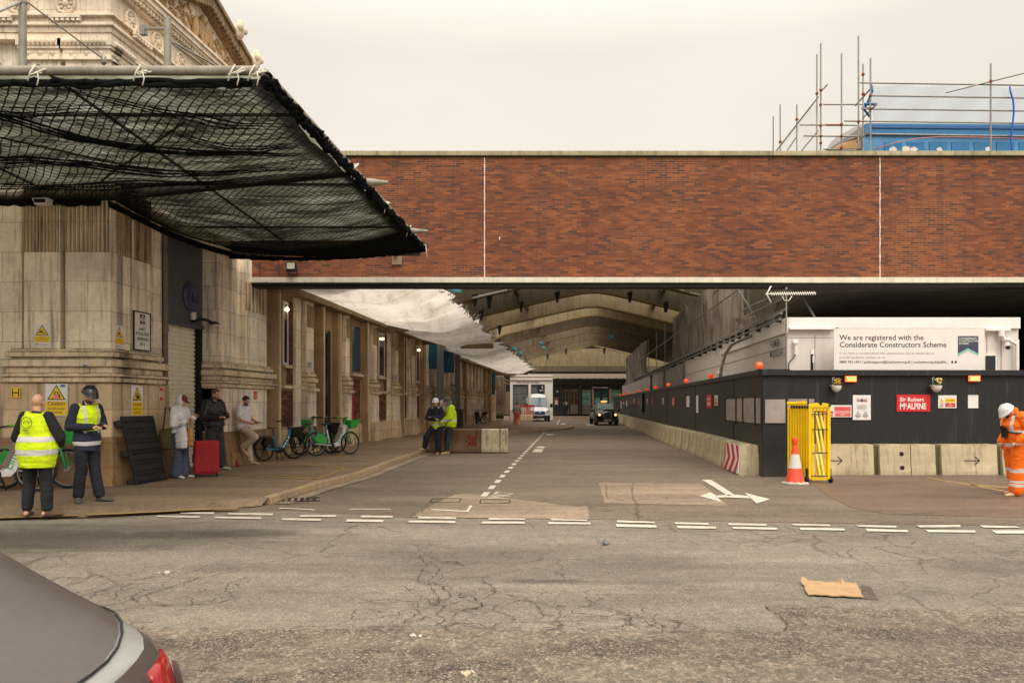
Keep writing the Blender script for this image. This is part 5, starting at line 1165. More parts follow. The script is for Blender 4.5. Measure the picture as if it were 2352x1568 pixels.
# ---------------------------------------------------------------- amber hazard lamps
amb = mat('amber_lens', (1., .10, .015), .3, var=.15, emit=.35); amb2 = mat('lit_amber_lens', (1., .10, .02), .3, emit=2.2)
led = mat('hot_amber_led', (1., .42, .12), .3, emit=5)
def hazard(lb, loc, rz, s=1., lit=False):
    t = thing('hazard_lamp', lb, 'hazard lamp', loc, rz, 'amber lamps on the hoarding'); mb = MB().use(amb2 if lit else amb)
    if lit: mb.box(-.125, .125, -.06, 0, -.065, .065)
    else: mb.lathe([(0, -.07), (.08*s, -.07), (.095*s, -.045), (.095*s, .045), (.08*s, .07), (0, .07)], c=(0, 0, .1), n=8, M=FRT.to_3x3())
    mb.build('lens', t, .008)
    if lit:
        mb = MB().use(led)
        for i in range(7):
            for j in range(3): mb.box(-.1+i*.03, -.083+i*.03, -.063, -.0605, -.042+j*.034, -.028+j*.034)
        mb.build('lamp', t)
    mb = MB().use(M_BLACK); mb.box(-.13, .13, 0, .03, -.07, .07) if lit else mb.box(-.05*s, .05*s, -.04, .04, -.0, .02); mb.build('bracket', t)
    return t
hz = hazard('amber hazard lamp on top of the hoarding nearest the corner', (HX(17.0)+.02, 17.0, HT), -math.pi/2, .85)
for k, px in enumerate((1633, 1576, 1535, 1506, 1485, 1468, 1457, 1444, 1436, 1429.5, 1424)):
    c = copy_tree(hz); Z = 4.11/((px-CX)/FP-.086); c.location = (HX(Z)+.02, Z, HT); c['label'] = f'{ORD[k+1]} amber hazard lamp along the hoarding top from the corner'
hazard('glowing red amber lamp beside the left flower helmet', P(1953, 870, 17.42), 0, 1, True)
hazard('glowing red amber lamp at the right end of the front hoarding', P(2236, 869, 17.42), 0, 1, True)
# ---------------------------------------------------------------- helmets planted with flowers
def planter(px, lb):
    t = thing('flower_helmet', lb, 'planter', P(px, 889, 17.3), 0, 'helmets planted with flowers'); mb = MB().use(M_OFFW)
    mb.lathe([(.115, .04), (.112, 0), (.095, -.05), (.06, -.09), (.02, -.11), (0, -.112)], n=20); mb.lathe([(.115, .04), (.10, .04), (.09, -.02), (0, -.03)], n=20); mb.box(-.135, -.08, -.08, .05, .03, .045); mb.build('helmet', t)
    rr = random.Random(px); mb = MB().use(mat('leaf_green', (.06, .10, .03), .7, var=.4, scale=30))
    for i in range(90):
        a = rr.uniform(0, 6.3); r = rr.uniform(0, .1); p = Vector((math.cos(a)*r, math.sin(a)*r*.8, .05+rr.uniform(0, .16)*(1-r*4))); s = rr.uniform(.012, .028); n = Vector((rr.uniform(-1, 1), rr.uniform(-1, 1), rr.uniform(.2, 1))).normalized(); q = n.to_track_quat('Z', 'Y').to_matrix()
        mb.poly([p+q @ Vector((-s, 0, 0)), p+q @ Vector((0, s*.5, 0)), p+q @ Vector((s, 0, 0)), p+q @ Vector((0, -s*.5, 0))])
    mb.build('leaves', t); mb = MB().use(mat('flower_yellow_%d' % px, (.85, .68, .20) if px > 2000 else (.80, .42, .03), .6, var=.4, scale=30))
    for i in range(26):
        a = rr.uniform(0, 6.3); r = rr.uniform(0, .09); mb.ball((math.cos(a)*r+.01, -abs(math.sin(a)*r)-.03, .08+rr.uniform(0, .13)), (.018, .014, .013), 6, 4)
    mb.build('flowers', t); mb = MB().use(M_GREYT); mb.tube([(-.09, 0, .04), (-.07, .05, .22), (-.02, .08, .24), (.02, .03, .08)], .006, 5); mb.tube([(-.05, 0, .04), (-.06, .05, .22)], .006, 5); mb.build('hanger', t)
planter(1921, 'white helmet planted with orange yellow flowers beside a glowing lamp'); planter(2151, 'white helmet planted with pale yellow flowers over the red company sign')
# ---------------------------------------------------------------- signs
FX = Vector((1, 0, 0)); FZ = Vector((0, 0, 1))
class Sign:
    """flat board: x right, y up in metres from the lower left corner; board is 12 mm thick"""
    def __init__(s, w, h, m=None, th=.012, frame=None):
        s.w, s.h = w, h; s.mb = MB().use(m or M_SIGNW); s.mb.box(0, w, 0, th, 0, h); s.y = -.0015
        if frame:
            s.mb.use(frame[0]); f = frame[1]
            for a in ((-f, w+f, h, h+f), (-f, w+f, -f, 0), (-f, 0, 0, h), (w, w+f, 0, h)): s.mb.box(a[0], a[1], -.01, th, a[2], a[3])
    def rect(s, m, x0, x1, z0, z1): s.y -= .0006; s.mb.use(m).poly([(x0, s.y, z0), (x1, s.y, z0), (x1, s.y, z1), (x0, s.y, z1)]); return s
    def poly(s, m, pts): s.y -= .0006; s.mb.use(m).poly([(x, s.y, z) for x, z in pts]); return s
    def text(s, m, t, x, z, size, align='LEFT', bold=0., stretch=1.): s.y -= .0006; s.mb.use(m).text(t, (x, s.y, z), FX, FZ, size, .0, align, stretch, bold); return s
    def place(s, name, label, cat, loc, rz=0., group=None, rx=0.):
        o = s.mb.build(name); o.location = loc; o.rotation_euler = (rx, 0, rz); return tag(o, label, cat, group)
def pxsign(x0, x1, y0, y1, Z): k = Z/FP; return (x1-x0)*k, (y1-y0)*k, P(x0, y1, Z)
# banner
w_, h_, c = pxsign(1915.7, 2261.4, 754.5, 849, 17.85); s = Sign(w_, h_, mat('vinyl_banner', 'e8e0d8', .45, var=.05, scale=3))
k = w_/345.7
def bt(t, px, py, size, m=M_TEXT, bold=.0, st=1.): s.text(m, t, (px-1915.7)*k, (849-py)*k, size*k, 'LEFT', bold, st)
bt('We are registered with the', 1928, 780.5, 17.4, bold=.008); bt('Considerate Constructors Scheme', 1928, 797, 17.4, bold=.008)
bt('If you have a concern about this construction site or would like to', 1928, 813.5, 8.1, M_GREYT); bt('provide feedback, contact us on:', 1928, 823, 8.1, M_GREYT)
bt('0800 783 1423 | publicsupport@ccscheme.org.uk | ccscheme.org.uk/public |', 1928, 833.5, 8.1, bold=.006)
def bp(x, y): return ((x-1915.7)*k, (849-y)*k)
s.poly(mat('slate_blue', (.045, .05, .085), .5), [bp(2200, 771.5), bp(2247, 771.5), bp(2247, 812), bp(2223, 800), bp(2200, 812)])
s.poly(mat('mint', (.25, .60, .50), .5), [bp(2200, 812), bp(2223, 799.5), bp(2247, 812), bp(2247, 816), bp(2223, 804.5), bp(2200, 818)])
for i, t in enumerate(('CONSIDERATE', 'CONSTRUCTORS', 'SCHEME')): bt(t, 2202, 779+6*i, 6.2, M_SIGNW, .012)
s.rect(M_TEXT, *[v for v in (bp(2185, 0)[0], bp(2189, 0)[0])], bp(0, 833.5)[1], bp(0, 828.5)[1]); s.rect(M_TEXT, bp(2193, 0)[0], bp(2197, 0)[0], bp(0, 833.5)[1], bp(0, 828.5)[1])
for i in range(5):
    for yy in (755.5, 848): s.rect(M_GREYT, bp(1917.5+i*85, 0)[0], bp(1919+i*85, 0)[0], bp(0, yy+1)[1], bp(0, yy)[1])
s.place('banner', 'long white banner reading We are registered with the Considerate Constructors Scheme', 'banner', c)
# front hoarding boards
w_, h_, c = pxsign(2059.5, 2136.6, 906, 944.7, 17.43); s = Sign(w_, h_, M_SIGNR); s.text(M_SIGNW, 'Sir Robert', w_*.09, h_*.60, h_*.34, bold=.028, stretch=1.0); s.text(M_SIGNW, 'M', w_*.09, h_*.15, h_*.50, bold=.03, stretch=.78); s.text(M_SIGNW, 'c', w_*.235, h_*.32, h_*.32, bold=.03); s.text(M_SIGNW, 'ALPINE', w_*.315, h_*.15, h_*.50, bold=.03, stretch=.70)
s.place('company_sign', 'red board reading Sir Robert McAlpine on the front hoarding', 'sign', c)
w_, h_, c = pxsign(1959, 2000, 907, 964, 17.43); s = Sign(w_, h_)
for sx in (-1, 1):
    for q in range(4): s.poly(M_SIGNR if q % 2 else M_TEXT, [(w_*.5+sx*w_*.05, h_*(.80-.012*q)), (w_*.5+sx*w_*.30, h_*(.875-.045*q)), (w_*.5+sx*w_*.29, h_*(.855-.045*q)), (w_*.5+sx*w_*.05, h_*(.79-.012*q))])
s.poly(M_TEXT, [(w_*.46, h_*.72), (w_*.54, h_*.72), (w_*.54, h_*.87), (w_*.46, h_*.87)])
for q in range(6): s.rect(M_GREYT, w_*.22, w_*(.78-.04*(q % 2)), h_*(.60-.035*q), h_*(.61-.035*q))
for cx_ in (.28, .70): s.poly(M_TEXT, [(w_*(cx_-.16), h_*.16), (w_*(cx_+.16), h_*.16), (w_*cx_, h_*.36)]).poly(M_SIGNW, [(w_*(cx_-.12), h_*.18), (w_*(cx_+.12), h_*.18), (w_*cx_, h_*.325)]).rect(M_TEXT, w_*(cx_-.03), w_*(cx_+.04), h_*.20, h_*.25)
for cx_ in (.28, .70): s.rect(M_GREYT, w_*(cx_-.12), w_*(cx_+.12), h_*.10, h_*.12)
s.place('notice_board', 'tall white notice with a winged emblem and two warning triangles', 'sign', c)
w_, h_, c = pxsign(1890, 1956, 930, 957.5, 17.42); s = Sign(w_, h_); s.rect(M_SIGNR, w_*.0, w_*.36, h_*.06, h_*.5); s.rect(mat('faded_red', (.72, .09, .09), .5), w_*.40, w_*.97, h_*.06, h_*.86)
s.text(M_SIGNW, 'NG', w_*.28, h_*.16, h_*.26, bold=.02)
for i, t in enumerate(('NO MOBILE SIGNALS', 'TO BE USED IN THIS', 'AREA')): s.text(M_SIGNW, t, w_*.685, h_*(.42-.13*i), h_*.15, 'CENTER', .01)
s.place('safety_sign', 'red and white safety sign partly hidden by the yellow gate', 'sign', c)
def danger(s, w_, h_):
    s.poly(M_SIGNY, [(w_*.06, h_*.44), (w_*.32, h_*.44), (w_*.19, h_*.76)]); s.rect(M_TEXT, w_*.18, w_*.20, h_*.50, h_*.66)
    s.rect(M_SIGNY, w_*.38, w_*.93, h_*.44, h_*.76); s.text(M_TEXT, 'DANGER', w_*.655, h_*.55, h_*.16, 'CENTER', .012)
    s.rect(M_SIGNR, w_*.38, w_*.93, h_*.08, h_*.39)
    for i, t in enumerate(('No', 'unauthorised', 'access')): s.text(M_SIGNW, t, w_*.655, h_*(.29-.09*i), h_*.1, 'CENTER', .01)
    n = 20; s.poly(M_SIGNR, [(w_*.19+math.cos(a*6.283/n)*h_*.16, h_*.24+math.sin(a*6.283/n)*h_*.16) for a in range(n)]); s.poly(M_SIGNW, [(w_*.19+math.cos(a*6.283/n)*h_*.125, h_*.24+math.sin(a*6.283/n)*h_*.125) for a in range(n)]); s.poly(M_TEXT, [(w_*.17, h_*.14), (w_*.21, h_*.14), (w_*.22, h_*.32), (w_*.16, h_*.32)])
w_, h_, c = pxsign(2155, 2197, 907.5, 936.8, 17.43); s = Sign(w_, h_); danger(s, w_, h_); s.place('danger_sign', 'small danger sign with yellow triangle right of the red company board', 'sign', c)
w_, h_, c = pxsign(2223.6, 2247, 907, 937, 17.43); s = Sign(w_, h_); s.rect(M_GREYT, w_*.08, w_*.92, h_*.9, h_*.92); s.rect(M_GREYT, w_*.3, w_*.55, h_*.68, h_*.69); s.place('notice_sheet', 'plain white notice sheet under the right glowing lamp', 'notice', c)
# boards on the street side of the hoarding (face left)
RZ = -math.pi/2-SA
def side(px0, px1, y0, y1, kind, lb):
    Za, Zb = ZH(px1), ZH(px0); Zm = (Za+Zb)/2; w_ = max(.18, (Zb-Za)); z1, z0 = HZ(y0, Zm), HZ(y1, Zm); h_ = z1-z0
    s = Sign(w_, h_, M_SIGNR if kind == 'red' else M_SIGNW)
    if kind == 'red':
        s.text(M_SIGNW, 'Sir Robert', w_*.08, h_*.62, h_*.26, bold=.03, stretch=w_/h_*.62); s.text(M_SIGNW, 'McALPINE', w_*.08, h_*.2, h_*.4, bold=.03, stretch=w_/h_*.41)
    elif kind == 'danger': s.rect(M_SIGNY, w_*.1, w_*.9, h_*.45, h_*.8).rect(M_SIGNR, w_*.15, w_*.9, h_*.08, h_*.38).rect(M_TEXT, w_*.4, w_*.6, h_*.5, h_*.7)
    elif kind == 'arrow': s.rect(M_TEXT, w_*.35, w_*.65, h_*.76, h_*.9).rect(M_TEXT, w_*.45, w_*.55, h_*.1, h_*.7)
    else:
        for q in range(4): s.rect(M_TEXT, w_*.3, w_*.7, h_*(.2+.2*q), h_*(.24+.2*q))
    s.place('site_sign', lb, 'sign', (HX(Zb)-.02, Zb, z0), RZ, 'signs along the street side of the hoarding')
def zz4(x, y): return 1323+x*.1875, 808.5+y*.1875
for x0, x1, y0, y1, kd, lb in ((1705, 1742, 528, 652, 'danger', 'yellow and red danger sign nearest the grey panels on the street hoarding'), (1608, 1668, 523, 683, 'red', 'large red company board nearest the corner on the street side hoarding'), (1478, 1503, 530, 740, 'arrow', 'tall narrow white sign with an arrow on the street hoarding'),
                               (1360, 1392, 538, 670, 'w', 'white notice left of the tall narrow arrow sign'), (1182, 1212, 550, 662, 'red', 'second red company board along the street hoarding from the corner'), (1060, 1078, 560, 640, 'danger', 'second yellow and red danger sign along the street hoarding from the corner'),
                               (930, 946, 565, 650, 'red', 'third red company board along the street hoarding from the corner'), (868, 880, 568, 632, 'w', 'white notice just right of the narrow black mirror'), (770, 782, 586, 645, 'red', 'fourth red company board just left of the narrow black mirror'),
                               (708, 717, 572, 628, 'danger', 'third yellow danger sign along the street hoarding from the corner'), (662, 670, 590, 642, 'red', 'fifth and farthest red board on the street hoarding'), (617, 628, 595, 660, 'w', 'far white notice nearest the farthest red board'), (582, 590, 606, 640, 'w', 'tiny far white notice second from the hoarding end'), (550, 559, 604, 684, 'w', 'tiny tall white notice at the far end of the hoarding')):
    side(zz4(x0, 0)[0], zz4(x1, 0)[0], zz4(0, y0)[1], zz4(0, y1)[1], kd, lb)
Zm = ZH(zz4(830, 0)[0]); m_ = thing('traffic_mirror', 'narrow black framed mirror halfway along the street hoarding', 'mirror', (HX(Zm)-.1, Zm, HZ(925, Zm)), RZ)
mb = MB().use(M_BLACK); mb.box(-.35, .35, -.05, .05, -.55, .6); mb.build('frame', m_, .03); mb = MB().use(M_CHROME); mb.box(-.27, .27, -.058, -.051, -.47, .52); mb.build('glass', m_)
# ---------------------------------------------------------------- things on the cabin
an = thing('tv_antenna', 'tall thin mast with a white rod antenna at the cabin corner', 'antenna', P(1806, 850, 18.25)); b0 = P(1806, 850, 18.25)
mb = MB().use(M_STEEL); mb.cyl((0, 0, -1.2), P(1806, 676, 18.25)-b0, .022, n=8); mb.build('mast', an)
mb = MB().use(M_WHITE); a, b = P(1758, 675, 18.25)-b0, P(1874, 673, 18.25)-b0; mb.cyl(a, b, .013, n=6)
for i in range(20): p = a.lerp(b, .12+i*.045); mb.cyl(p+Vector((0, -.05, -.05)), p+Vector((0, .05, .05)), .007, n=5)
mb.tube([P(1771, 657, 18.25)-b0, a+Vector((.03, 0, 0)), P(1771, 695, 18.25)-b0], .016, 6); mb.tube([P(1797, 680, 18.2)-b0, P(1801, 690, 18.2)-b0, P(1812, 690, 18.2)-b0, P(1819, 680, 18.2)-b0], .01, 5); mb.build('rods', an)
def cctv(lb, px, py, Z, rz=0., m=M_WHITE):
    t = thing('security_camera', lb, 'camera', P(px, py, Z), rz, 'cameras and sensors on the cabins'); mb = MB().use(m)
    mb.cyl((0, 0, .10), (0, 0, .22), .06, .05, 14); mb.ball((0, 0, .26), (.08, .08, .06)); mb.build('housing', t); mb = MB().use(M_GLASSD); mb.ball((0, -.03, .08), .055, 12, 8); mb.build('lens', t)
    mb = MB().use(m); mb.cyl((0, .0, .2), (0, .18, .25), .03, n=8); mb.build('bracket', t); return t
cctv('white dome camera at the right end of the cabin above the banner corner', 2313, 805, 18.3)
t = thing('alarm_sounder', 'round white sounder with a cable beside the antenna mast', 'alarm', P(1826, 786, 18.42)); mb = MB().use(M_WHITE); mb.lathe([(0, .05), (.06, .05), (.07, .03), (.07, 0)], c=(0, 0, 0), n=16, M=FRT.to_3x3()); mb.cyl((.01, -.02, -.1), (.01, -.02, -.3), .045, n=10); mb.build('housing', t)
mb = MB().use(M_BLACK); mb.tube([(.0, -.02, -.3), (-.06, -.02, -.4), (-.16, -.02, -.5), (-.17, -.02, -.8)], .014, 6); mb.build('cable', t)
t = thing('floodlight_pole', 'slim black and white pole lamp behind the hoarding left of the banner', 'lamp', P(1865, 852, 17.9)); mb = MB().use(M_BLACK); mb.cyl((0, 0, -.4), (0, 0, .40), .035, n=8); mb.build('post', t); mb = MB().use(M_WHITE); mb.cyl((.02, -.03, .2), (.02, -.03, .36), .025, n=8); mb.cyl((0, 0, .4), (0, 0, .52), .05, n=10); mb.build('head', t)
t = cctv('white camera on the cabin side beside the grey cable duct', 1652, 893-18, ZH(1652)*1.18); t.rotation_euler = (0, 0, -1.4)
Zc = 22.; mb = MB().use(M_PIPE); pts = [(1654, 868, 22.9), (1658, 840, 23.1), (1666, 812, 23.2), (1682, 790, 23.0), (1700, 782, 22.4), (1725, 772, 21.8)]
mb.tube([P(*p) for p in pts], .05, 8); tag(mb.build('cable_duct'), 'grey cable duct curving up the side of the cabins', 'duct')
# ================================================================ yellow expanding gate, cone, cardboard
g = thing('expanding_gate', 'folded yellow plastic expanding barrier standing on small wheels', 'barrier', G(1880, 1109)); gx = G(1880, 1109)
W2 = .19; H = 1.60
mb = MB().use(M_YEL)
mb.box(-.21, -.15, -.03, .03, .08, H-.06); mb.box(.17, .235, -.03, .03, .08, H-.06); mb.box(-.15, .17, -.03, .03, .06, .12); mb.box(-.15, .17, -.02, .02, H-.14, H-.06); mb.build('frame', g, .008)
mb = MB().use(M_YEL); rr = random.Random(2)
for i in range(4): mb.hexa([(-.13+i*.085, -.01+.01*i, .12), (-.085+i*.085, -.01+.01*i, .12), (-.085+i*.085, .01+.01*i, .12), (-.13+i*.085, .01+.01*i, .12)], [(-.14+i*.085, -.01+.01*i, H-.16), (-.095+i*.085, -.01+.01*i, H-.16), (-.095+i*.085, .01+.01*i, H-.16), (-.14+i*.085, .01+.01*i, H-.16)])
mb.build('inner_slat', g)
mb = MB().use(mat('pale_yellow_plastic', (.95, .80, .16), .4))
for z0, z1, o in ((1.08, 1.42, 0), (.60, 1.08, 0), (.13, .62, 0)):
    for dx in (-.06, .02):
        if dx < 0 or 1: mb.hexa([(dx+.06, -.045, z0), (dx+.10, -.045, z0), (dx+.10, -.03, z0), (dx+.06, -.03, z0)], [(dx-.02, -.045, z1), (dx+.02, -.045, z1), (dx+.02, -.03, z1), (dx-.02, -.03, z1)])
mb.build('cross_slat', g)
mb = MB().use(M_BLACK)
for z in (.15, .62, 1.09, 1.40): mb.cyl((-.15, -.05, z), (.17, -.05, z), .010, n=6)
mb.build('rivet_bar', g)
for i in range(8):
    mb = MB().use(M_YEL); x = -.20-.026*i; y = .05+.075*i; mb.box(x-.036, x+.036, y-.02, y+.02, .16+.02*(i % 2), H-.05); mb.build('upright', g, .008)
mb = MB().use(M_YEL); mb.prism([(-.21, -.04, H-.06), (-.20, -.04, H+.0), (-.02, -.04, H+.03), (.02, -.04, H-.03), (.07, -.04, H-.03), (.10, -.04, H+.03), (.22, -.04, H-.0), (.235, -.04, H-.06)], (0, .08, 0)); mb.prism([(-.235, .0, H-.03), (-.42, .6, H-.03), (-.40, .66, H-.0), (-.23, .06, H+.02)], (0, 0, .05)); mb.build('top_cap', g)
for i in range(7): mb = MB().use(M_BLACK); x = -.215-.026*i; y = .03+.075*i; mb.ball((x, y-.02, H-.055), (.035, .02, .035), 8, 6); mb.build('end_cap', g)
mb = MB().use(M_BLACK)
mb.ball((.21, -.02, H-.02), (.035, .05, .03), 8, 6)
for i in range(5): mb.cyl((-.12+i*.07, -.045, H-.10), (-.12+i*.07, -.03, H-.10), .009, n=6)
mb.build('end_cap', g)
for x, y in ((.24, 0.), (-.24, .0), (-.42, .45)):
    mb = MB().use(M_RUB); mb.cyl((x-.02, y, .07), (x+.025, y, .07), .07, n=14); mb.box(x-.015, x+.015, y-.02, y+.02, .07, .3); mb.build('wheel', g)
cn = thing('traffic_cone', 'dirty orange and white traffic cone in front of the yellow gate', 'cone', G(1826, 1111)); sc_ = .95/.95
def ringm(mb, z0, r0, z1, r1): mb.lathe([(r0, z0), (r1, z1)], n=24)
mb = MB().use(M_CONE); ringm(mb, .03, .185, .17, .155); ringm(mb, .17, .155, .30, .13); ringm(mb, .30, .128, .32, .124); ringm(mb, .60, .078, .76, .052); ringm(mb, .76, .052, .78, .045); mb.build('body', cn)
mb = MB().use(mat('cone_white_sleeve', 'd9d2c8', .5, var=.12, speck=.3)); ringm(mb, .32, .127, .60, .080); mb.build('sleeve', cn)
mb = MB().use(mat('cone_top_red', (.85, .10, .02), .4)); mb.lathe([(.045, .77), (.055, .80), (.062, .84), (.066, .86), (.066, .92), (.06, .935), (0, .935)], n=20); mb.build('cone_top', cn)
mb = MB().use(mat('dirty_base_rubber', (.45, .42, .34), .8, var=.3)); n = 8; mb.lathe([(0, .0), (.275, .0), (.285, .02), (.265, .035), (.19, .045), (.185, .06)], n=8); mb.build('base', cn)
cbd = MB().use(mat('cardboard', lin((176, 144, 104)), .85, var=.2, scale=8, speck=.2)); pts = [G(*R4(1180, 158)), G(*R4(1475, 172)), G(*R4(1508, 246)), G(*R4(1220, 232))]
def lerp2(u, v): a = pts[0].lerp(pts[1], u); b = pts[3].lerp(pts[2], u); return a.lerp(b, v)
vs = []; n = 14; m = 5
for j in range(m+1):
    for i in range(n+1):
        u, v = i/n, j/m; p = lerp2(u, v); rr = random.Random(i*7+j); p.z = .012+.004*abs(math.sin(u*7))+.05*max(0, u-.86)*5*(1-v)*0+(.035 if (i == 10 and j == 0) else 0)+(.03 if (i < 2 and j == 0) else 0); p.x += rr.uniform(-.008, .008); p.y += rr.uniform(-.012, .012) if j in (0, m) else 0; vs.append(p)
cbd.add(vs, [(j*(n+1)+i, j*(n+1)+i+1, (j+1)*(n+1)+i+1, (j+1)*(n+1)+i) for j in range(m) for i in range(n)])
o = cbd.build('cardboard_sheet'); sd_ = o.modifiers.new('s', 'SOLIDIFY'); sd_.thickness = .008; tag(o, 'flattened torn piece of brown cardboard lying on the road', 'cardboard')
def litter(px, py, s, m, lb, seed):
    rr = random.Random(seed); mb = MB().use(m); 
    for q in range(5):
        c = Vector((rr.uniform(-s, s), rr.uniform(-s*.5, s*.5), s*.12)); mb.ball(c, (s*rr.uniform(.2, .6), s*rr.uniform(.15, .4), s*rr.uniform(.08, .2)), 7, 5, M=Euler((rr.random(), rr.random(), rr.random())).to_matrix())
    o = mb.build('litter'); o.location = G(px, py); tag(o, lb, 'litter', 'litter on the road')
litter(1408, 1249, .11, mat('grey_rag', (.20, .20, .19), .8, var=.5, scale=20), 'crumpled grey rag on the road left of the turn arrow', 1); litter(950, 1463, .05, M_OFFW, 'white paper scrap at the edge of the rough road surface', 2); litter(1080, 1549, .06, mat('pale_paper', (.60, .46, .34), .8), 'torn buff paper near the bottom edge of the road', 3); litter(375, 1316, .05, M_OFFW, 'small white scrap on the cracked road left of centre', 4)
# ================================================================ rooftop scaffolding and the blue wrapped building
def Z4(x, y, Z): return P(1745.7+x*.2578, 55.1+y*.2578, Z)
bl = thing('blue_wrapped_building', 'building wrapped in bright blue film above the bridge', 'building', Z4(1000, 1150, 29)); O = Z4(1000, 1150, 29); TM = Matrix.Translation(-O)
def q4(mb, pts, Z, th=.3): mb.prism([Z4(x, y, Z) for x, y in pts], (0, th, 0))
filmA = mat('deep_blue_film', (.012, .16, .36), .35, var=.15); filmB = mat('light_blue_film', (.06, .24, .46), .4, var=.25, scale=1.5); filmC = mat('blue_film_band', (.02, .09, .27), .35, var=.2)
mb = MB(TM).use(filmA); q4(mb, [(945, 885), (2900, 900), (2900, 1010), (945, 985)], 29); mb.use(filmC); q4(mb, [(1000, 902), (2900, 915), (2900, 940), (1000, 925)], 28.95, .04); mb.build('cornice', bl)
mb = MB(TM).use(filmB); q4(mb, [(930, 985), (2900, 1000), (2900, 1300), (900, 1300)], 29.1); mb.build('wrapped_wall', bl)
for i in range(9):
    mb = MB(TM).use(filmA); q4(mb, [(1110+200*i, 1050), (1265+200*i, 1052), (1265+200*i, 1300), (1110+200*i, 1300)], 29.07, .02); mb.build('panel', bl)
rr = random.Random(8)
for cx_, s in ((1190, 45), (1300, 55), (1370, 40), (1600, 35), (2040, 40)): mb = MB(TM).use(M_OFFW); q4(mb, [(cx_+s*math.cos(a*.785)*rr.uniform(.6, 1.1), 1118+s*.6*math.sin(a*.785)*rr.uniform(.6, 1.1)) for a in range(8)], 29.05, .015); mb.build('torn_patch', bl)
mb = MB(TM).use(mat('faded_red_hose', (.62, .25, .18), .6)); mb.tube([Z4(1010, 1115, 28.9), Z4(1200, 1060, 28.9), Z4(1400, 1020, 28.9), Z4(1600, 1006, 28.9), Z4(2000, 1012, 28.9), Z4(2352, 1022, 28.9)], .016, 6); mb.build('hose', bl)
mb = MB(TM).use(M_GREYT); mb.prism([Z4(600, 1120, 31), Z4(690, 1000, 31), Z4(880, 900, 30), Z4(945, 890, 29.5), Z4(945, 1150, 29.5)], (0, .5, 0)); mb.build('side_wall', bl)
mb = MB(TM).use(mat('tan_boarding', (.42, .24, .10), .7)); mb.prism([Z4(650, 1110, 29.6), Z4(720, 1065, 29.6), Z4(880, 1005, 29.3), Z4(935, 1000, 29.3), Z4(900, 1110, 29.3)], (0, .2, 0)); mb.build('soffit_board', bl)
sf = thing('rooftop_scaffold', 'tall tube scaffold standing over the right side of the bridge', 'scaffold', Z4(877, 1135, 24)); O = Z4(877, 1135, 24); TM = Matrix.Translation(-O)
def tubes(nm, lst, m, r=.028):
    for a, b, Za, Zb in lst: mb = MB(TM).use(m); mb.cyl(Z4(*a, Za), Z4(*b, Zb), r, n=8); mb.build(nm, sf)
tubes('standard', [((507, 275), (507, 1200), 27, 27), ((541, 175), (541, 1200), 26, 26), ((726, 268), (726, 1200), 26, 26), ((877, 110), (877, 1200), 24, 24), ((918, 358), (918, 1200), 26, 26), ((984, 308), (984, 1200), 24, 24), ((2055, 352), (2055, 1200), 24, 24), ((118, 825), (118, 1200), 30, 30), ((180, 720), (180, 1200), 29, 29), ((328, 720), (328, 1200), 28, 28)], M_STEEL)
tubes('ledger', [((870, 525), (2600, 551), 24, 24), ((985, 640), (2600, 664), 24, 24), ((905, 757), (2600, 779), 24, 24), ((750, 865), (2600, 889), 24, 24), ((990, 982), (2600, 1004), 24, 24), ((565, 718), (950, 718), 26, 26), ((355, 900), (860, 903), 26, 26), ((387, 998), (870, 1003), 26, 26), ((565, 1115), (880, 1125), 26, 26)], M_STEEL)
tubes('brace', [((1660, 612), (2600, 378), 23.9, 23.9), ((600, 542), (545, 600), 25, 27), ((1040, 715), (925, 830), 23, 26), ((985, 578), (850, 728), 23.5, 25), ((985, 955), (860, 1048), 23.5, 25), ((145, 1130), (520, 650), 29, 27), ((240, 1130), (330, 1000), 29, 28), ((370, 1130), (520, 950), 28, 27)], M_STEEL, .025)
for x, y in ((541, 590), (507, 620), (541, 720), (541, 905), (541, 1000), (541, 1060), (726, 895), (726, 1000), (726, 1105), (918, 450), (918, 625), (180, 1050), (328, 850), (877, 1120), (2055, 510), (877, 870), (984, 640), (984, 757)): mb = MB(TM).use(M_RUST); mb.ball(Z4(x, y, 25.9 if x < 870 else 23.9), (.055, .055, .055), 8, 6); mb.build('coupler', sf)
mb = MB(TM).use(M_RUST); mb.cyl(Z4(590, 901, 25.95), Z4(720, 902, 25.95), .034); mb.build('rusty_tube', sf)
th = NB('clear_debris_film'); t = th.n('ShaderNodeBsdfTransparent'); df = th.n('ShaderNodeBsdfTranslucent'); df.inputs[0].default_value = (.50, .76, .88, 1); ms = th.n('ShaderNodeMixShader'); ms.inputs[0].default_value = .34; th.l(t.outputs[0], ms.inputs[1]); th.l(df.outputs[0], ms.inputs[2]); th.l(ms.outputs[0], th.out.inputs[0])
th2 = NB('white_debris_net'); t = th2.n('ShaderNodeBsdfTransparent'); df = th2.n('ShaderNodeBsdfDiffuse'); df.inputs[0].default_value = (.72, .70, .66, 1); ms = th2.n('ShaderNodeMixShader'); ms.inputs[0].default_value = .28; th2.l(t.outputs[0], ms.inputs[1]); th2.l(df.outputs[0], ms.inputs[2]); th2.l(ms.outputs[0], th2.out.inputs[0])
def film(m, pts, Zs, nm='debris_film'):
    mb = MB(TM).use(m); a, b, c, d = [Z4(*p, z) for p, z in zip(pts, Zs)]; n = 24; vs = []
    for j in range(9):
        for i in range(n+1): p = a.lerp(b, i/n).lerp(d.lerp(c, i/n), j/8); p.y += .08*math.sin(i*1.1+j*.6); vs.append(p)
    mb.add(vs, [(j*(n+1)+i, j*(n+1)+i+1, (j+1)*(n+1)+i+1, (j+1)*(n+1)+i) for j in range(8) for i in range(n)], True); mb.build(nm, sf)
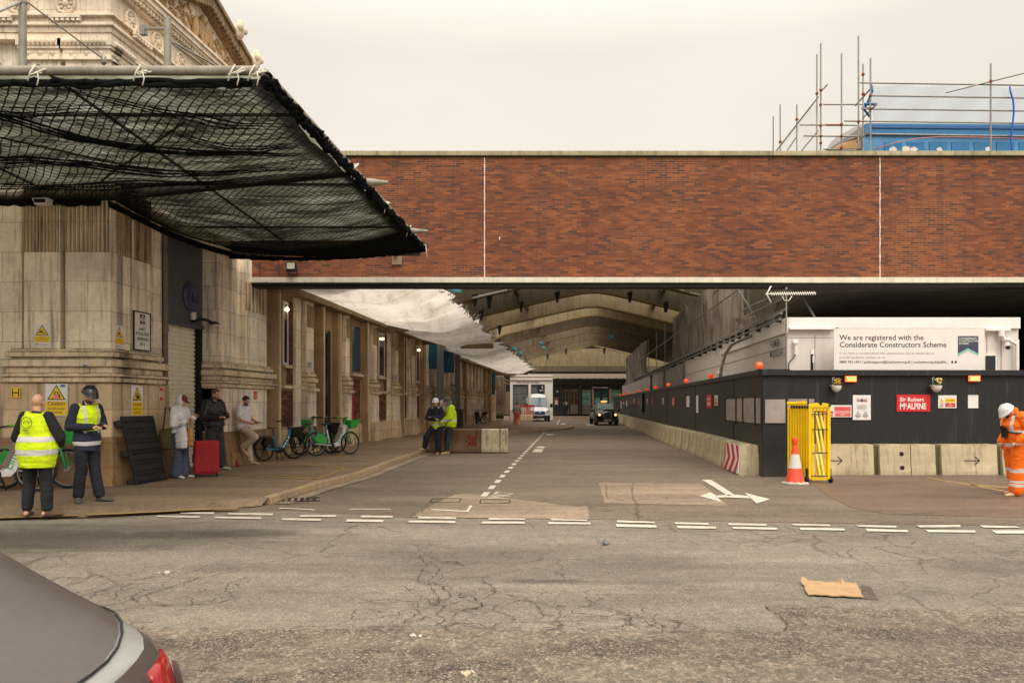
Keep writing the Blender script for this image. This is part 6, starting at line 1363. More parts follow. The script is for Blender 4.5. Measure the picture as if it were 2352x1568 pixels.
film(th.m, [(990, 545), (2600, 575), (2600, 900), (1000, 872)], (24.3,)*4); film(th2.m, [(180, 1050), (520, 640), (541, 1140), (140, 1140)], (29, 27, 26.5, 29))
mb = MB(TM).use(mat('bright_blue_strap', (.01, .08, .50), .4)); mb.tube([Z4(2225, 560, 23.9), Z4(2232, 610, 23.9), Z4(2255, 680, 23.9), Z4(2262, 780, 23.9), Z4(2250, 900, 23.9), Z4(2235, 1020, 23.9), Z4(2245, 1100, 23.9), Z4(2235, 1180, 23.9)], .028, 6); mb.build('strap', sf)
mb = MB(TM).use(filmA); mb.tube([Z4(984, 520, 24.1), Z4(1000, 600, 24.1), Z4(960, 700, 24.3), Z4(925, 760, 24.3), Z4(980, 830, 24.3)], .04, 6); mb.cyl(Z4(930, 716, 24.2), Z4(1040, 716, 24.2), .045); mb.cyl(Z4(905, 752, 24.2), Z4(985, 752, 24.2), .04); mb.build('blue_wrap', sf)
# ================================================================ far end: shops
def F(x, y, Z): return P(1139.3+x*.1406, 826.9+y*.1406, Z)
def fq(mb, x0, x1, y0, y1, Z, th=.1): a, b = F(x0, y1, Z), F(x1, y0, Z); mb.box(a.x, b.x, Z, Z+th, a.z, b.z)
ws = thing('white_shop', 'white painted corner shop lettered The House of Hair at the far end', 'shop', F(230, 970, 77)); O = F(230, 970, 77); TM = Matrix.Translation(-O)
def wb(nm, m, *q, Z=77, th=.1, par=None):
    mb = MB(TM).use(m)
    for r in q: fq(mb, *r, Z, th)
    return mb.build(nm, par or ws)
wp = M_WHITE
wb('wall', wp, (230, 927, 250, 395), (230, 275, 395, 975), (795, 927, 395, 975), (530, 572, 395, 975), (275, 530, 770, 975), (572, 795, 770, 975), Z=77, th=3)
wb('fascia', wp, (225, 935, 240, 262), (228, 930, 310, 322), Z=76.8, th=.25)
mb = MB(TM).use(M_TEXT); a = F(340, 378, 76.97); mb.text('The House of Hair', a, FX, FZ, .30, 0, stretch=1.0); mb.build('lettering', ws)
o = wb('window', mat('shop_frame', (.09, .09, .09), .5), (275, 292, 395, 770), (520, 530, 395, 770), (572, 580, 395, 770), Z=76.95, th=.1)
wb('pane', M_GLASS, (292, 520, 400, 768), (580, 680, 400, 768), Z=77.2, par=o); wb('hanging_sign', M_TEXT, (682, 795, 400, 528), Z=76.9, th=.08)
mb = MB(TM).use(M_SIGNW); mb.text('4', F(738, 465, 76.88), FX, FZ, .42, 0); [mb.box(F(708, 0, 76.88).x, F(775, 0, 76.88).x, 76.875, 76.88, F(0, y_, 76.88).z, F(0, y_-6, 76.88).z) for y_ in (488, 502)]; mb.build('lettering', ws)
wb('pink_panel', mat('pink_panel', (.55, .42, .44), .5), (232, 292, 812, 968), Z=76.6, th=.2); wb('post', M_BLACK, (222, 229, 780, 1005), Z=76.4, th=.1)
wb('goods', mat('shop_goods', (.16, .17, .14), .6, var=.8, scale=3), (295, 500, 520, 545), (295, 500, 600, 640), (295, 500, 660, 690), Z=77.15, th=.04)
wb('notice', M_SIGNW, (495, 520, 628, 668), Z=77.1, th=.02)
gs = thing('dark_restaurant', 'dark painted restaurant front with teal posters at the end of the street', 'restaurant', F(930, 880, 95)); O = F(930, 880, 95); TM = Matrix.Translation(-O)
def gb(nm, m, *q, Z=95, th=.1, par=None):
    mb = MB(TM).use(m)
    for r in q: fq(mb, *r, Z, th)
    return mb.build(nm, par or gs)
dkp = mat('charcoal_paint', (.035, .035, .042), .5, var=.15); brw = mat('taupe_joinery', (.20, .16, .12), .6, var=.12)
gb('wall', dkp, (860, 2400, 290, 885), th=1.2); gb('fascia', mat('charcoal_fascia', (.055, .055, .065), .5), (930, 2400, 310, 395), Z=94.7, th=.3)
gb('cornice', mat('cream_cornice', (.80, .70, .56), .5, var=.1), (520, 2400, 222, 300), Z=94.2, th=.8)
gb('gutter', M_TEXT, *[(1000+i*120, 1012+i*120, 290, 312) for i in range(11)], Z=94.15)
gb('pilaster', dkp, (1055, 1080, 400, 880), (1355, 1395, 400, 880), (2050, 2100, 400, 880), Z=94.6, th=.4)
gb('pilaster', mat('pinkish_pier', (.38, .28, .23), .6), (1568, 1600, 470, 880), (1848, 1888, 470, 880), Z=94.7, th=.3)
for a, b in ((1078, 1195), (1215, 1340), (1405, 1550), (1890, 2040)):
    w0 = gb('window', brw, (a, b, 480, 500), (a, a+8, 500, 735), (b-8, b, 500, 735), (a, b, 725, 880), (a+8, b-8, 608, 614), ((a+b)//2-4, (a+b)//2+4, 500, 725), Z=94.8, th=.2)
    gb('pane', M_TEAL if a > 1400 else mat('amber_pane', (.10, .07, .035), .2, var=.5), (a+8, b-8, 500, 725), Z=94.9, th=.05, par=w0)
    if a > 1400:
        for i in range(2):
            for j in range(4): gb('poster_print', M_TEXT, (a+38+i*65, a+48+i*65, 520+j*55, 536+j*55), Z=94.88, th=.01, par=w0)
dr = gb('door', dkp, (1600, 1845, 475, 495), (1600, 1612, 495, 870), (1835, 1845, 495, 870), (1712, 1722, 495, 870), (1600, 1845, 585, 600), Z=94.8, th=.15)
gb('pane', M_TEAL, (1614, 1700, 605, 740), (1738, 1822, 605, 740), Z=94.9, th=.04, par=dr); gb('pane', mat('dim_teal_glass', (.04, .13, .13), .2), (1612, 1712, 495, 585), (1722, 1835, 495, 585), Z=94.9, th=.04, par=dr)
mb = MB(TM).use(M_SIGNW); mb.text('Grill on the Market', F(1575, 458, 94.55), FX, FZ, .27, 0, bold=.01, stretch=.92); mb.build('lettering', gs)
gb('sign_board', dkp, (1560, 1870, 432, 470), Z=94.6, th=.3)
gb('poster', mat('brown_poster', (.22, .10, .07), .6, var=.4), (945, 1030, 600, 735), Z=94.85); gb('poster_print', M_SIGNW, (965, 1010, 655, 725), Z=94.82, th=.02)
mb = MB(TM).use(M_SIGNW); mb.lathe([(0, .1), (1.45*.141*.6, .1), (1.45*.141*.6, 0)], c=F(1005, 512, 94.8), n=20, M=FRT.to_3x3()); mb.build('clock', gs)
gb('step', M_CONC, (930, 2200, 872, 884), Z=94.3, th=.5)
bk = thing('back_buildings', 'dark buildings closing the street behind the shops', 'building', (5, 98, 0)); mb = MB(Matrix.Translation((-5, -98, 0))).use(M_DARK); mb.box(-16, 40, 98, 99, 0, 11); mb.build('wall', bk)
# boards, timber frame and red barrier near the shops
bd = thing('plywood_board', 'tall scrawled plywood board standing on legs left of the white shop', 'board', F(70, 985, 66)); O = F(70, 985, 66); TM = Matrix.Translation(-O); mb = MB(TM).use(mat('grey_plywood', (.40, .32, .25), .8, var=.25)); fq(mb, 0, 145, 490, 885, 66); mb.build('panel', bd)
mb = MB(TM).use(M_TEXT); fq(mb, 0, 6, 885, 990, 66); fq(mb, 122, 128, 885, 970, 66); fq(mb, -8, 135, 880, 890, 65.9, .08); mb.build('leg', bd); mb = MB(TM).use(M_GREYT); rr = random.Random(1)
for i in range(7): mb.tube([F(40+rr.random()*60, 640+rr.random()*80, 65.93) for _ in range(3)], .02, 4)
mb.build('scrawl', bd)
mb = MB().use(mat('brown_panel', (.26, .19, .12), .8)); fq(mb, 148, 226, 512, 890, 70); tag(mb.build('hoarding_board'), 'brown site panel between the plywood board and the white shop', 'board')
mb = MB().use(mat('green_tubs', (.10, .13, .03), .8, var=.5)); fq(mb, 5, 118, 895, 960, 66.2, .5); tag(mb.build('rubbish_pile'), 'dull green stacked rubbish under the plywood board', 'rubbish')
tf = thing('timber_frame', 'brown lattice timber frame standing above the plywood board', 'frame', F(60, 490, 67)); O = F(60, 490, 67); mb = MB(Matrix.Translation(-O)).use(mat('timber', (.30, .21, .12), .8))
for a, b in (((5, 270), (5, 490)), ((35, 290), (35, 490)), ((95, 290), (95, 490)), ((118, 270), (118, 490)), ((-5, 290), (130, 290)), ((-5, 270), (130, 270)), ((10, 360), (95, 480)), ((35, 460), (100, 460))): mb.cyl(F(*a, 67), F(*b, 67), .09, n=6)
for a, b in (((130, 310), (225, 350)), ((130, 370), (225, 390)), ((150, 300), (150, 500))): mb.cyl(F(*a, 69), F(*b, 69), .05, n=6)
mb.build('lattice', tf)
rb = thing('red_barrier', 'red slatted plastic barrier between the orange trousered worker and the van', 'barrier', G(1205, 968)); mb = MB().use(mat('red_plastic', (.50, .05, .03), .5, var=.2)); mb.box(-.9, .9, -.03, .03, .9, 1.02); mb.box(-.9, .9, -.03, .03, .28, .38)
for i in range(13): mb.box(-.9+i*.142, -.82+i*.142, -.02, .02, .38, .9)
mb.build('frame', rb); rb.scale = (1, 1, 1.5); mb = MB().use(M_STONE_LO); mb.box(-.95, .75, -.3, .3, -.0, .42); mb.build('base', rb, .08)
# two dirty concrete barriers standing in the carriageway beside the workers
ZQ = 24.6
mG = stonemat('graffiti_concrete', (120, 92, 66), (9, 9), .8, grime=.8); mW = stonemat('whitewashed_concrete', (214, 202, 170), (9, 9), .75, grime=.3)
def rdb(a, b, lb, m):
    x0, x1 = P(a, 0, ZQ).x, P(b, 0, ZQ).x; t = thing('concrete_barrier', lb, 'barrier', (x0, ZQ, 0), 0, 'barriers in the road'); L = x1-x0
    mb = MB().use(m); mb.prism([(0, y, z) for y, z in ((-.02, .03), (-.02, .12), (.03, .35), (.06, .76), (.09, .79), (.38, .79), (.42, .76), (.46, .1), (.46, .03))], (L, 0, 0)); mb.build('block', t, .02); return t, L
t, L = rdb(984, 1104, 'dirty brown concrete barrier with red graffiti behind the yellow jacket worker', mG)
mb = MB().use(mat('red_graffiti', (.26, .03, .02), .8, var=.6, scale=25)); rr = random.Random(2)
for i in range(26):
    x = L*.80+rr.uniform(-.16, .18); z = rr.uniform(.2, .6); mb.ball((x, -.0+.05*(z-.1), z), (rr.uniform(.01, .05), .012, rr.uniform(.02, .08)), 6, 4)
mb.build('graffiti', t)
t, L = rdb(1105.5, 1147, 'white painted flaking concrete barrier next to the graffiti one', mW)
t, L = rdb(1149.5, 1167, 'narrow white flaking concrete barrier end with bolt holes', mW); mb = MB().use(M_TEXT)
for z in (.2, .42, .64): mb.lathe([(0, 0), (.018, 0), (.018, -.01), (0, -.01)], c=(L*.4, -.005+.04*z, z), n=10, M=FRT.to_3x3())
mb.build('bolt_hole', t)
# ================================================================ people
def remesh_to(mb, name, parent, voxel, m, smooth=3, disp=0.):
    me = bpy.data.meshes.new('tmp'); me.from_pydata(mb.v, [], mb.f); o = bpy.data.objects.new('tmp', me)
    r = o.modifiers.new('r', 'REMESH'); r.mode = 'VOXEL'; r.voxel_size = voxel
    s = o.modifiers.new('s', 'SMOOTH'); s.factor = .5; s.iterations = smooth
    nm = evalmesh(o)
    bpy.data.objects.remove(o); bpy.data.meshes.remove(me)
    if disp:
        nr = [Vector(q.vector) for q in nm.vertex_normals]; co = []
        for v, q in zip(nm.vertices, nr):
            p = v.co; d = _mn.noise(p*9)*disp+_mn.noise(Vector((p.x*5, p.y*5, p.z*22)))*disp*.8; co.extend(p+q*d)
        nm.vertices.foreach_set('co', co); nm.update()
    nm.materials.clear(); nm.materials.append(m)
    for p in nm.polygons: p.use_smooth = True; p.material_index = 0
    nm.name = name; ob = bpy.data.objects.new(name, nm); sc.collection.objects.link(ob); ob.parent = parent; return ob
def cap(mb, a, b, ra, rb, n=14):
    mb.cyl(a, b, ra, rb, n); mb.ball(a, ra, n, 8); mb.ball(b, rb, n, 8)
DEF = dict(pelvis=(0, 0, .96), waist=(0, 0, 1.09), chest=(0, 0, 1.28), neck=(-.01, 0, 1.47), head=(.02, 0, 1.63),
           shL=(-.01, .175, 1.42), shR=(-.01, -.175, 1.42), elL=(-.05, .24, 1.14), elR=(-.05, -.24, 1.14), wrL=(.03, .24, .90), wrR=(.03, -.24, .90),
           hdL=(.1, 0, -1), hdR=(.1, 0, -1), hipL=(0, .09, .93), hipR=(0, -.09, .93), knL=(.02, .10, .50), knR=(.02, -.10, .50), anL=(-.02, .11, .09), anR=(-.02, -.11, .09), toeL=(.95, .25, 0), toeR=(.95, -.25, 0), look=(1, 0, -.1))
SKIN = mat('skin', (.56, .31, .20), .55, var=.08, scale=20)
def clothmat(name, c, bands=(), vb=None, low=None, logo=False, rough=.85, bcol=(.60, .57, .55)):
    if name in MATS: return MATS[name]
    if isinstance(c, str): c = lin(c)
    b = NB(name); sp = b.n('ShaderNodeSeparateXYZ'); b.l(b.tc.outputs['Object'], sp.inputs[0]); z = sp.outputs['Z']
    n = b.noise(b.map(), 9, 5); colr = b.mix(1., c, b.ramp(n, [(.3, .78), (.7, 1.12)]), 'MULTIPLY')
    wob = b.math('ADD', z, b.math('MULTIPLY', b.math('SUBTRACT', b.noise(b.map(), 2.5, 2), .5), .08))
    def rng(v, a, c_): return b.math('MULTIPLY', b.math('GREATER_THAN', v, a), b.math('LESS_THAN', v, c_))
    if low: colr = b.mix(b.math('LESS_THAN', wob, low[0]), colr, low[1])
    for a, c_ in bands: colr = b.mix(rng(wob, a, c_), colr, bcol)
    if vb:
        ay = b.math('ABSOLUTE', sp.outputs['Y']); f = b.math('MULTIPLY', rng(ay, vb[0], vb[1]), rng(z, vb[2], vb[3])); colr = b.mix(f, colr, bcol)
    b.col(colr); b.set(Roughness=rough); b.bump(b.noise(b.map((1, 1, 2)), 16, 4), .6, .02); MATS[name] = b.m; return b.m
def person(label, loc, face, H, J, wear, voxel=.009, fat=1., skin=None, fem=False):
    k = H/1.75; R = dict(DEF); R.update(J); R = {a: Vector(v)*(1 if a in ('hdL', 'hdR', 'toeL', 'toeR', 'look') else k) for a, v in R.items()}
    root = thing('person', label, 'person', loc, face, None); cv = max(voxel, .009)
    look = R['look'].normalized()
    def torso(mb, t=0., top=True, bot=None, flare=0., f=fat):
        P_, W_, C_, N_ = R['pelvis'], R['waist'], R['chest'], R['neck']; sh = (R['shL']+R['shR'])/2
        seq = [(P_+Vector((0, 0, -.07))*k, .095, .135), (P_, .112*f, .165*f), (W_, .102*f, .145*f), ((W_+C_)/2, .11*f, .155*f), (C_, .118, .170), (sh+Vector((0, 0, -.01)), .085, .165), (N_+Vector((0, 0, -.005)), .062, .085)]
        if not top: seq = seq[:6]
        rings = []
        for i, (c, a, b_) in enumerate(seq):
            a = (a*k+t); b_ = (b_*k+t)
            if i < 3: a += flare; b_ += flare
            if bot is not None and i == 0: c = Vector((P_.x, P_.y, bot*k))
            rings.append([c+Vector((math.cos(q*math.pi/10)*a, math.sin(q*math.pi/10)*b_, 0)) for q in range(20)])
        mb.loft(rings)
    def arm(mb, s, t=0., frac=1.):
        a, e, w_ = R['sh'+s], R['el'+s], R['wr'+s]
        cap(mb, a, e, .052*k+t, .042*k+t)
        if frac >= 1: cap(mb, e, w_, .042*k+t, .030*k+t*.8)
        elif frac < .99: pass
    def leg(mb, s, t=0., flare=0., end=1.):
        h, kn, an_ = R['hip'+s], R['kn'+s], R['an'+s]; cap(mb, h, kn, .086*k*fat**.5+t, .060*k+t); cap(mb, kn, kn.lerp(an_, .35), .060*k+t, .056*k+t+flare*.35); cap(mb, kn.lerp(an_, .35), kn.lerp(an_, end), .056*k+t+flare*.35, .040*k+t+flare)
    body = MB(); torso(body)
    for s in 'LR':
        arm(body, s); leg(body, s)
        # foot
        t_ = R['toe'+s].normalized(); a = R['an'+s]; cap(body, a+Vector((0, 0, -.04))*k-t_*.04*k, a+t_*.13*k+Vector((0, 0, -.055))*k, .034*k, .026*k)
        # hand: palm, four unequal fingers and a thumb
        d = R['hd'+s].normalized(); w_ = R['wr'+s]; side = 1 if s == 'L' else -1
        n = Vector((0, -side, 0)) if abs(d.z) > .7 else Vector((0, -side*.4, -.9)); n = (n-d*n.dot(d)).normalized(); x = d.cross(n).normalized()*side
        body.cyl(w_, w_+d*.03*k, .028*k, .03*k, 10)
        M3 = Matrix((x, n, d)).transposed(); body.ball(w_+d*.05*k, (.042*k, .018*k, .052*k), 12, 8, M=M3)
        for i, L in enumerate((.068, .078, .074, .060)):
            b0 = w_+d*.090*k+x*(.030-.020*i)*k; rr_ = .0095*k; b1 = b0+(d*.8+n*.35)*L*.5*k; b2 = b1+(d*.45+n*.85)*L*.5*k; cap(body, b0, b1, rr_, rr_*.95, 8); cap(body, b1, b2, rr_*.95, rr_*.8, 8)
        tb = w_+d*.03*k+x*.035*k; t1 = tb+(x*.7+d*.6)*.032*k; cap(body, tb, t1, .013*k, .011*k, 8); cap(body, t1, t1+(d*.9+n*.4)*.03*k, .011*k, .009*k, 8)
    cap(body, R['neck']+Vector((0, 0, -.03))*k, R['head']+Vector((-.01, 0, -.06))*k, .056*k, .052*k)
    # head
    hc = R['head']; up = Vector((0, 0, 1)); f_ = look; l_ = up.cross(f_).normalized(); u_ = f_.cross(l_).normalized(); HM = Matrix((f_, l_, u_)).transposed()
    def hp(a, b_, c_): return hc+HM @ Vector((a, b_, c_))*k
    body.ball(hp(-.005, 0, .022), (.095*k, .074*k, .090*k), 20, 14, M=HM); body.ball(hp(.028, 0, -.045), (.062*k, .056*k, .065*k), 16, 10, M=HM); body.ball(hp(.066, 0, -.085), (.024*k, .028*k, .022*k), 10, 8, M=HM)
    cap(body, hp(.090, 0, .0), hp(.106, 0, -.035), .010*k, .014*k, 8)
    for s in (-1, 1): body.ball(hp(-.01, s*.074, -.015), (.018*k, .010*k, .030*k), 10, 8, M=HM); body.ball(hp(.080, s*.030, .028), (.012*k, .02*k, .007*k), 8, 6, M=HM)
    body.ball(hp(.084, 0, -.058), (.012*k, .024*k, .006*k), 8, 6, M=HM)
    remesh_to(body, 'body', root, voxel, skin or SKIN, 2)
    if voxel < .012:
        mb = MB().use(M_TEXT)
        for s in (-1, 1): mb.ball(hp(.087, s*.031, .010), (.007*k, .012*k, .006*k), 8, 6, M=HM)
        mb.build('eyes', root)
    for w_ in wear:
        kd = w_[0]; m = w_[1]; o = w_[2] if len(w_) > 2 else {}
        mb = MB()
        if kd == 'trousers':
            P_ = R['pelvis']; t = .014+o.get('t', 0)
            mb.loft([[c+Vector((math.cos(q*math.pi/10)*(a*k*fat+t), math.sin(q*math.pi/10)*(b_*k*fat+t), 0)) for q in range(20)] for c, a, b_ in ((P_+Vector((0, 0, -.10))*k, .09, .13), (P_, .115, .168), (P_.lerp(R['waist'], .7), .108, .152))])
            for s in 'LR': leg(mb, s, t, o.get('flare', .012), o.get('end', .93))
            remesh_to(mb, 'trousers', root, cv, m, 3, .006)
        elif kd == 'top':
            torso(mb, .016+o.get('t', 0), bot=o.get('hem', .9), flare=o.get('flare', 0)); 
            for s in 'LR':
                if o.get('short'): cap(mb, R['sh'+s], R['sh'+s].lerp(R['el'+s], .68), .062*k+.012, .058*k+.012)
                else: arm(mb, s, .016+o.get('t', 0))
            if not o.get('short'):
                pass
            cap(mb, R['neck']+Vector((0, 0, -.04))*k, R['neck']+Vector((0, 0, o.get('collar', -.01)))*k, .070*k, .068*k)
            remesh_to(mb, o.get('name', 'jacket'), root, cv, m, 3, o.get('disp', .006))
        elif kd == 'vest':
            torso(mb, .034+o.get('t', 0), bot=o.get('hem', .8), flare=o.get('flare', .01))
            for s in 'LR': cap(mb, R['sh'+s]*.8+R['neck']*.2, R['sh'+s]*.93+R['el'+s]*.07, .066*k, .062*k)
            remesh_to(mb, 'hi_vis_vest', root, cv, m, 3, .007)
        elif kd == 'shoes':
            for s in 'LR':
                t_ = R['toe'+s].normalized(); a = R['an'+s]; g_ = Vector((0, 0, 1)); sd = g_.cross(t_)
                s1 = MB(); b0 = a+Vector((0, 0, -.09))*k-t_*.055*k; L = .275*k; rings = []
                for u, wd, h in ((0, .030, .06), (.05, .036, .09), (.3, .038, .10), (.55, .044, .07), (.8, .046, .055), (.95, .036, .045), (1., .02, .03)):
                    c = b0+t_*(u*L); rings.append([c+sd*(math.cos(q*math.pi/6)*wd*k)+g_*(max(0, (math.sin(q*math.pi/6)*.5+.5))*h*k) for q in range(12)])
                s1.loft(rings); cap(s1, a+Vector((0, 0, -.03))*k, a+Vector((0, 0, o.get('high', .02)))*k, .047*k, .048*k)
                remesh_to(s1, 'shoe', root, cv, m, 2)
        elif kd == 'hair':
            if o.get('beard'): mb.ball(hp(.04, 0, -.066), (.060*k, .061*k, .055*k), 14, 10, M=HM)
            else:
                mb.ball(hp(-.014, 0, .034), (.098*k, .081*k, .093*k), 18, 12, M=HM)
                cut = MB(); cut.v = [v for v in mb.v]; 
                for i, v in enumerate(mb.v):
                    q = HM.transposed() @ (v-hc)/k
                    if q.x > .045 and q.z < .07: q.x = .045-(.07-q.z)*.3
                    if q.z < -.04: q.z = -.04
                    mb.v[i] = hc+HM @ (q*k)
            remesh_to(mb, 'beard' if o.get('beard') else 'hair', root, cv, m, 1, .003)
        elif kd == 'helmet':
            mb.use(m); prof = [(.0, .125), (.05, .118), (.09, .09), (.113, .04), (.118, .0), (.122, -.005), (.11, -.005), (.0, .0)]
            vs = []
            for r, z in prof:
                for q in range(24): a = q*math.pi/12; vs.append(hp(-.005+r*1.13*math.cos(a)+(.035 if z < .01 and r > .1 and math.cos(a) > .3 else 0)*math.cos(a), r*.92*math.sin(a), z+.035))
            mb.add(vs, [(j*24+q, j*24+(q+1) % 24, (j+1)*24+(q+1) % 24, (j+1)*24+q) for j in range(len(prof)-1) for q in range(24)], True)
            for yy in (-.03, 0, .03): mb.tube([hp(.10-.2*t, yy, .035+.128*math.sin(math.pi*(.12+.76*t))**.8) for t in [i/8 for i in range(9)]], .006, 6)
            if o.get('strap'): mb.use(M_TEXT); mb.tube([hp(0, .082, .03), hp(.03, .075, -.05), hp(.06, 0, -.105), hp(.03, -.075, -.05), hp(0, -.082, .03)], .006, 6)
            mb.build('helmet', root)
        elif kd == 'hood':
            mb.ball(hp(-.03, 0, .0), (.118*k, .108*k, .135*k), 18, 12, M=HM); cap(mb, hp(-.05, 0, -.10), R['neck']+Vector((-.02, 0, -.02))*k, .085*k, .11*k); cap(mb, hp(.0, .0, -.11), R['neck']+Vector((.03, 0, -.0))*k, .07*k, .09*k)
            for i, v in enumerate(mb.v):
                q = HM.transposed() @ (v-hc)/k
                if q.x > .055 and q.z > -.12: q.x = .055; mb.v[i] = hc+HM @ (q*k)
            remesh_to(mb, 'hood', root, cv, m, 2, .004)
        elif kd == 'cap':
            mb.ball(hp(.0, 0, .035), (.104*k, .09*k, .10*k), 16, 10, M=HM)
            for i, v in enumerate(mb.v):
                q = HM.transposed() @ (v-hc)/k
                if q.z < .02: q.z = .02; mb.v[i] = hc+HM @ (q*k)
            remesh_to(mb, 'cap', root, cv, m, 1); mb = MB().use(m); mb.hexa([hp(.07, -.06, .03), hp(.17, -.045, .005), hp(.17, .045, .005), hp(.07, .06, .03)], [hp(.07, -.06, .04), hp(.17, -.045, .012), hp(.17, .045, .012), hp(.07, .06, .04)]); mb.build('brim', root)
        elif kd == 'mask': mb.ball(hp(.03, 0, -.05), (.072*k, .066*k, .065*k), 12, 8, M=HM); remesh_to(mb, 'face_cover', root, cv, m, 1)
    root['hand'] = list(root.matrix_basis @ (R['wrR']+R['hdR'].normalized()*.1*k)); return root, R
def hand_world(root, R, s, off=.11):
    M = Matrix.Translation(root.location) @ Matrix.Rotation(root.rotation_euler.z, 4, 'Z'); return M @ (R['wr'+s]+R['hd'+s].normalized()*off)
def phone(c, rz, tilt, lb):
    mb = MB().use(M_BLACK); mb.box(-.075, .075, -.037, .037, -.005, .005); mb.use(mat('phone_screen', (.10, .12, .14), .1)); mb.box(-.068, .068, -.033, .033, .005, .0065)
    o = mb.build('phone', bevel=.002); o.location = c; o.rotation_euler = (0, tilt, rz); return tag(o, lb, 'phone', 'phones in hands')
rad = math.radians
BLK = clothmat('black_cloth', (.008, .008, .009)); NAVY = clothmat('navy_cloth', (.012, .016, .028)); NAVYT = clothmat('dark_navy_trousers', (.010, .012, .019)); BLKT = clothmat('black_trousers', (.009, .0095, .011))
def spot_(px, py, h=.12, zs=1.): g_ = G(px, py, h); return Vector((g_.x*zs, g_.y*zs, h))
# 1 bald man from behind
V1 = clothmat('yellow_vest_long', M_HIVY and (.62, .80, .0), ((1.03, 1.10), (.86, .93)))
p, R = person('bald man in a long yellow vest seen from behind at the kerb', spot_(85, 1186, .05), rad(86), 1.70,
    dict(elL=(.03, .33, 1.12), elR=(.03, -.33, 1.12), wrL=(.22, .20, 1.02), wrR=(.22, -.20, 1.02), hdL=(.5, -.8, 0), hdR=(.5, .8, 0), knL=(.02, .13, .50), knR=(.02, -.13, .5), anL=(0, .15, .09), anR=(0, -.15, .09), toeL=(.9, .3, 0), toeR=(.8, -.6, 0), look=(1, .35, .08)),
    [('trousers', BLKT, dict(t=.006, flare=.014, end=.88)), ('top', BLK, dict(hem=.85, t=.012)), ('vest', V1, dict(hem=.70, flare=.05, t=.01)), ('shoes', clothmat('tan_red_shoe', (.13, .07, .045)))], fat=1.16)
mb = MB().use(M_TEXT); c = Vector((-.205, .0, 1.30)); mb.tube([c+Vector((-.0, math.cos(a*.35)*.075, math.sin(a*.35)*.075)) for a in range(18)], .004, 5, True); mb.tube([c+Vector((0, .045, -.02)), c+Vector((0, .03, .03)), c+Vector((0, .01, -.01)), c+Vector((0, -.01, .03)), c+Vector((0, -.03, -.02)), c+Vector((0, -.05, .02))], .004, 5)
mb.box(-.212, -.208, -.03, .05, 1.19, 1.202); mb.box(-.212, -.208, -.06, .03, 1.165, 1.172); mb.build('vest_emblem', p)
# 2 helmeted man on the phone
V2 = clothmat('yellow_vest_navy_hem', (.62, .80, .0), ((.86, .92),), (.085, .125, 1.05, 1.45), (1.08, (.022, .026, .05)))
p, R = person('man in black helmet and yellow vest looking at his phone', spot_(200, 1152), rad(-28), 1.75,
    dict(elL=(.02, .25, 1.15), elR=(-.02, -.27, 1.14), wrL=(.27, .08, 1.16), wrR=(.27, -.08, 1.14), hdL=(1, -.25, .1), hdR=(1, .25, .1), knL=(.03, .10, .5), knR=(-.01, -.09, .5), anL=(.12, .12, .09), anR=(-.06, -.10, .09), toeL=(1, .5, 0), toeR=(1, -.6, 0), head=(.055, 0, 1.61), look=(1, .0, -.55)),
    [('trousers', NAVYT, dict(t=.006, flare=.02)), ('top', NAVY, dict(hem=.76, t=.008, collar=.02)), ('vest', V2, dict(hem=.78)), ('hair', mat('dark_beard', (.05, .03, .02), .8), dict(beard=1)), ('helmet', mat('glossy_black_helmet', (.015, .016, .018), .2), {}), ('shoes', clothmat('grey_work_shoe', (.07, .075, .07)))])
phone(hand_world(p, R, 'R', .13)+Vector((.02, -.0, .03)), rad(-28), -.15, 'black phone held by the man in the black helmet')
# 3 hooded woman
p, R = person('woman in white hoodie and maroon cap looking at her phone', spot_(414, 1097), rad(-12), 1.68,
    dict(elL=(.04, .22, 1.15), elR=(.02, -.24, 1.13), wrL=(.26, .07, 1.26), wrR=(.22, -.12, 1.20), hdL=(.8, -.1, .6), hdR=(.8, .2, .6), head=(.05, 0, 1.61), look=(1, 0, -.35), anL=(.03, .09, .09), anR=(-.02, -.09, .09)),
    [('trousers', clothmat('wide_blue_trousers', (.055, .065, .11)), dict(t=.015, flare=.06, end=.97)), ('top', clothmat('white_hoodie', (.68, .66, .68)), dict(hem=.92, t=.018, flare=.01, name='hoodie', disp=.012)), ('cap', clothmat('maroon_cap', (.16, .02, .03)), {}), ('hood', clothmat('white_hoodie', (.7, .7, .7)), {}), ('shoes', clothmat('pale_pink_slides', (.60, .50, .48)))])
phone(hand_world(p, R, 'L', .12)+Vector((.03, 0, .03)), rad(-12), -.6, 'phone with orange case held up by the woman in the white hoodie')
def bag(lb, c, sx, sy, sz, m, rz=0, drop=.25, nm='tote_bag'):
    t = thing(nm, lb, 'bag', c, rz, 'bags of the hooded woman'); mb = MB(); r = []
    for z, f in ((0, .55), (.06, .95), (.4, 1.05), (.75, .95), (1., .7)): r.append([Vector((math.cos(q*math.pi/8)*sx*f*.5, math.sin(q*math.pi/8)*sy*f*.5, z*sz-sz)) for q in range(16)])
    mb.loft(r); remesh_to(mb, 'pouch', t, .012, m, 3, .012); mb = MB().use(m)
    for s in (-1, 1): mb.tube([(-sx*.25, s*sy*.15, -.04), (-sx*.1, s*.03, drop), (sx*.1, s*.03, drop), (sx*.25, s*sy*.15, -.04)], .011, 6)
    mb.build('strap', t)
wl = spot_(414, 1097)
bag('olive green tote bag hanging behind the woman in the white hoodie', wl+Vector((-.20, -.12, 1.00)), .34, .20, .42, clothmat('olive_cloth', (.075, .065, .02)), .3, .42)
bag('white shopping bag on the arm of the hooded woman', wl+Vector((.12, -.22, 1.02)), .28, .16, .42, clothmat('white_bag', (.66, .62, .62)), -.4, .16)
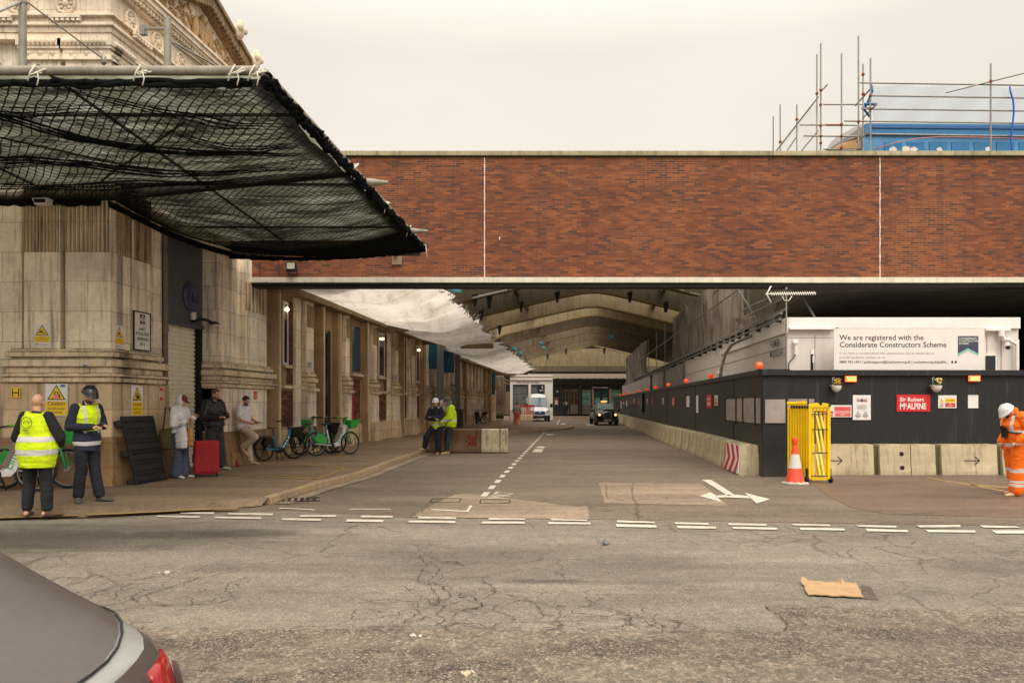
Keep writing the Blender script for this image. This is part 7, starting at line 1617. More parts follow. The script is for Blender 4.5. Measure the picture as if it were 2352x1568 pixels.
bag('orange brown paper bag on the arm of the hooded woman', wl+Vector((.24, -.12, 1.00)), .26, .12, .36, clothmat('orange_bag', (.46, .22, .06)), -.8, .18)
# 4 man in the black padded coat
p, R = person('bearded man in a black padded coat leaning in the shutter doorway', Vector((-6.72, 17.0, .12)), rad(-25), 1.84,
    dict(elL=(.0, .27, 1.15), elR=(-.02, -.27, 1.14), wrL=(.25, .12, 1.17), wrR=(.25, -.10, 1.14), hdL=(1, -.2, .1), hdR=(1, .2, .1), head=(.045, 0, 1.62), look=(1, .25, -.4), anL=(.10, .11, .09), anR=(.02, -.10, .09), knL=(.07, .1, .5)),
    [('trousers', clothmat('paint_spattered_jeans', (.03, .035, .04)), dict(t=.02, flare=.02)), ('top', clothmat('black_puffer', (.016, .017, .02), rough=.5), dict(hem=.84, t=.035, flare=.015, collar=.06, disp=.014)), ('hair', mat('ginger_brown_hair', (.14, .07, .035), .8), {}), ('hair', mat('ginger_beard', (.18, .08, .04), .8), dict(beard=1)), ('shoes', clothmat('beige_shoe', (.52, .42, .30)))], fat=1.08)
phone(hand_world(p, R, 'R', .12)+Vector((.02, 0, .03)), rad(-25), -.2, 'black phone held by the man in the padded coat')
# 5 man in the white t-shirt, one foot on the wall
p, R = person('man in white t-shirt leaning on the pier with one knee raised', Vector((-6.56, 18.45, .12)), rad(-14), 1.71,
    dict(elL=(.06, .23, 1.14), elR=(.04, -.24, 1.13), wrL=(.31, .09, 1.06), wrR=(.30, -.10, 1.03), hdL=(1, -.1, .0), hdR=(1, .1, .1), head=(.05, 0, 1.60), look=(1, 0, -.6), neck=(.0, 0, 1.46), chest=(-.02, 0, 1.28), pelvis=(.0, 0, .95), hipR=(.02, -.09, .93), knR=(.36, -.08, .70), anR=(.02, -.10, .44), toeR=(.75, 0, -.6), knL=(.05, .09, .50), anL=(.12, .10, .09)),
    [('trousers', clothmat('beige_joggers', (.50, .40, .29)), dict(t=.016, flare=.006)), ('top', clothmat('white_tee', (.74, .70, .70)), dict(hem=.86, t=.01, short=1, flare=.02, name='t_shirt')), ('hair', mat('dark_brown_hair', (.035, .022, .016), .8), {}), ('hair', mat('dark_beard', (.05, .03, .02), .8), dict(beard=1)), ('shoes', clothmat('tan_boot', (.52, .37, .22)), dict(high=.05))], fat=1.05)
phone(hand_world(p, R, 'R', .12)+Vector((.02, 0, .02)), rad(-14), 0., 'dark phone held by the man in the white t-shirt')
# 6, 7, 8 three workers round the road barrier
V6 = clothmat('open_yellow_vest', (.62, .80, .0), ((.92, .98),), (.09, .13, 1.0, 1.5))
p, R = person('worker in white helmet with folded arms perched against the concrete barrier', Vector((P(1001, 0, 24.1).x, 24.1, 0)), rad(-105), 1.76,
    dict(elL=(.08, .26, 1.15), elR=(.08, -.26, 1.15), wrL=(.20, -.04, 1.18), wrR=(.23, .05, 1.12), hdL=(.15, -1, .1), hdR=(.15, 1, .1), pelvis=(-.08, 0, .90), waist=(-.06, 0, 1.03), chest=(-.02, 0, 1.24), hipL=(-.08, .09, .88), hipR=(-.08, -.09, .88), knL=(.10, .12, .48), knR=(.22, -.24, .56), anL=(.05, .10, .09), anR=(.12, -.32, .22), toeL=(.9, .1, 0), toeR=(.7, -.6, 0), look=(1, .05, -.15)),
    [('trousers', NAVYT, dict(t=.02, flare=.015)), ('top', NAVY, dict(hem=.84, t=.02, collar=.03)), ('vest', V6, dict(hem=.80)), ('helmet', mat('white_helmet', (.74, .73, .72), .3), {}), ('shoes', clothmat('tan_boot', (.4, .3, .2)), dict(high=.05))], .011)
V7 = clothmat('yellow_coat', (.60, .78, .0), ((1.05, 1.11),), (.1, .14, 1.1, 1.5))
p, R = person('worker in a yellow waterproof coat and dark cap facing his colleague', Vector((P(1029, 0, 24.15).x, 24.15, 0)), rad(-160), 1.82,
    dict(elL=(.02, .25, 1.14), elR=(.02, -.27, 1.13), wrL=(.22, .10, 1.00), wrR=(.22, -.12, .98), hdL=(.8, -.4, -.3), hdR=(.8, .4, -.3), pelvis=(-.08, 0, .96), waist=(-.09, 0, 1.09), chest=(-.08, 0, 1.28), neck=(-.04, 0, 1.46), shL=(-.06, .18, 1.41), shR=(-.06, -.18, 1.41), head=(.02, 0, 1.60), knL=(.02, .10, .50), anL=(.06, .1, .09), hipL=(-.07, .09, .92), hipR=(-.07, -.09, .92), look=(1, .1, -.15)),
    [('trousers', clothmat('grey_black_trousers', (.03, .032, .035)), dict(t=.008, flare=.0)), ('top', clothmat('grey_hoodie', (.22, .18, .17)), dict(hem=.76, t=.02)), ('top', V7, dict(hem=.84, t=.045, flare=.01, collar=.02)), ('hood', clothmat('grey_hood', (.24, .23, .23)), {}), ('helmet', mat('dark_cap', (.06, .058, .055), .6), dict(strap=1)), ('shoes', clothmat('tan_boot', (.4, .3, .2)), dict(high=.09))], .011, fat=1.08)
p, R = person('worker in grey hood and yellow jacket half hidden behind the other two', Vector((P(1016, 0, 26.2).x, 26.2, 0)), rad(-120), 1.74, dict(),
    [('trousers', NAVYT), ('top', V7, dict(hem=.84, t=.03)), ('hood', clothmat('grey_hood', (.4, .4, .4)), {}), ('shoes', clothmat('tan_boot', (.4, .3, .2)))], .014)
# 9 worker walking away
p, R = person('worker in grey top and orange trousers walking away towards the white van', Vector((P(1187, 0, 54).x, 54, 0)), rad(95), 1.76,
    dict(elL=(-.03, .26, 1.14), elR=(-.03, -.27, 1.14), wrL=(.12, .22, .95), wrR=(-.05, -.28, .90), anL=(.18, .13, .10), knL=(.10, .12, .52), anR=(-.16, -.13, .12), knR=(.0, -.12, .5)),
    [('trousers', clothmat('orange_trousers', (.86, .20, .09), ((.30, .35), (.18, .22))), dict(t=.03, flare=.03)), ('top', clothmat('grey_sweatshirt', (.42, .40, .38)), dict(hem=.88, t=.02)), ('hair', M_TEXT, {}), ('shoes', BLKT)], .014)
# 10 pedestrians by the restaurant
for px, Z, lb, m_, hh in ((1295.5, 92.6, 'dark dressed pedestrian on the left of the pair outside the restaurant', BLK, None), (1301, 92, 'dark dressed pedestrian with a pale pink hood outside the restaurant', BLK, clothmat('pink_hood', (.55, .34, .34)))):
    person(lb, Vector((P(px, 0, Z).x, Z, .12)), rad(-110), 1.72, dict(anL=(.15, .1, .1), anR=(-.12, -.1, .1)), [('trousers', BLKT), ('top', m_, dict(hem=.75, t=.03))]+([('hood', hh, {})] if hh else [('hair', M_TEXT, {})])+[('shoes', BLKT)], .018)
# 11 orange worker on the right
V11 = clothmat('orange_coat', (.92, .16, .0), ((.86, .92), (1.10, 1.15)), (.10, .15, 1.12, 1.5)); T11 = clothmat('orange_trousers_banded', (.92, .16, .0), ((.42, .48), (.17, .22), (.24, .28)))
p, R = person('worker in orange suit and white helmet looking down at the right edge', Vector((P(2333, 0, 13.15).x, 13.15, 0)), rad(186), 1.77,
    dict(head=(.145, 0, 1.44), neck=(.03, 0, 1.42), chest=(.05, 0, 1.22), pelvis=(-.03, 0, .93), shL=(.03, .18, 1.36), shR=(.03, -.18, 1.36), look=(1, -.05, -1.0), elL=(-.06, .26, 1.10), elR=(-.08, -.26, 1.1), wrL=(.10, .20, .95), wrR=(.06, -.24, .92), hdL=(.8, -.3, -.4), knL=(.03, .07, .5), anL=(.04, .05, .09), knR=(-.05, -.14, .50), anR=(-.16, -.16, .10), toeL=(1, .1, 0), toeR=(1, -.1, 0)),
    [('trousers', T11, dict(t=.035, flare=.025)), ('top', V11, dict(hem=.80, t=.04, flare=.01, collar=.04, disp=.012)), ('mask', NAVY), ('helmet', MATS['white_helmet'], {}), ('shoes', clothmat('tan_boot', (.4, .3, .2)), dict(high=.03))], fat=1.1)
mb = MB().use(M_BLACK); mb.tube([(.10, .12, 1.45), (.20, .05, 1.25), (.19, -.02, 1.12)], .010, 6); mb.tube([(.10, -.08, 1.45), (.19, -.02, 1.3), (.21, .0, 1.12)], .010, 6); mb.box(.19, .235, -.05, .05, 1.02, 1.20); mb.tube([(.20, 0, 1.12), (.12, .20, 1.10), (-.05, .24, 1.13), (-.2, .1, 1.15)], .012, 6); mb.box(.17, .22, -.10, -.04, 1.16, 1.22); mb.build('radio_harness', p)
# ================================================================ bicycles
def wheel(mb, c, r, m_tyre): 
    mb.use(m_tyre); mb.tube([(c[0]+math.cos(a*math.pi/16)*r, c[1], c[2]+math.sin(a*math.pi/16)*r) for a in range(32)], .024, 8, True)
def bike(label, loc, rz, kind='lime', steer=0., grp='hire bikes against the stone hall', s=1.):
    t = thing('hire_bike', label, 'bicycle', loc, rz, grp); t.scale = (s, s, s); r = .325; lime = kind == 'lime'
    FRM = mat('white_bike_frame', (.62, .62, .60), .35) if lime else (mat('turquoise_frame', (.01, .22, .36), .35) if kind == 'blue' else M_BLACK)
    GRN = mat('bike_green', (.03, .36, .06), .4); GR2 = mat('bike_bright_green', (.12, .48, .06), .4)
    for x, st in ((-.54, 0.), (.56, steer)):
        w_ = MB(); wm = Matrix.Translation((x, 0, r+.024)) @ Matrix.Rotation(st, 4, 'Z'); w_.M = wm; wheel(w_, (0, 0, 0), r, M_RUB); wo = w_.build('wheel', t)
        w2 = MB(wm).use(M_STEEL if lime else M_BLACK); w2.tube([(math.cos(a*math.pi/16)*(r-.03), 0, math.sin(a*math.pi/16)*(r-.03)) for a in range(32)], .010, 6, True)
        n = 6 if not lime else 18
        for k in range(n): a = k*2*math.pi/n; w2.cyl((math.cos(a)*.03, 0, math.sin(a)*.03), (math.cos(a)*(r-.03), 0, math.sin(a)*(r-.03)), .012 if not lime else .0022, n=5)
        w2.cyl((0, -.04, 0), (0, .04, 0), .055 if x > 0 else .04, n=14); w2.build('rim', wo)
    f = MB().use(FRM)
    if lime:
        f.prism([(.40, -.035, .90), (.46, -.035, .84), (.26, -.035, .34), (.18, -.035, .26), (-.10, -.035, .25), (-.14, -.035, .36), (.06, -.035, .37), (.14, -.035, .42), (.33, -.035, .92)], (0, .07, 0)); f.tube([(-.12, 0, .33), (-.17, 0, .60), (-.20, 0, .76)], .028)
        for y in (-.05, .05): f.cyl((-.08, y, .30), (-.54, y*1.3, .35), .016, n=8)
    else:
        f.tube([(.40, 0, .88), (.34, 0, .62), (.16, 0, .38), (-.06, 0, .32)], .045); f.tube([(-.06, 0, .32), (-.16, 0, .60), (-.20, 0, .78)], .03)
        for y in (-.05, .05): f.cyl((-.08, y, .32), (-.54, y*1.3, .35), .018, n=8); f.cyl((-.16, y*.6, .60), (-.54, y*1.3, .35), .014, n=8)
    f.build('frame', t, .01)
    st = Matrix.Translation((.44, 0, 0)) @ Matrix.Rotation(steer, 4, 'Z') @ Matrix.Translation((-.44, 0, 0))
    fk = MB(st).use(GRN if lime else M_BLACK)
    for y in (-.06, .06): fk.tube([(.40, y*.7, .78), (.46, y, .70), (.56, y, .36)], .020)
    fk.cyl((.40, 0, .76), (.34, 0, 1.02), .026); fk.build('fork', t)
    hb_ = MB(st).use(M_BLACK); hb_.cyl((.36, 0, .98), (.33, 0, 1.08), .02); hb_.tube([(.18, -.30, 1.10), (.27, -.24, 1.12), (.34, -.08, 1.08), (.34, .08, 1.08), (.27, .24, 1.12), (.18, .30, 1.10)], .014); hb_.build('handlebar', t)
    for y in (-1, 1): gr_ = MB(st).use(M_BLACK); gr_.cyl((.12, y*.32, 1.09), (.22, y*.27, 1.11), .019); gr_.cyl((.30, y*.2, 1.10), (.22, y*.28, 1.08), .006, n=6); gr_.build('grip', t)
    
    if lime: q = MB(st).use(GR2); [q.cyl((.27, y*.24, 1.13), (.34, y*.10, 1.10), .024) for y in (-1, 1)]; q.ball((.38, 0, 1.08), (.05, .06, .04)); q.build('light_pod', t)
    bk = MB(st).use(GRN if lime else M_BLACK); b0 = .50
    lo = [(b0, -.13, .78), (b0+.20, -.13, .80), (b0+.20, .13, .80), (b0, .13, .78)]; hi = [(b0-.06, -.20, 1.02), (b0+.34, -.20, 1.05), (b0+.34, .20, 1.05), (b0-.06, .20, 1.02)]
    if not lime: lo = [(a-.02, b, c-.10) for a, b, c in lo]; hi = [(a-.04, b*.9, c-.11) for a, b, c in hi]
    vs = lo+hi; li = [(a*.97+.015, b*.94, c+.01) for a, b, c in lo]; hii = [(a*.985+.008, b*.95, c) for a, b, c in hi]; vs = lo+hi+li+hii
    bk.add(vs, [(3, 2, 1, 0), (0, 1, 5, 4), (1, 2, 6, 5), (2, 3, 7, 6), (3, 0, 4, 7), (8, 9, 10, 11), (12, 13, 9, 8), (13, 14, 10, 9), (14, 15, 11, 10), (15, 12, 8, 11), (4, 5, 13, 12), (5, 6, 14, 13), (6, 7, 15, 14), (7, 4, 12, 15)]); bk.build('basket', t)
    sd_ = MB().use(mat('brown_saddle', (.10, .04, .02), .5) if not lime else M_BLACK); sd_.loft([[(-.36, y*.08, .92+z*.03) for y, z in ((-1, 0), (-.5, 1), (.5, 1), (1, 0), (.5, -.8), (-.5, -.8))], [(-.26, y*.085, .93+z*.03) for y, z in ((-1, 0), (-.5, 1), (.5, 1), (1, 0), (.5, -.8), (-.5, -.8))], [(-.10, y*.03, .93+z*.02) for y, z in ((-1, 0), (-.5, 1), (.5, 1), (1, 0), (.5, -.8), (-.5, -.8))]]); sd_.build('saddle', t)
    sp_ = MB().use(M_STEEL if lime else M_BLACK); sp_.cyl((-.20, 0, .70), (-.245, 0, .92), .016); sp_.build('seat_post', t)
    mg_ = MB().use(GRN if lime else M_BLACK); pts = [(-.54+math.cos(a)*.375, 0, .35+math.sin(a)*.375) for a in [rad(d_) for d_ in range(35, 190, 12)]]
    for p0, p1 in zip(pts, pts[1:]): mg_.hexa([(p0[0], -.035, p0[2]), (p0[0], .035, p0[2]), (p1[0], .035, p1[2]), (p1[0], -.035, p1[2])], [(p0[0]*.99, -.035, p0[2]+.008), (p0[0]*.99, .035, p0[2]+.008), (p1[0]*.99, .035, p1[2]+.008), (p1[0]*.99, -.035, p1[2]+.008)])
    if lime or kind == 'blue': mg_.prism([(-.30, .05, .62), (-.20, .05, .36), (-.50, .05, .38), (-.62, .05, .50), (-.52, .05, .68)], (0, .012, 0)); mg_.prism([(-.30, -.062, .62), (-.20, -.062, .36), (-.50, -.062, .38), (-.62, -.062, .50), (-.52, -.062, .68)], (0, .012, 0))
    mg_.build('mudguard', t)
    bt_ = MB().use(mat('battery_grey', (.18, .14, .13), .35) if lime else M_BLACK)
    if lime: bt_.prism([(.02, -.045, .42), (.12, -.045, .40), (.32, -.045, .80), (.22, -.045, .84)], (0, .09, 0))
    else: bt_.box(-.12, .10, -.05, .05, .22, .36)
    bt_.build('battery', t, .015)
    if kind == 'blue': tx = MB().use(M_SIGNW); [tx.box(.10+.055*i, .14+.055*i, -.053, -.048, .37+.08*i, .42+.08*i) for i in range(4)]; tx.build('decal', t)
    if lime: tx = MB().use(GRN); tx.text('Lime', (.19, -.0365, .36), (.40, 0, 1), (-1, 0, .40), .19, .001, bold=.012); tx.text('Lime', (.40, .0365, .80), (-.4, 0, -1), (1, 0, -.4), .15, .001, bold=.012); tx.build('lettering', t)
    kk = MB().use(M_BLACK)
    for y in (-.09, .09): kk.cyl((-.04, y*.4, .30), (.02, y*1.3, .01), .013, n=6)
    kk.build('kickstand', t); ck = MB().use(M_BLACK); ck.cyl((-.06, -.045, .30), (-.06, -.04, .30), .09, n=20); ck.cyl((-.06, -.07, .30), (.06, -.07, .18), .012, n=6); ck.box(.03, .10, -.15, -.07, .165, .19); ck.cyl((-.06, .07, .30), (-.18, .07, .42), .012, n=6); ck.box(-.21, -.14, .07, .15, .41, .435); ck.build('crank', t)
    return t
def bloc(fx_, Z, h=.12): return Vector((P(fx_, 0, Z).x, Z, h))
g1 = 'hire bikes against the stone hall'
bike('white and green hire bike with big green basket behind the bald man', bloc(155, 13.25)+Vector((-.56, 0, 0)), rad(1), 'lime')
bike('white and green hire bike cut by the left edge of the photo', bloc(78, 12.75)+Vector((-.56, 0, 0)), rad(4), 'lime')
bike('turquoise and black hire bike with brown saddle beside the concrete fin', bloc(640, 19.9)+Vector((.02, .0, 0)), rad(60), 'blue', -.35, s=.93)
bike('white and green hire bike with green basket at the front of the cluster', bloc(765, 21.9), rad(40), 'lime', .2, s=.98)
bike('dark hire bike with brown saddle and turquoise panel in the cluster', bloc(725, 22.3), rad(50), 'blue', 0., s=.98)
bike('green basket hire bike at the back of the cluster', bloc(738, 23.1)+Vector((0, .1, 0)), rad(160), 'lime', .3, s=.98)
bike('far dark hire bike seen end on beside the last pilasters', bloc(1089, 56), rad(75), 'dark', .1, s=.95)
bike('far dark hire bike with its front wheel turned beside the other one', bloc(1103, 57), rad(60), 'dark', -.4, s=.95)
# ================================================================ suitcase, pallet, can
sc0 = spot_(474, 1094); su = thing('suitcase', 'large red soft suitcase standing with its handle raised', 'suitcase', sc0, rad(24)); rm = clothmat('red_fabric', (.33, .010, .016))
mb = MB().use(rm); mb.box(-.24, .24, -.15, .15, .06, .74); mb.build('shell', su, .045); mb = MB().use(clothmat('red_fabric_dark', (.30, .01, .015))); mb.tube([(-.245, -.04, .1), (-.245, -.04, .7), (.245, -.04, .7), (.245, -.04, .1)], .008, 6, True); mb.box(-.20, .20, -.172, -.15, .12, .62); mb.build('pocket', su, .012)
mb = MB().use(M_BLACK); mb.tube([(-.13, .10, .72), (-.13, .10, 1.08), (.0, .10, 1.08)], .010, 6); mb.tube([(.0, .10, 1.08), (.0, .10, .72)], .010, 6); mb.tube([(-.13, .10, 1.09), (0, .10, 1.09)], .016, 6); mb.build('handle', su); mb = MB().use(M_BLACK); mb.box(-.27, -.24, -.08, .08, .30, .46); mb.build('side_handle', su, .01)
for x, y in ((-.2, -.11), (.2, -.11), (-.2, .11), (.2, .11)): mb = MB().use(M_RUB); mb.cyl((x-.015, y, .03), (x+.015, y, .03), .03, n=12); mb.box(x-.02, x+.02, y-.02, y+.02, .03, .07); mb.build('wheel', su)
A_ = Vector((-6.90, 13.80, .12)); al_ = Vector((.109, 1, 0)).normalized(); pl_ = thing('plastic_pallet', 'black plastic pallet leaning upright on the stone pier', 'pallet', A_); upv = (Vector((-.24, -.04, 1.18))).normalized(); nv = al_.cross(upv).normalized()
PM = Matrix((al_, nv, upv)).transposed().to_4x4(); blk = mat('pallet_plastic', (.014, .016, .016), .55)
mb = MB(PM).use(blk); W_, L_ = .98, 1.27
for i in range(14): a = W_*i/13; mb.box(a-.012, a+.012, -.0, .03, 0, L_)
for j in range(20): z = L_*j/19; mb.box(0, W_, .0, .028, z-.010, z+.010)
for j in range(6): z = .1+.2*j; mb.box(0, W_, .002, .026, z-.03, z+.03)
mb.box(-.012, .03, -.0, .035, 0, L_); mb.box(W_-.03, W_+.012, 0, .035, 0, L_); mb.build('deck', pl_)
mb = MB(PM).use(blk)
for a in (0, .43, .86):
    for z in (0, .54, 1.10): mb.box(a, a+.12, -.13, .0, z, z+.12)
mb.build('block', pl_, .01); mb = MB(PM).use(blk)
for z in (0, .54, 1.10): mb.box(0, W_, -.15, -.13, z, z+.12)
mb.build('runner', pl_)
cn_ = MB().use(mat('red_can', (.30, .05, .06), .35, .3)); cn_.lathe([(0, 0), (.028, .0), (.033, .01), (.033, .11), (.027, .12), (0, .12)], n=16); o = cn_.build('drink_can'); o.location = Vector((P(534, 0, 17.9).x+.12, 17.9, .12)); o.scale = (1.3, 1.3, 1.3); tag(o, 'small red drink can on the pavement between the two leaning men', 'can')
# ================================================================ signs on the stone hall
def tri(s, cx_, z0, wd, ht): s.poly(M_TEXT, [(cx_-wd/2, z0), (cx_+wd/2, z0), (cx_, z0+ht)]); s.poly(M_SIGNY, [(cx_-wd*.41, z0+ht*.06), (cx_+wd*.41, z0+ht*.06), (cx_, z0+ht*.89)])
RS = math.pi/2-ANG
def walls(px0, px1, y0, y1, fn, nm, lb, cat, u=.07, front=False, grp=None, m=None, frame=None):
    if front:
        Z = 13.9-u; w_, h_, c = pxsign(px0, px1, y0, y1, Z); rz = 0
    else:
        Za, Zb = FY(px0, u), FY(px1, u); Zm = (Za+Zb)/2; w_ = (Zb-Za)/CS; h_ = (y1-y0)/FP*Zm; c = Vector((-8.92+.109*Za+u, Za, HZ(y1, Zm))); rz = RS
    s = Sign(w_, h_, m, frame=frame); fn(s, w_, h_); s.place(nm, lb, cat, c, rz, grp)
def cctvs(s, w, h):
    tri(s, w*.5, h*.50, w*.8, h*.46); s.rect(M_SIGNY, w*.03, w*.97, h*.18, h*.46); s.text(M_TEXT, 'CCTV', w*.5, h*.385, h*.085, 'CENTER', .02)
    for i in range(3): s.rect(mat('orange_print', (.6, .24, .02), .6), w*.1, w*.9, h*(.33-.045*i), h*(.345-.045*i))
    s.poly(M_TEXT, [(w*.36, h*.58), (w*.56, h*.66), (w*.53, h*.73), (w*.33, h*.65)]); s.rect(M_TEXT, w*.5, w*.66, h*.57, h*.60); s.rect(M_GREYT, w*.1, w*.3, h*.06, h*.12); s.rect(M_GREYT, w*.4, w*.9, h*.07, h*.09)
walls(77.6, 115.7, 744, 795, cctvs, 'cctv_sign', 'yellow and white CCTV sign on the front of the stone pier', 'sign', .11, True, 'CCTV signs')
walls(264, 284, 748, 800, cctvs, 'cctv_sign', 'yellow and white CCTV sign on the side of the pier by the street name plate', 'sign', .07, False, 'CCTV signs')
def caution(s, w, h):
    tri(s, w*.5, h*.50, w*.84, h*.47); s.rect(M_SIGNY, w*.02, w*.98, h*.02, h*.46); s.text(M_TEXT, 'Caution', w*.5, h*.335, w*.245, 'CENTER', .012); s.text(M_TEXT, 'Forklift trucks', w*.5, h*.20, w*.135, 'CENTER', .006); s.text(M_TEXT, 'operating', w*.5, h*.09, w*.135, 'CENTER', .006)
    s.rect(M_TEXT, w*.38, w*.41, h*.54, h*.74); s.rect(M_TEXT, w*.28, w*.40, h*.53, h*.545); s.poly(M_TEXT, [(w*.43, h*.56), (w*.68, h*.56), (w*.68, h*.66), (w*.60, h*.68), (w*.56, h*.76), (w*.44, h*.76)]); s.poly(M_SIGNY, [(w*.47, h*.67), (w*.56, h*.67), (w*.53, h*.74), (w*.47, h*.74)])
def caution1(s, w, h): caution(s, w, h); s.rect(mat('pink_sticker', (.85, .25, .20), .5), w*.38, w*.62, h*.52, h*.66); s.rect(mat('blue_sticker', (.02, .16, .45), .5), w*.70, w*.90, h*.90, h*.97)
walls(104, 155, 881, 955, caution1, 'caution_sign', 'large Caution forklift trucks operating sign with pink and blue stickers', 'sign', .19, True, 'forklift caution signs')
walls(302, 328, 885, 954.5, caution, 'caution_sign', 'Caution forklift trucks operating sign on the side of the pier above the pallet', 'sign', .14, False, 'forklift caution signs')
def hyd(s, w, h):
    for r in ((.1, .22, .1, .9), (.78, .9, .1, .9), (.22, .78, .44, .56)): s.rect(M_TEXT, w*r[0], w*r[1], h*r[2], h*r[3])
walls(26, 46, 890, 913, hyd, 'hydrant_sign', 'square yellow hydrant sign with a black H on the stone plinth', 'sign', .19, True, None, M_SIGNY)
def street(s, w, h):
    s.rect(M_TEXT, w*.34, w*.68, h*.70, h*.96); cx_ = w*.51
    s.poly(M_SIGNW, [(cx_-w*.08, h*.86), (cx_-w*.08, h*.79), (cx_, h*.75), (cx_+w*.08, h*.79), (cx_+w*.08, h*.86)]); s.rect(M_SIGNR, cx_-w*.012, cx_+w*.012, h*.765, h*.86); s.rect(M_SIGNR, cx_-w*.08, cx_+w*.08, h*.815, h*.83)
    for q in (-1, 1): s.poly(M_SIGNW, [(cx_+q*w*.10, h*.76), (cx_+q*w*.15, h*.78), (cx_+q*w*.13, h*.90), (cx_+q*w*.09, h*.88)])
    s.rect(M_SIGNW, cx_-w*.05, cx_+w*.05, h*.885, h*.93); s.rect(M_SIGNW, cx_-w*.12, cx_+w*.12, h*.722, h*.732)
    s.rect(M_GREYT, 0, w, h*.66, h*.665)
    for i, t in enumerate(('EAST', 'POULTRY', 'AVENUE', 'EC1')): s.text(M_TEXT, t, w*.5, h*(.52-.135*i), h*.125, 'CENTER', .004, stretch=w/h*1.55)
walls(308.5, 344.5, 719, 803, street, 'street_name_sign', 'tall black framed street name plate reading East Poultry Avenue EC1', 'sign', .10, False, None, None, (M_BLACK, .022))
def rednote(s, w, h): s.rect(M_SIGNR, 0, w, h*.76, h).rect(M_SIGNR, 0, w, 0, h*.28); [s.rect(M_SIGNR, w*.1, w*.9, h*(.36+.1*i), h*(.41+.1*i)) for i in range(4)]
walls(367, 373, 891, 919, rednote, 'notice', 'narrow red and white notice beside the brown downpipe', 'notice', .13)
def pnote(s, w, h): [s.rect(M_GREYT, w*.25, w*.75, h*(.1+.18*i), h*(.14+.18*i)) for i in range(5)]
walls(567, 578, 897, 935, pnote, 'notice', 'tall white paper notice on the pier beside the man in the t-shirt', 'notice', .13)
def rn2(s, w, h): [s.rect(M_SIGNW, w*.15, w*.85, h*(.2+.22*i), h*(.27+.22*i)) for i in range(3)]
walls(583.6, 590.5, 899, 916, rn2, 'notice', 'small red notice right of the white paper notice on the pier', 'notice', .13, m=M_SIGNR)
def pn3(s, w, h): s.poly(M_SIGNR, [(w*.5+w*.3*math.cos(a), h*.8+w*.3*math.sin(a)*.8) for a in [i*.4 for i in range(16)]]); s.poly(M_SIGNW, [(w*.5+w*.2*math.cos(a), h*.8+w*.2*math.sin(a)*.8) for a in [i*.4 for i in range(16)]]); pnote(s, w, h*.6)
walls(715, 723, 918, 946, pn3, 'notice', 'long white no parking notice above the cluster of bikes', 'notice', .08)
def bnote(s, w, h): s.rect(mat('blue_print', (.05, .10, .30), .5), w*.12, w*.88, h*.1, h*.9).rect(M_SIGNW, w*.3, w*.8, h*.25, h*.4).rect(M_SIGNW, w*.3, w*.6, h*.5, h*.75)
walls(708, 716, 830.5, 845, bnote, 'notice', 'small blue and white notice high on the pilaster above the bikes', 'notice', .03)
walls(906, 912, 859, 873, bnote, 'notice', 'tiny blue and white notice on a farther pilaster of the hall', 'notice', .03)
walls(190, 200, 837, 841, lambda s, w, h: None, 'sticker', 'small blue sticker on the stone moulding of the pier', 'sticker', .30, True, None, mat('blue_sticker', (.02, .16, .45), .5))
# ================================================================ vehicles
def sring(x, w, z0, z1, wt, n=20, e=4.):
    pts = []
    for q in range(n):
        a = 2*math.pi*q/n; c_, s_ = math.cos(a), math.sin(a); u = (abs(c_)**(2/e))*(1 if c_ > 0 else -1); v = (abs(s_)**(2/e))*(1 if s_ > 0 else -1); t = (v+1)/2; pts.append((x, u*(w+(wt-w)*max(0, (t-.45)/.55)), z0+(z1-z0)*t))
    return pts
def vwheel(t, x, y, r, m=None):
    mb = MB().use(M_RUB); mb.lathe([(r*.6, -.1), (r*.95, -.11), (r, -.07), (r, .07), (r*.95, .11), (r*.6, .1)], c=(x, y, r), n=24, M=FRT.to_3x3()); w_ = mb.build('wheel', t)
    mb = MB().use(m or M_STEEL); mb.lathe([(0, .07*(1 if y > 0 else -1)), (r*.6, .09*(1 if y > 0 else -1)), (r*.62, 0), (0, 0)], c=(x, y, r), n=20, M=FRT.to_3x3()); mb.build('rim', w_)
# vehicles are modelled nose along +x
vn = thing('van', 'white high roof delivery van facing the camera beside the white shop', 'van', (P(1240, 0, 70).x, 70, 0), rad(-90+2))
mb = MB().use(M_VANW); S = [(0, .74, .42, .92, .70), (-.10, .93, .36, 1.08, .84), (-.5, .99, .32, 1.22, .90), (-.95, 1.0, .30, 1.36, .90), (-1.3, 1.01, .30, 1.78, .86), (-1.75, 1.02, .30, 2.28, .82), (-2.1, 1.03, .30, 2.52, .82), (-2.6, 1.03, .30, 2.62, .84), (-5.6, 1.03, .35, 2.62, .86), (-5.7, .98, .45, 2.5, .84)]
mb.loft([sring(*s_) for s_ in S]); mb.build('body', vn)
mb = MB().use(mat('windscreen', (.16, .20, .22), .06)); mb.poly([(-.93, -.80, 1.38), (-.93, .80, 1.38), (-1.66, .76, 2.20), (-1.66, -.76, 2.20)]); 
for v in range(len(mb.v)): mb.v[v] += Vector((.05, 0, .05))
mb.build('windscreen', vn); mb = MB().use(M_SIGNW)
for a, b in ((-.70, -.45), (-.25, .28), (.5, .70)): mb.poly([(-.99+.08, a, 1.56), (-.99+.08, b, 1.56), (-1.4+.08, b, 2.02), (-1.4+.08, a, 2.02)])
mb.build('reflection_panel', vn) if False else None
mb = MB().use(M_TEXT); mb.prism([(.01, -.74, .32), (.03, -.80, .62), (-.2, -.98, .66), (-.2, -.98, .32)], (0, 0, 0.01)) if False else None; mb.box(-.45, .02, -.96, .96, .28, .58); mb.build('bumper', vn, .05)
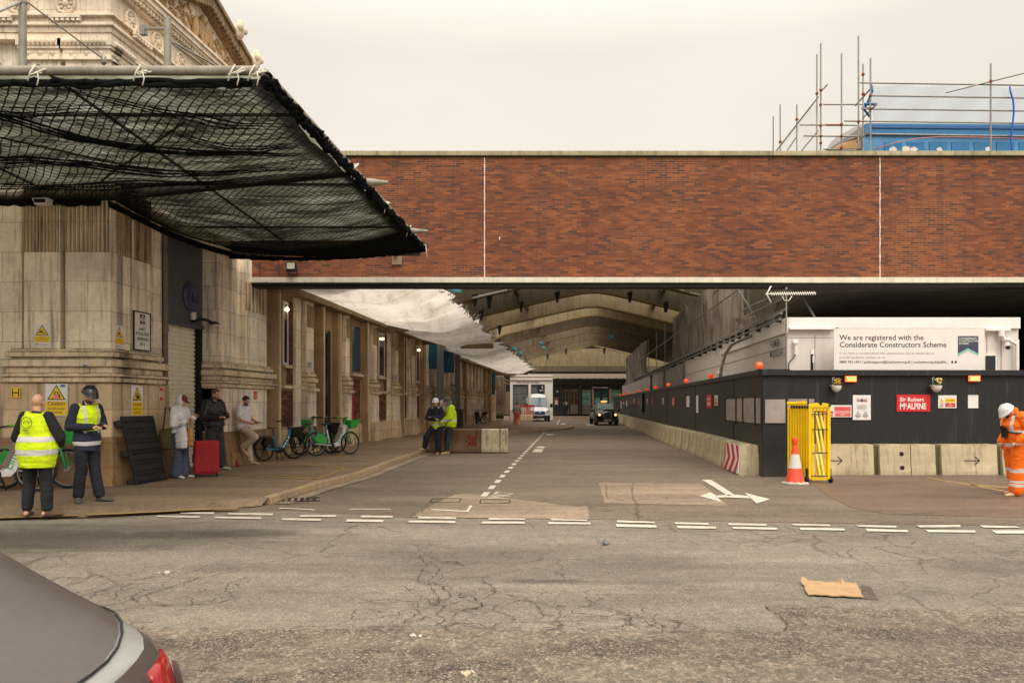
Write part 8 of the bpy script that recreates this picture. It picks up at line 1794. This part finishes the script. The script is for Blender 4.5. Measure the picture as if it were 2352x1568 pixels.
mb = MB().use(mat('blue_grille', (.02, .07, .20), .3)); mb.prism([(.03, -.42, .66), (.03, .42, .66), (.03, .52, .82), (.01, .40, .95), (.01, -.40, .95), (.03, -.52, .82)], (.03, 0, 0)); mb.build('grille', vn, .01); mb = MB().use(M_CHROME); mb.ball((.07, 0, .82), (.01, .12, .05)); mb.box(.06, .07, -.46, .46, .745, .76); mb.build('badge', vn)
for s_ in (-1, 1):
    mb = MB().use(mat('headlight_glass', (.30, .28, .26), .1)); mb.prism([(-.03, s_*.55, .84), (-.1, s_*.9, .86), (-.16, s_*.93, 1.04), (-.02, s_*.6, .96)], (.05, 0, 0)); mb.build('headlight', vn)
    mb = MB().use(M_BLACK); mb.box(-1.15, -.98, s_*1.06-.02*s_, s_*1.28, 1.30, 1.66); mb.build('mirror', vn, .03)
    vwheel(vn, -.75, s_*.86, .34); vwheel(vn, -4.3, s_*.86, .34)
mb = MB().use(M_SIGNW); mb.box(.02, .035, -.26, .26, .50, .61); mb.use(M_TEXT); [mb.box(.036, .038, -.22+.062*i, -.175+.062*i, .52, .59) for i in range(7)]; mb.build('number_plate', vn); mb = MB().use(M_TEXT); mb.tube([(-.90, -.7, 1.43), (-.93, -.2, 1.46)], .012, 5); mb.tube([(-.90, 0, 1.43), (-.93, .5, 1.46)], .012, 5); mb.build('wiper', vn)
tx = thing('taxi', 'black cab with lit orange roof light driving towards the camera', 'taxi', (P(1395.5, 0, 56.5).x, 56.5, 0), rad(-90+1))
mb = MB().use(M_CARB); S = [(0, .60, .34, .86, .50), (-.08, .78, .28, .98, .62), (-.35, .86, .26, 1.06, .62), (-1.15, .885, .24, 1.16, .66), (-1.32, .89, .24, 1.28, .68), (-1.7, .89, .24, 1.66, .66), (-1.95, .89, .24, 1.76, .64), (-2.8, .89, .24, 1.79, .64), (-3.5, .89, .24, 1.72, .66), (-4.1, .88, .26, 1.15, .74), (-4.5, .82, .32, 1.02, .70)]
mb.loft([sring(*s_, 24, 3.6) for s_ in S]); mb.build('body', tx)
mb = MB().use(mat('cab_windscreen', (.30, .36, .36), .05)); mb.poly([(-1.12, -.66, 1.19), (-1.12, .66, 1.19), (-1.55, .58, 1.64), (-1.55, -.58, 1.64)]); mb.v = [v+Vector((.03, 0, .03)) for v in mb.v]; mb.build('windscreen', tx)
mb = MB().use(M_TEXT); mb.tube([(-1.08, -.55, 1.22), (-1.3, -.12, 1.44)], .012, 5); mb.tube([(-1.08, .05, 1.22), (-1.3, .45, 1.44)], .012, 5); mb.tube([(-1.07, -.68, 1.20), (-1.5, -.6, 1.66)], .015, 5); mb.build('wiper', tx)
mb = MB().use(mat('chrome_surround', (.62, .62, .6), .25, .8)); mb.tube([(.03, -.24, .42), (.03, -.29, .9), (-.02, -.22, 1.0), (-.02, .22, 1.0), (.03, .29, .9), (.03, .24, .42)], .022, 6); w_ = mb.build('grille_surround', tx); mb = MB().use(mat('dark_grille', (.03, .03, .03), .4)); mb.prism([(.0, -.23, .42), (.0, .23, .42), (.0, .27, .9), (-.03, .2, .98), (-.03, -.2, .98), (.0, -.27, .9)], (.03, 0, 0)); mb.build('grille', tx)
mb = MB().use(M_CARB); mb.box(-.3, .06, -.86, .86, .26, .50); mb.build('bumper', tx, .05)
for s_ in (-1, 1):
    mb = MB().use(M_CHROME); mb.lathe([(0, .0), (.12, .0), (.12, .05), (0, .05)], c=(-.06, s_*.60, .80), n=18, M=SDE.to_3x3()); hl = mb.build('headlight', tx); mb = MB().use(mat('warm_headlight', (1., .55, .22), .3, emit=1.6)); mb.lathe([(0, .07), (.075, .06), (.085, .05)], c=(-.06, s_*.60, .80), n=14, M=SDE.to_3x3()); mb.build('lens', hl)
    mb = MB().use(M_CARB); mb.ball((-1.25, s_*1.02, 1.12), (.07, .12, .09)); mb.build('mirror', tx); vwheel(tx, -.85, s_*.76, .31); vwheel(tx, -3.7, s_*.76, .31)
mb = MB().use(M_SIGNW); mb.box(.065, .078, -.26, .26, .34, .45); mb.use(M_TEXT); [mb.box(.079, .081, -.22+.062*i, -.175+.062*i, .36, .43) for i in range(7)]; mb.build('number_plate', tx)
mb = MB().use(mat('taxi_light', (1., .38, .08), .3, emit=1.5)); mb.ball((-1.95, 0, 1.81), (.10, .26, .07)); mb.build('roof_light', tx); mb = MB().use(M_CARB); mb.ball((-2.1, 0, 1.80), (.2, .38, .07)); mb.build('light_housing', tx)
# ---------------- foreground grey car, only its tail corner enters the picture
car = thing('car', 'grey hatchback tail with red lamp at the lower left corner of the road', 'car', (-2.955, 1.2, -.018)); CM = Matrix.Translation((3.0, -1.2, 0))
YF, YN = 2.06, .36; YM = (YF+YN)/2; YW = (YF-YN)/2
def prof(x):       # height of the tail against x (tail points to +x)
    P_ = [(-2.5, 1.50), (-2.1, 1.49), (-1.75, 1.42), (-1.33, 1.25), (-1.05, 1.115), (-.915, 1.03), (-.885, .985), (-.868, .91), (-.862, .77), (-.86, .58), (-.87, .36)]
    return P_
def edge(y):       # 1 in the middle of the width, falling at both flanks
    t = abs(y-YM)/YW; return 1-max(0, (t-.72)/.28)**2.6
NV = 28; ys = [YM+YW*(math.sin(math.pi*(j/NV-.5))) for j in range(NV+1)]
def surf(s_, y):     # s_ arclength-like parameter along the profile
    P_ = prof(0); i = min(len(P_)-2, int(s_)); f = s_-i; a, b = P_[i], P_[i+1]; x = a[0]+(b[0]-a[0])*f; z = a[1]+(b[1]-a[1])*f
    t = abs(y-YM)/YW; e = edge(y); x -= .16*(1-e)*(s_/10)+.10*t**4*min(1, max(0, (s_-2.2)/1.6)); z = z-.07*(1-e) if s_ < 7 else z
    bow = .035*(1-t*t)*(min(1, max(0, (s_-3)/3))); return Vector((x+bow-.0, y, z))
def boundary(k, y):
    t = abs(y-YM)/YW; r = max(0, (t-.45)/.55)
    if k == 0: return 1.9
    if k == 1: return 4.75-1.0*r**2.2
    if k == 2: return 5.15-.85*r**2.2
    if k == 3: return 6.0
    return 10.
def band(nm, m, k0, k1, nseg=10, y0=0, y1=NV, lift=0.):
    mb = MB(CM).use(m); vs = []; yy = ys[y0:y1+1]
    for y in yy:
        a = 0. if k0 is None else boundary(k0, y); b = boundary(k1, y) if k1 is not None else 10.
        for i in range(nseg+1): vs.append(surf(a+(b-a)*i/nseg, y)+Vector((lift, 0, lift)))
    n = nseg+1; mb.add(vs, [(j*n+i, j*n+i+1, (j+1)*n+i+1, (j+1)*n+i) for j in range(len(yy)-1) for i in range(nseg)], True); return mb.build(nm, car)
CG = NB('dusty_grey_car_paint'); CG.col(CG.mix(1., (.12, .105, .095), CG.ramp(CG.noise(CG.map(), 3, 5), [(.3, .8), (.7, 1.15)]), 'MULTIPLY')); CG.set(Roughness=.22, Metallic=.35); CG = CG.m
band('roof', CG, None, 0); band('rear_window', mat('tinted_rear_glass', (.085, .070, .062), .28, var=.1, scale=40), 0, 1, 14); band('spoiler_strip', mat('sky_reflection_strip', (.36, .36, .34), .3, .3), 1, 2, 5); band('tailgate', CG, 2, None, 18)  # strip below the glass: sky reflection put into a silver colour
for y0, y1, px in ((NV-8, NV, 1), (0, 8, 0)):
    mb = MB(CM); vs = []; yy = ys[y0:y1+1]
    for y in yy:
        for i in range(9): s_ = 5.75+2.8*i/8; vs.append(surf(s_, y)+Vector((.006+.012*math.sin(math.pi*i/8), 0, .006)))
    mb.use(mat('red_tail_lens', (.30, .012, .01), .12)); fs = [(j*9+i, j*9+i+1, (j+1)*9+i+1, (j+1)*9+i) for j in range(len(yy)-1) for i in range(8)]; mb.add(vs, fs, True); lo_ = mb.build('tail_lamp', car); so2 = lo_.modifiers.new('s', 'SOLIDIFY'); so2.thickness = .02
    mb = MB(CM).use(mat('clear_tail_lens', (.45, .35, .33), .15)); vs = []
    for y in yy[2:5] if px else yy[-5:-2]:
        for i in range(7): s_ = 6.3+1.9*i/6; vs.append(surf(s_, y)+Vector((.034, 0, .008)))
    mb.add(vs, [(i+7*q, i+1+7*q, 7+i+1+7*q, 7+i+7*q) for i in range(6) for q in (0, 1)], True); mb.build('indicator_lens', lo_)
# the rest of the car
mb = MB(CM).use(CG); side = []
for y in (YN+.03, YF-.03):
    pts = [(-.95, y, .36), (-.93, y, .80), (-1.02, y, .95), (-1.36, y, 1.07), (-1.75, y, 1.20), (-2.1, y, 1.28), (-2.5, y, 1.32), (-3.3, y, 1.34), (-4.0, y, .98), (-4.9, y, .82), (-5.05, y, .6), (-5.0, y, .3), (-4.6, y, .25), (-1.3, y, .25)]
    side.append([Vector(p) for p in pts])
mb.loft(side, smooth=False); mb.build('body', car)
mb = MB(CM).use(M_GLASSD)
for y in (YN+.02, YF-.028): mb.prism([(-1.8, y, .92), (-2.05, y, 1.10), (-2.5, y, 1.20), (-3.2, y, 1.18), (-3.8, y, .90)], (0, .01, 0))
mb.build('side_window', car); 
for x in (-1.75, -4.25):
    for y in (YN+.1, YF-.1): vwheel(car, x+3.0, y-1.2, .32)
mb = MB(CM).use(M_TEXT); a, b = surf(3.95, YF-.30), surf(4.9, YM+.25); mb.tube([surf(boundary(1, y)+.03, y)+Vector((.004, 0, .004)) for y in ys], .0035, 6); mb.build('rubber_seal', car)
mb = MB(CM).use(M_SIGNW); c_ = surf(2.85, YF-.42); d1 = (surf(3.4, YF-.42)-surf(2.4, YF-.42)).normalized(); mb.text('.UK', c_+Vector((.0, 0, .006)), (d1.x, d1.y, d1.z), (0, 1, 0.05), .075, .002, 'RIGHT'); mb.build('lettering', car)

bpy.data.scenes.remove(_lab)
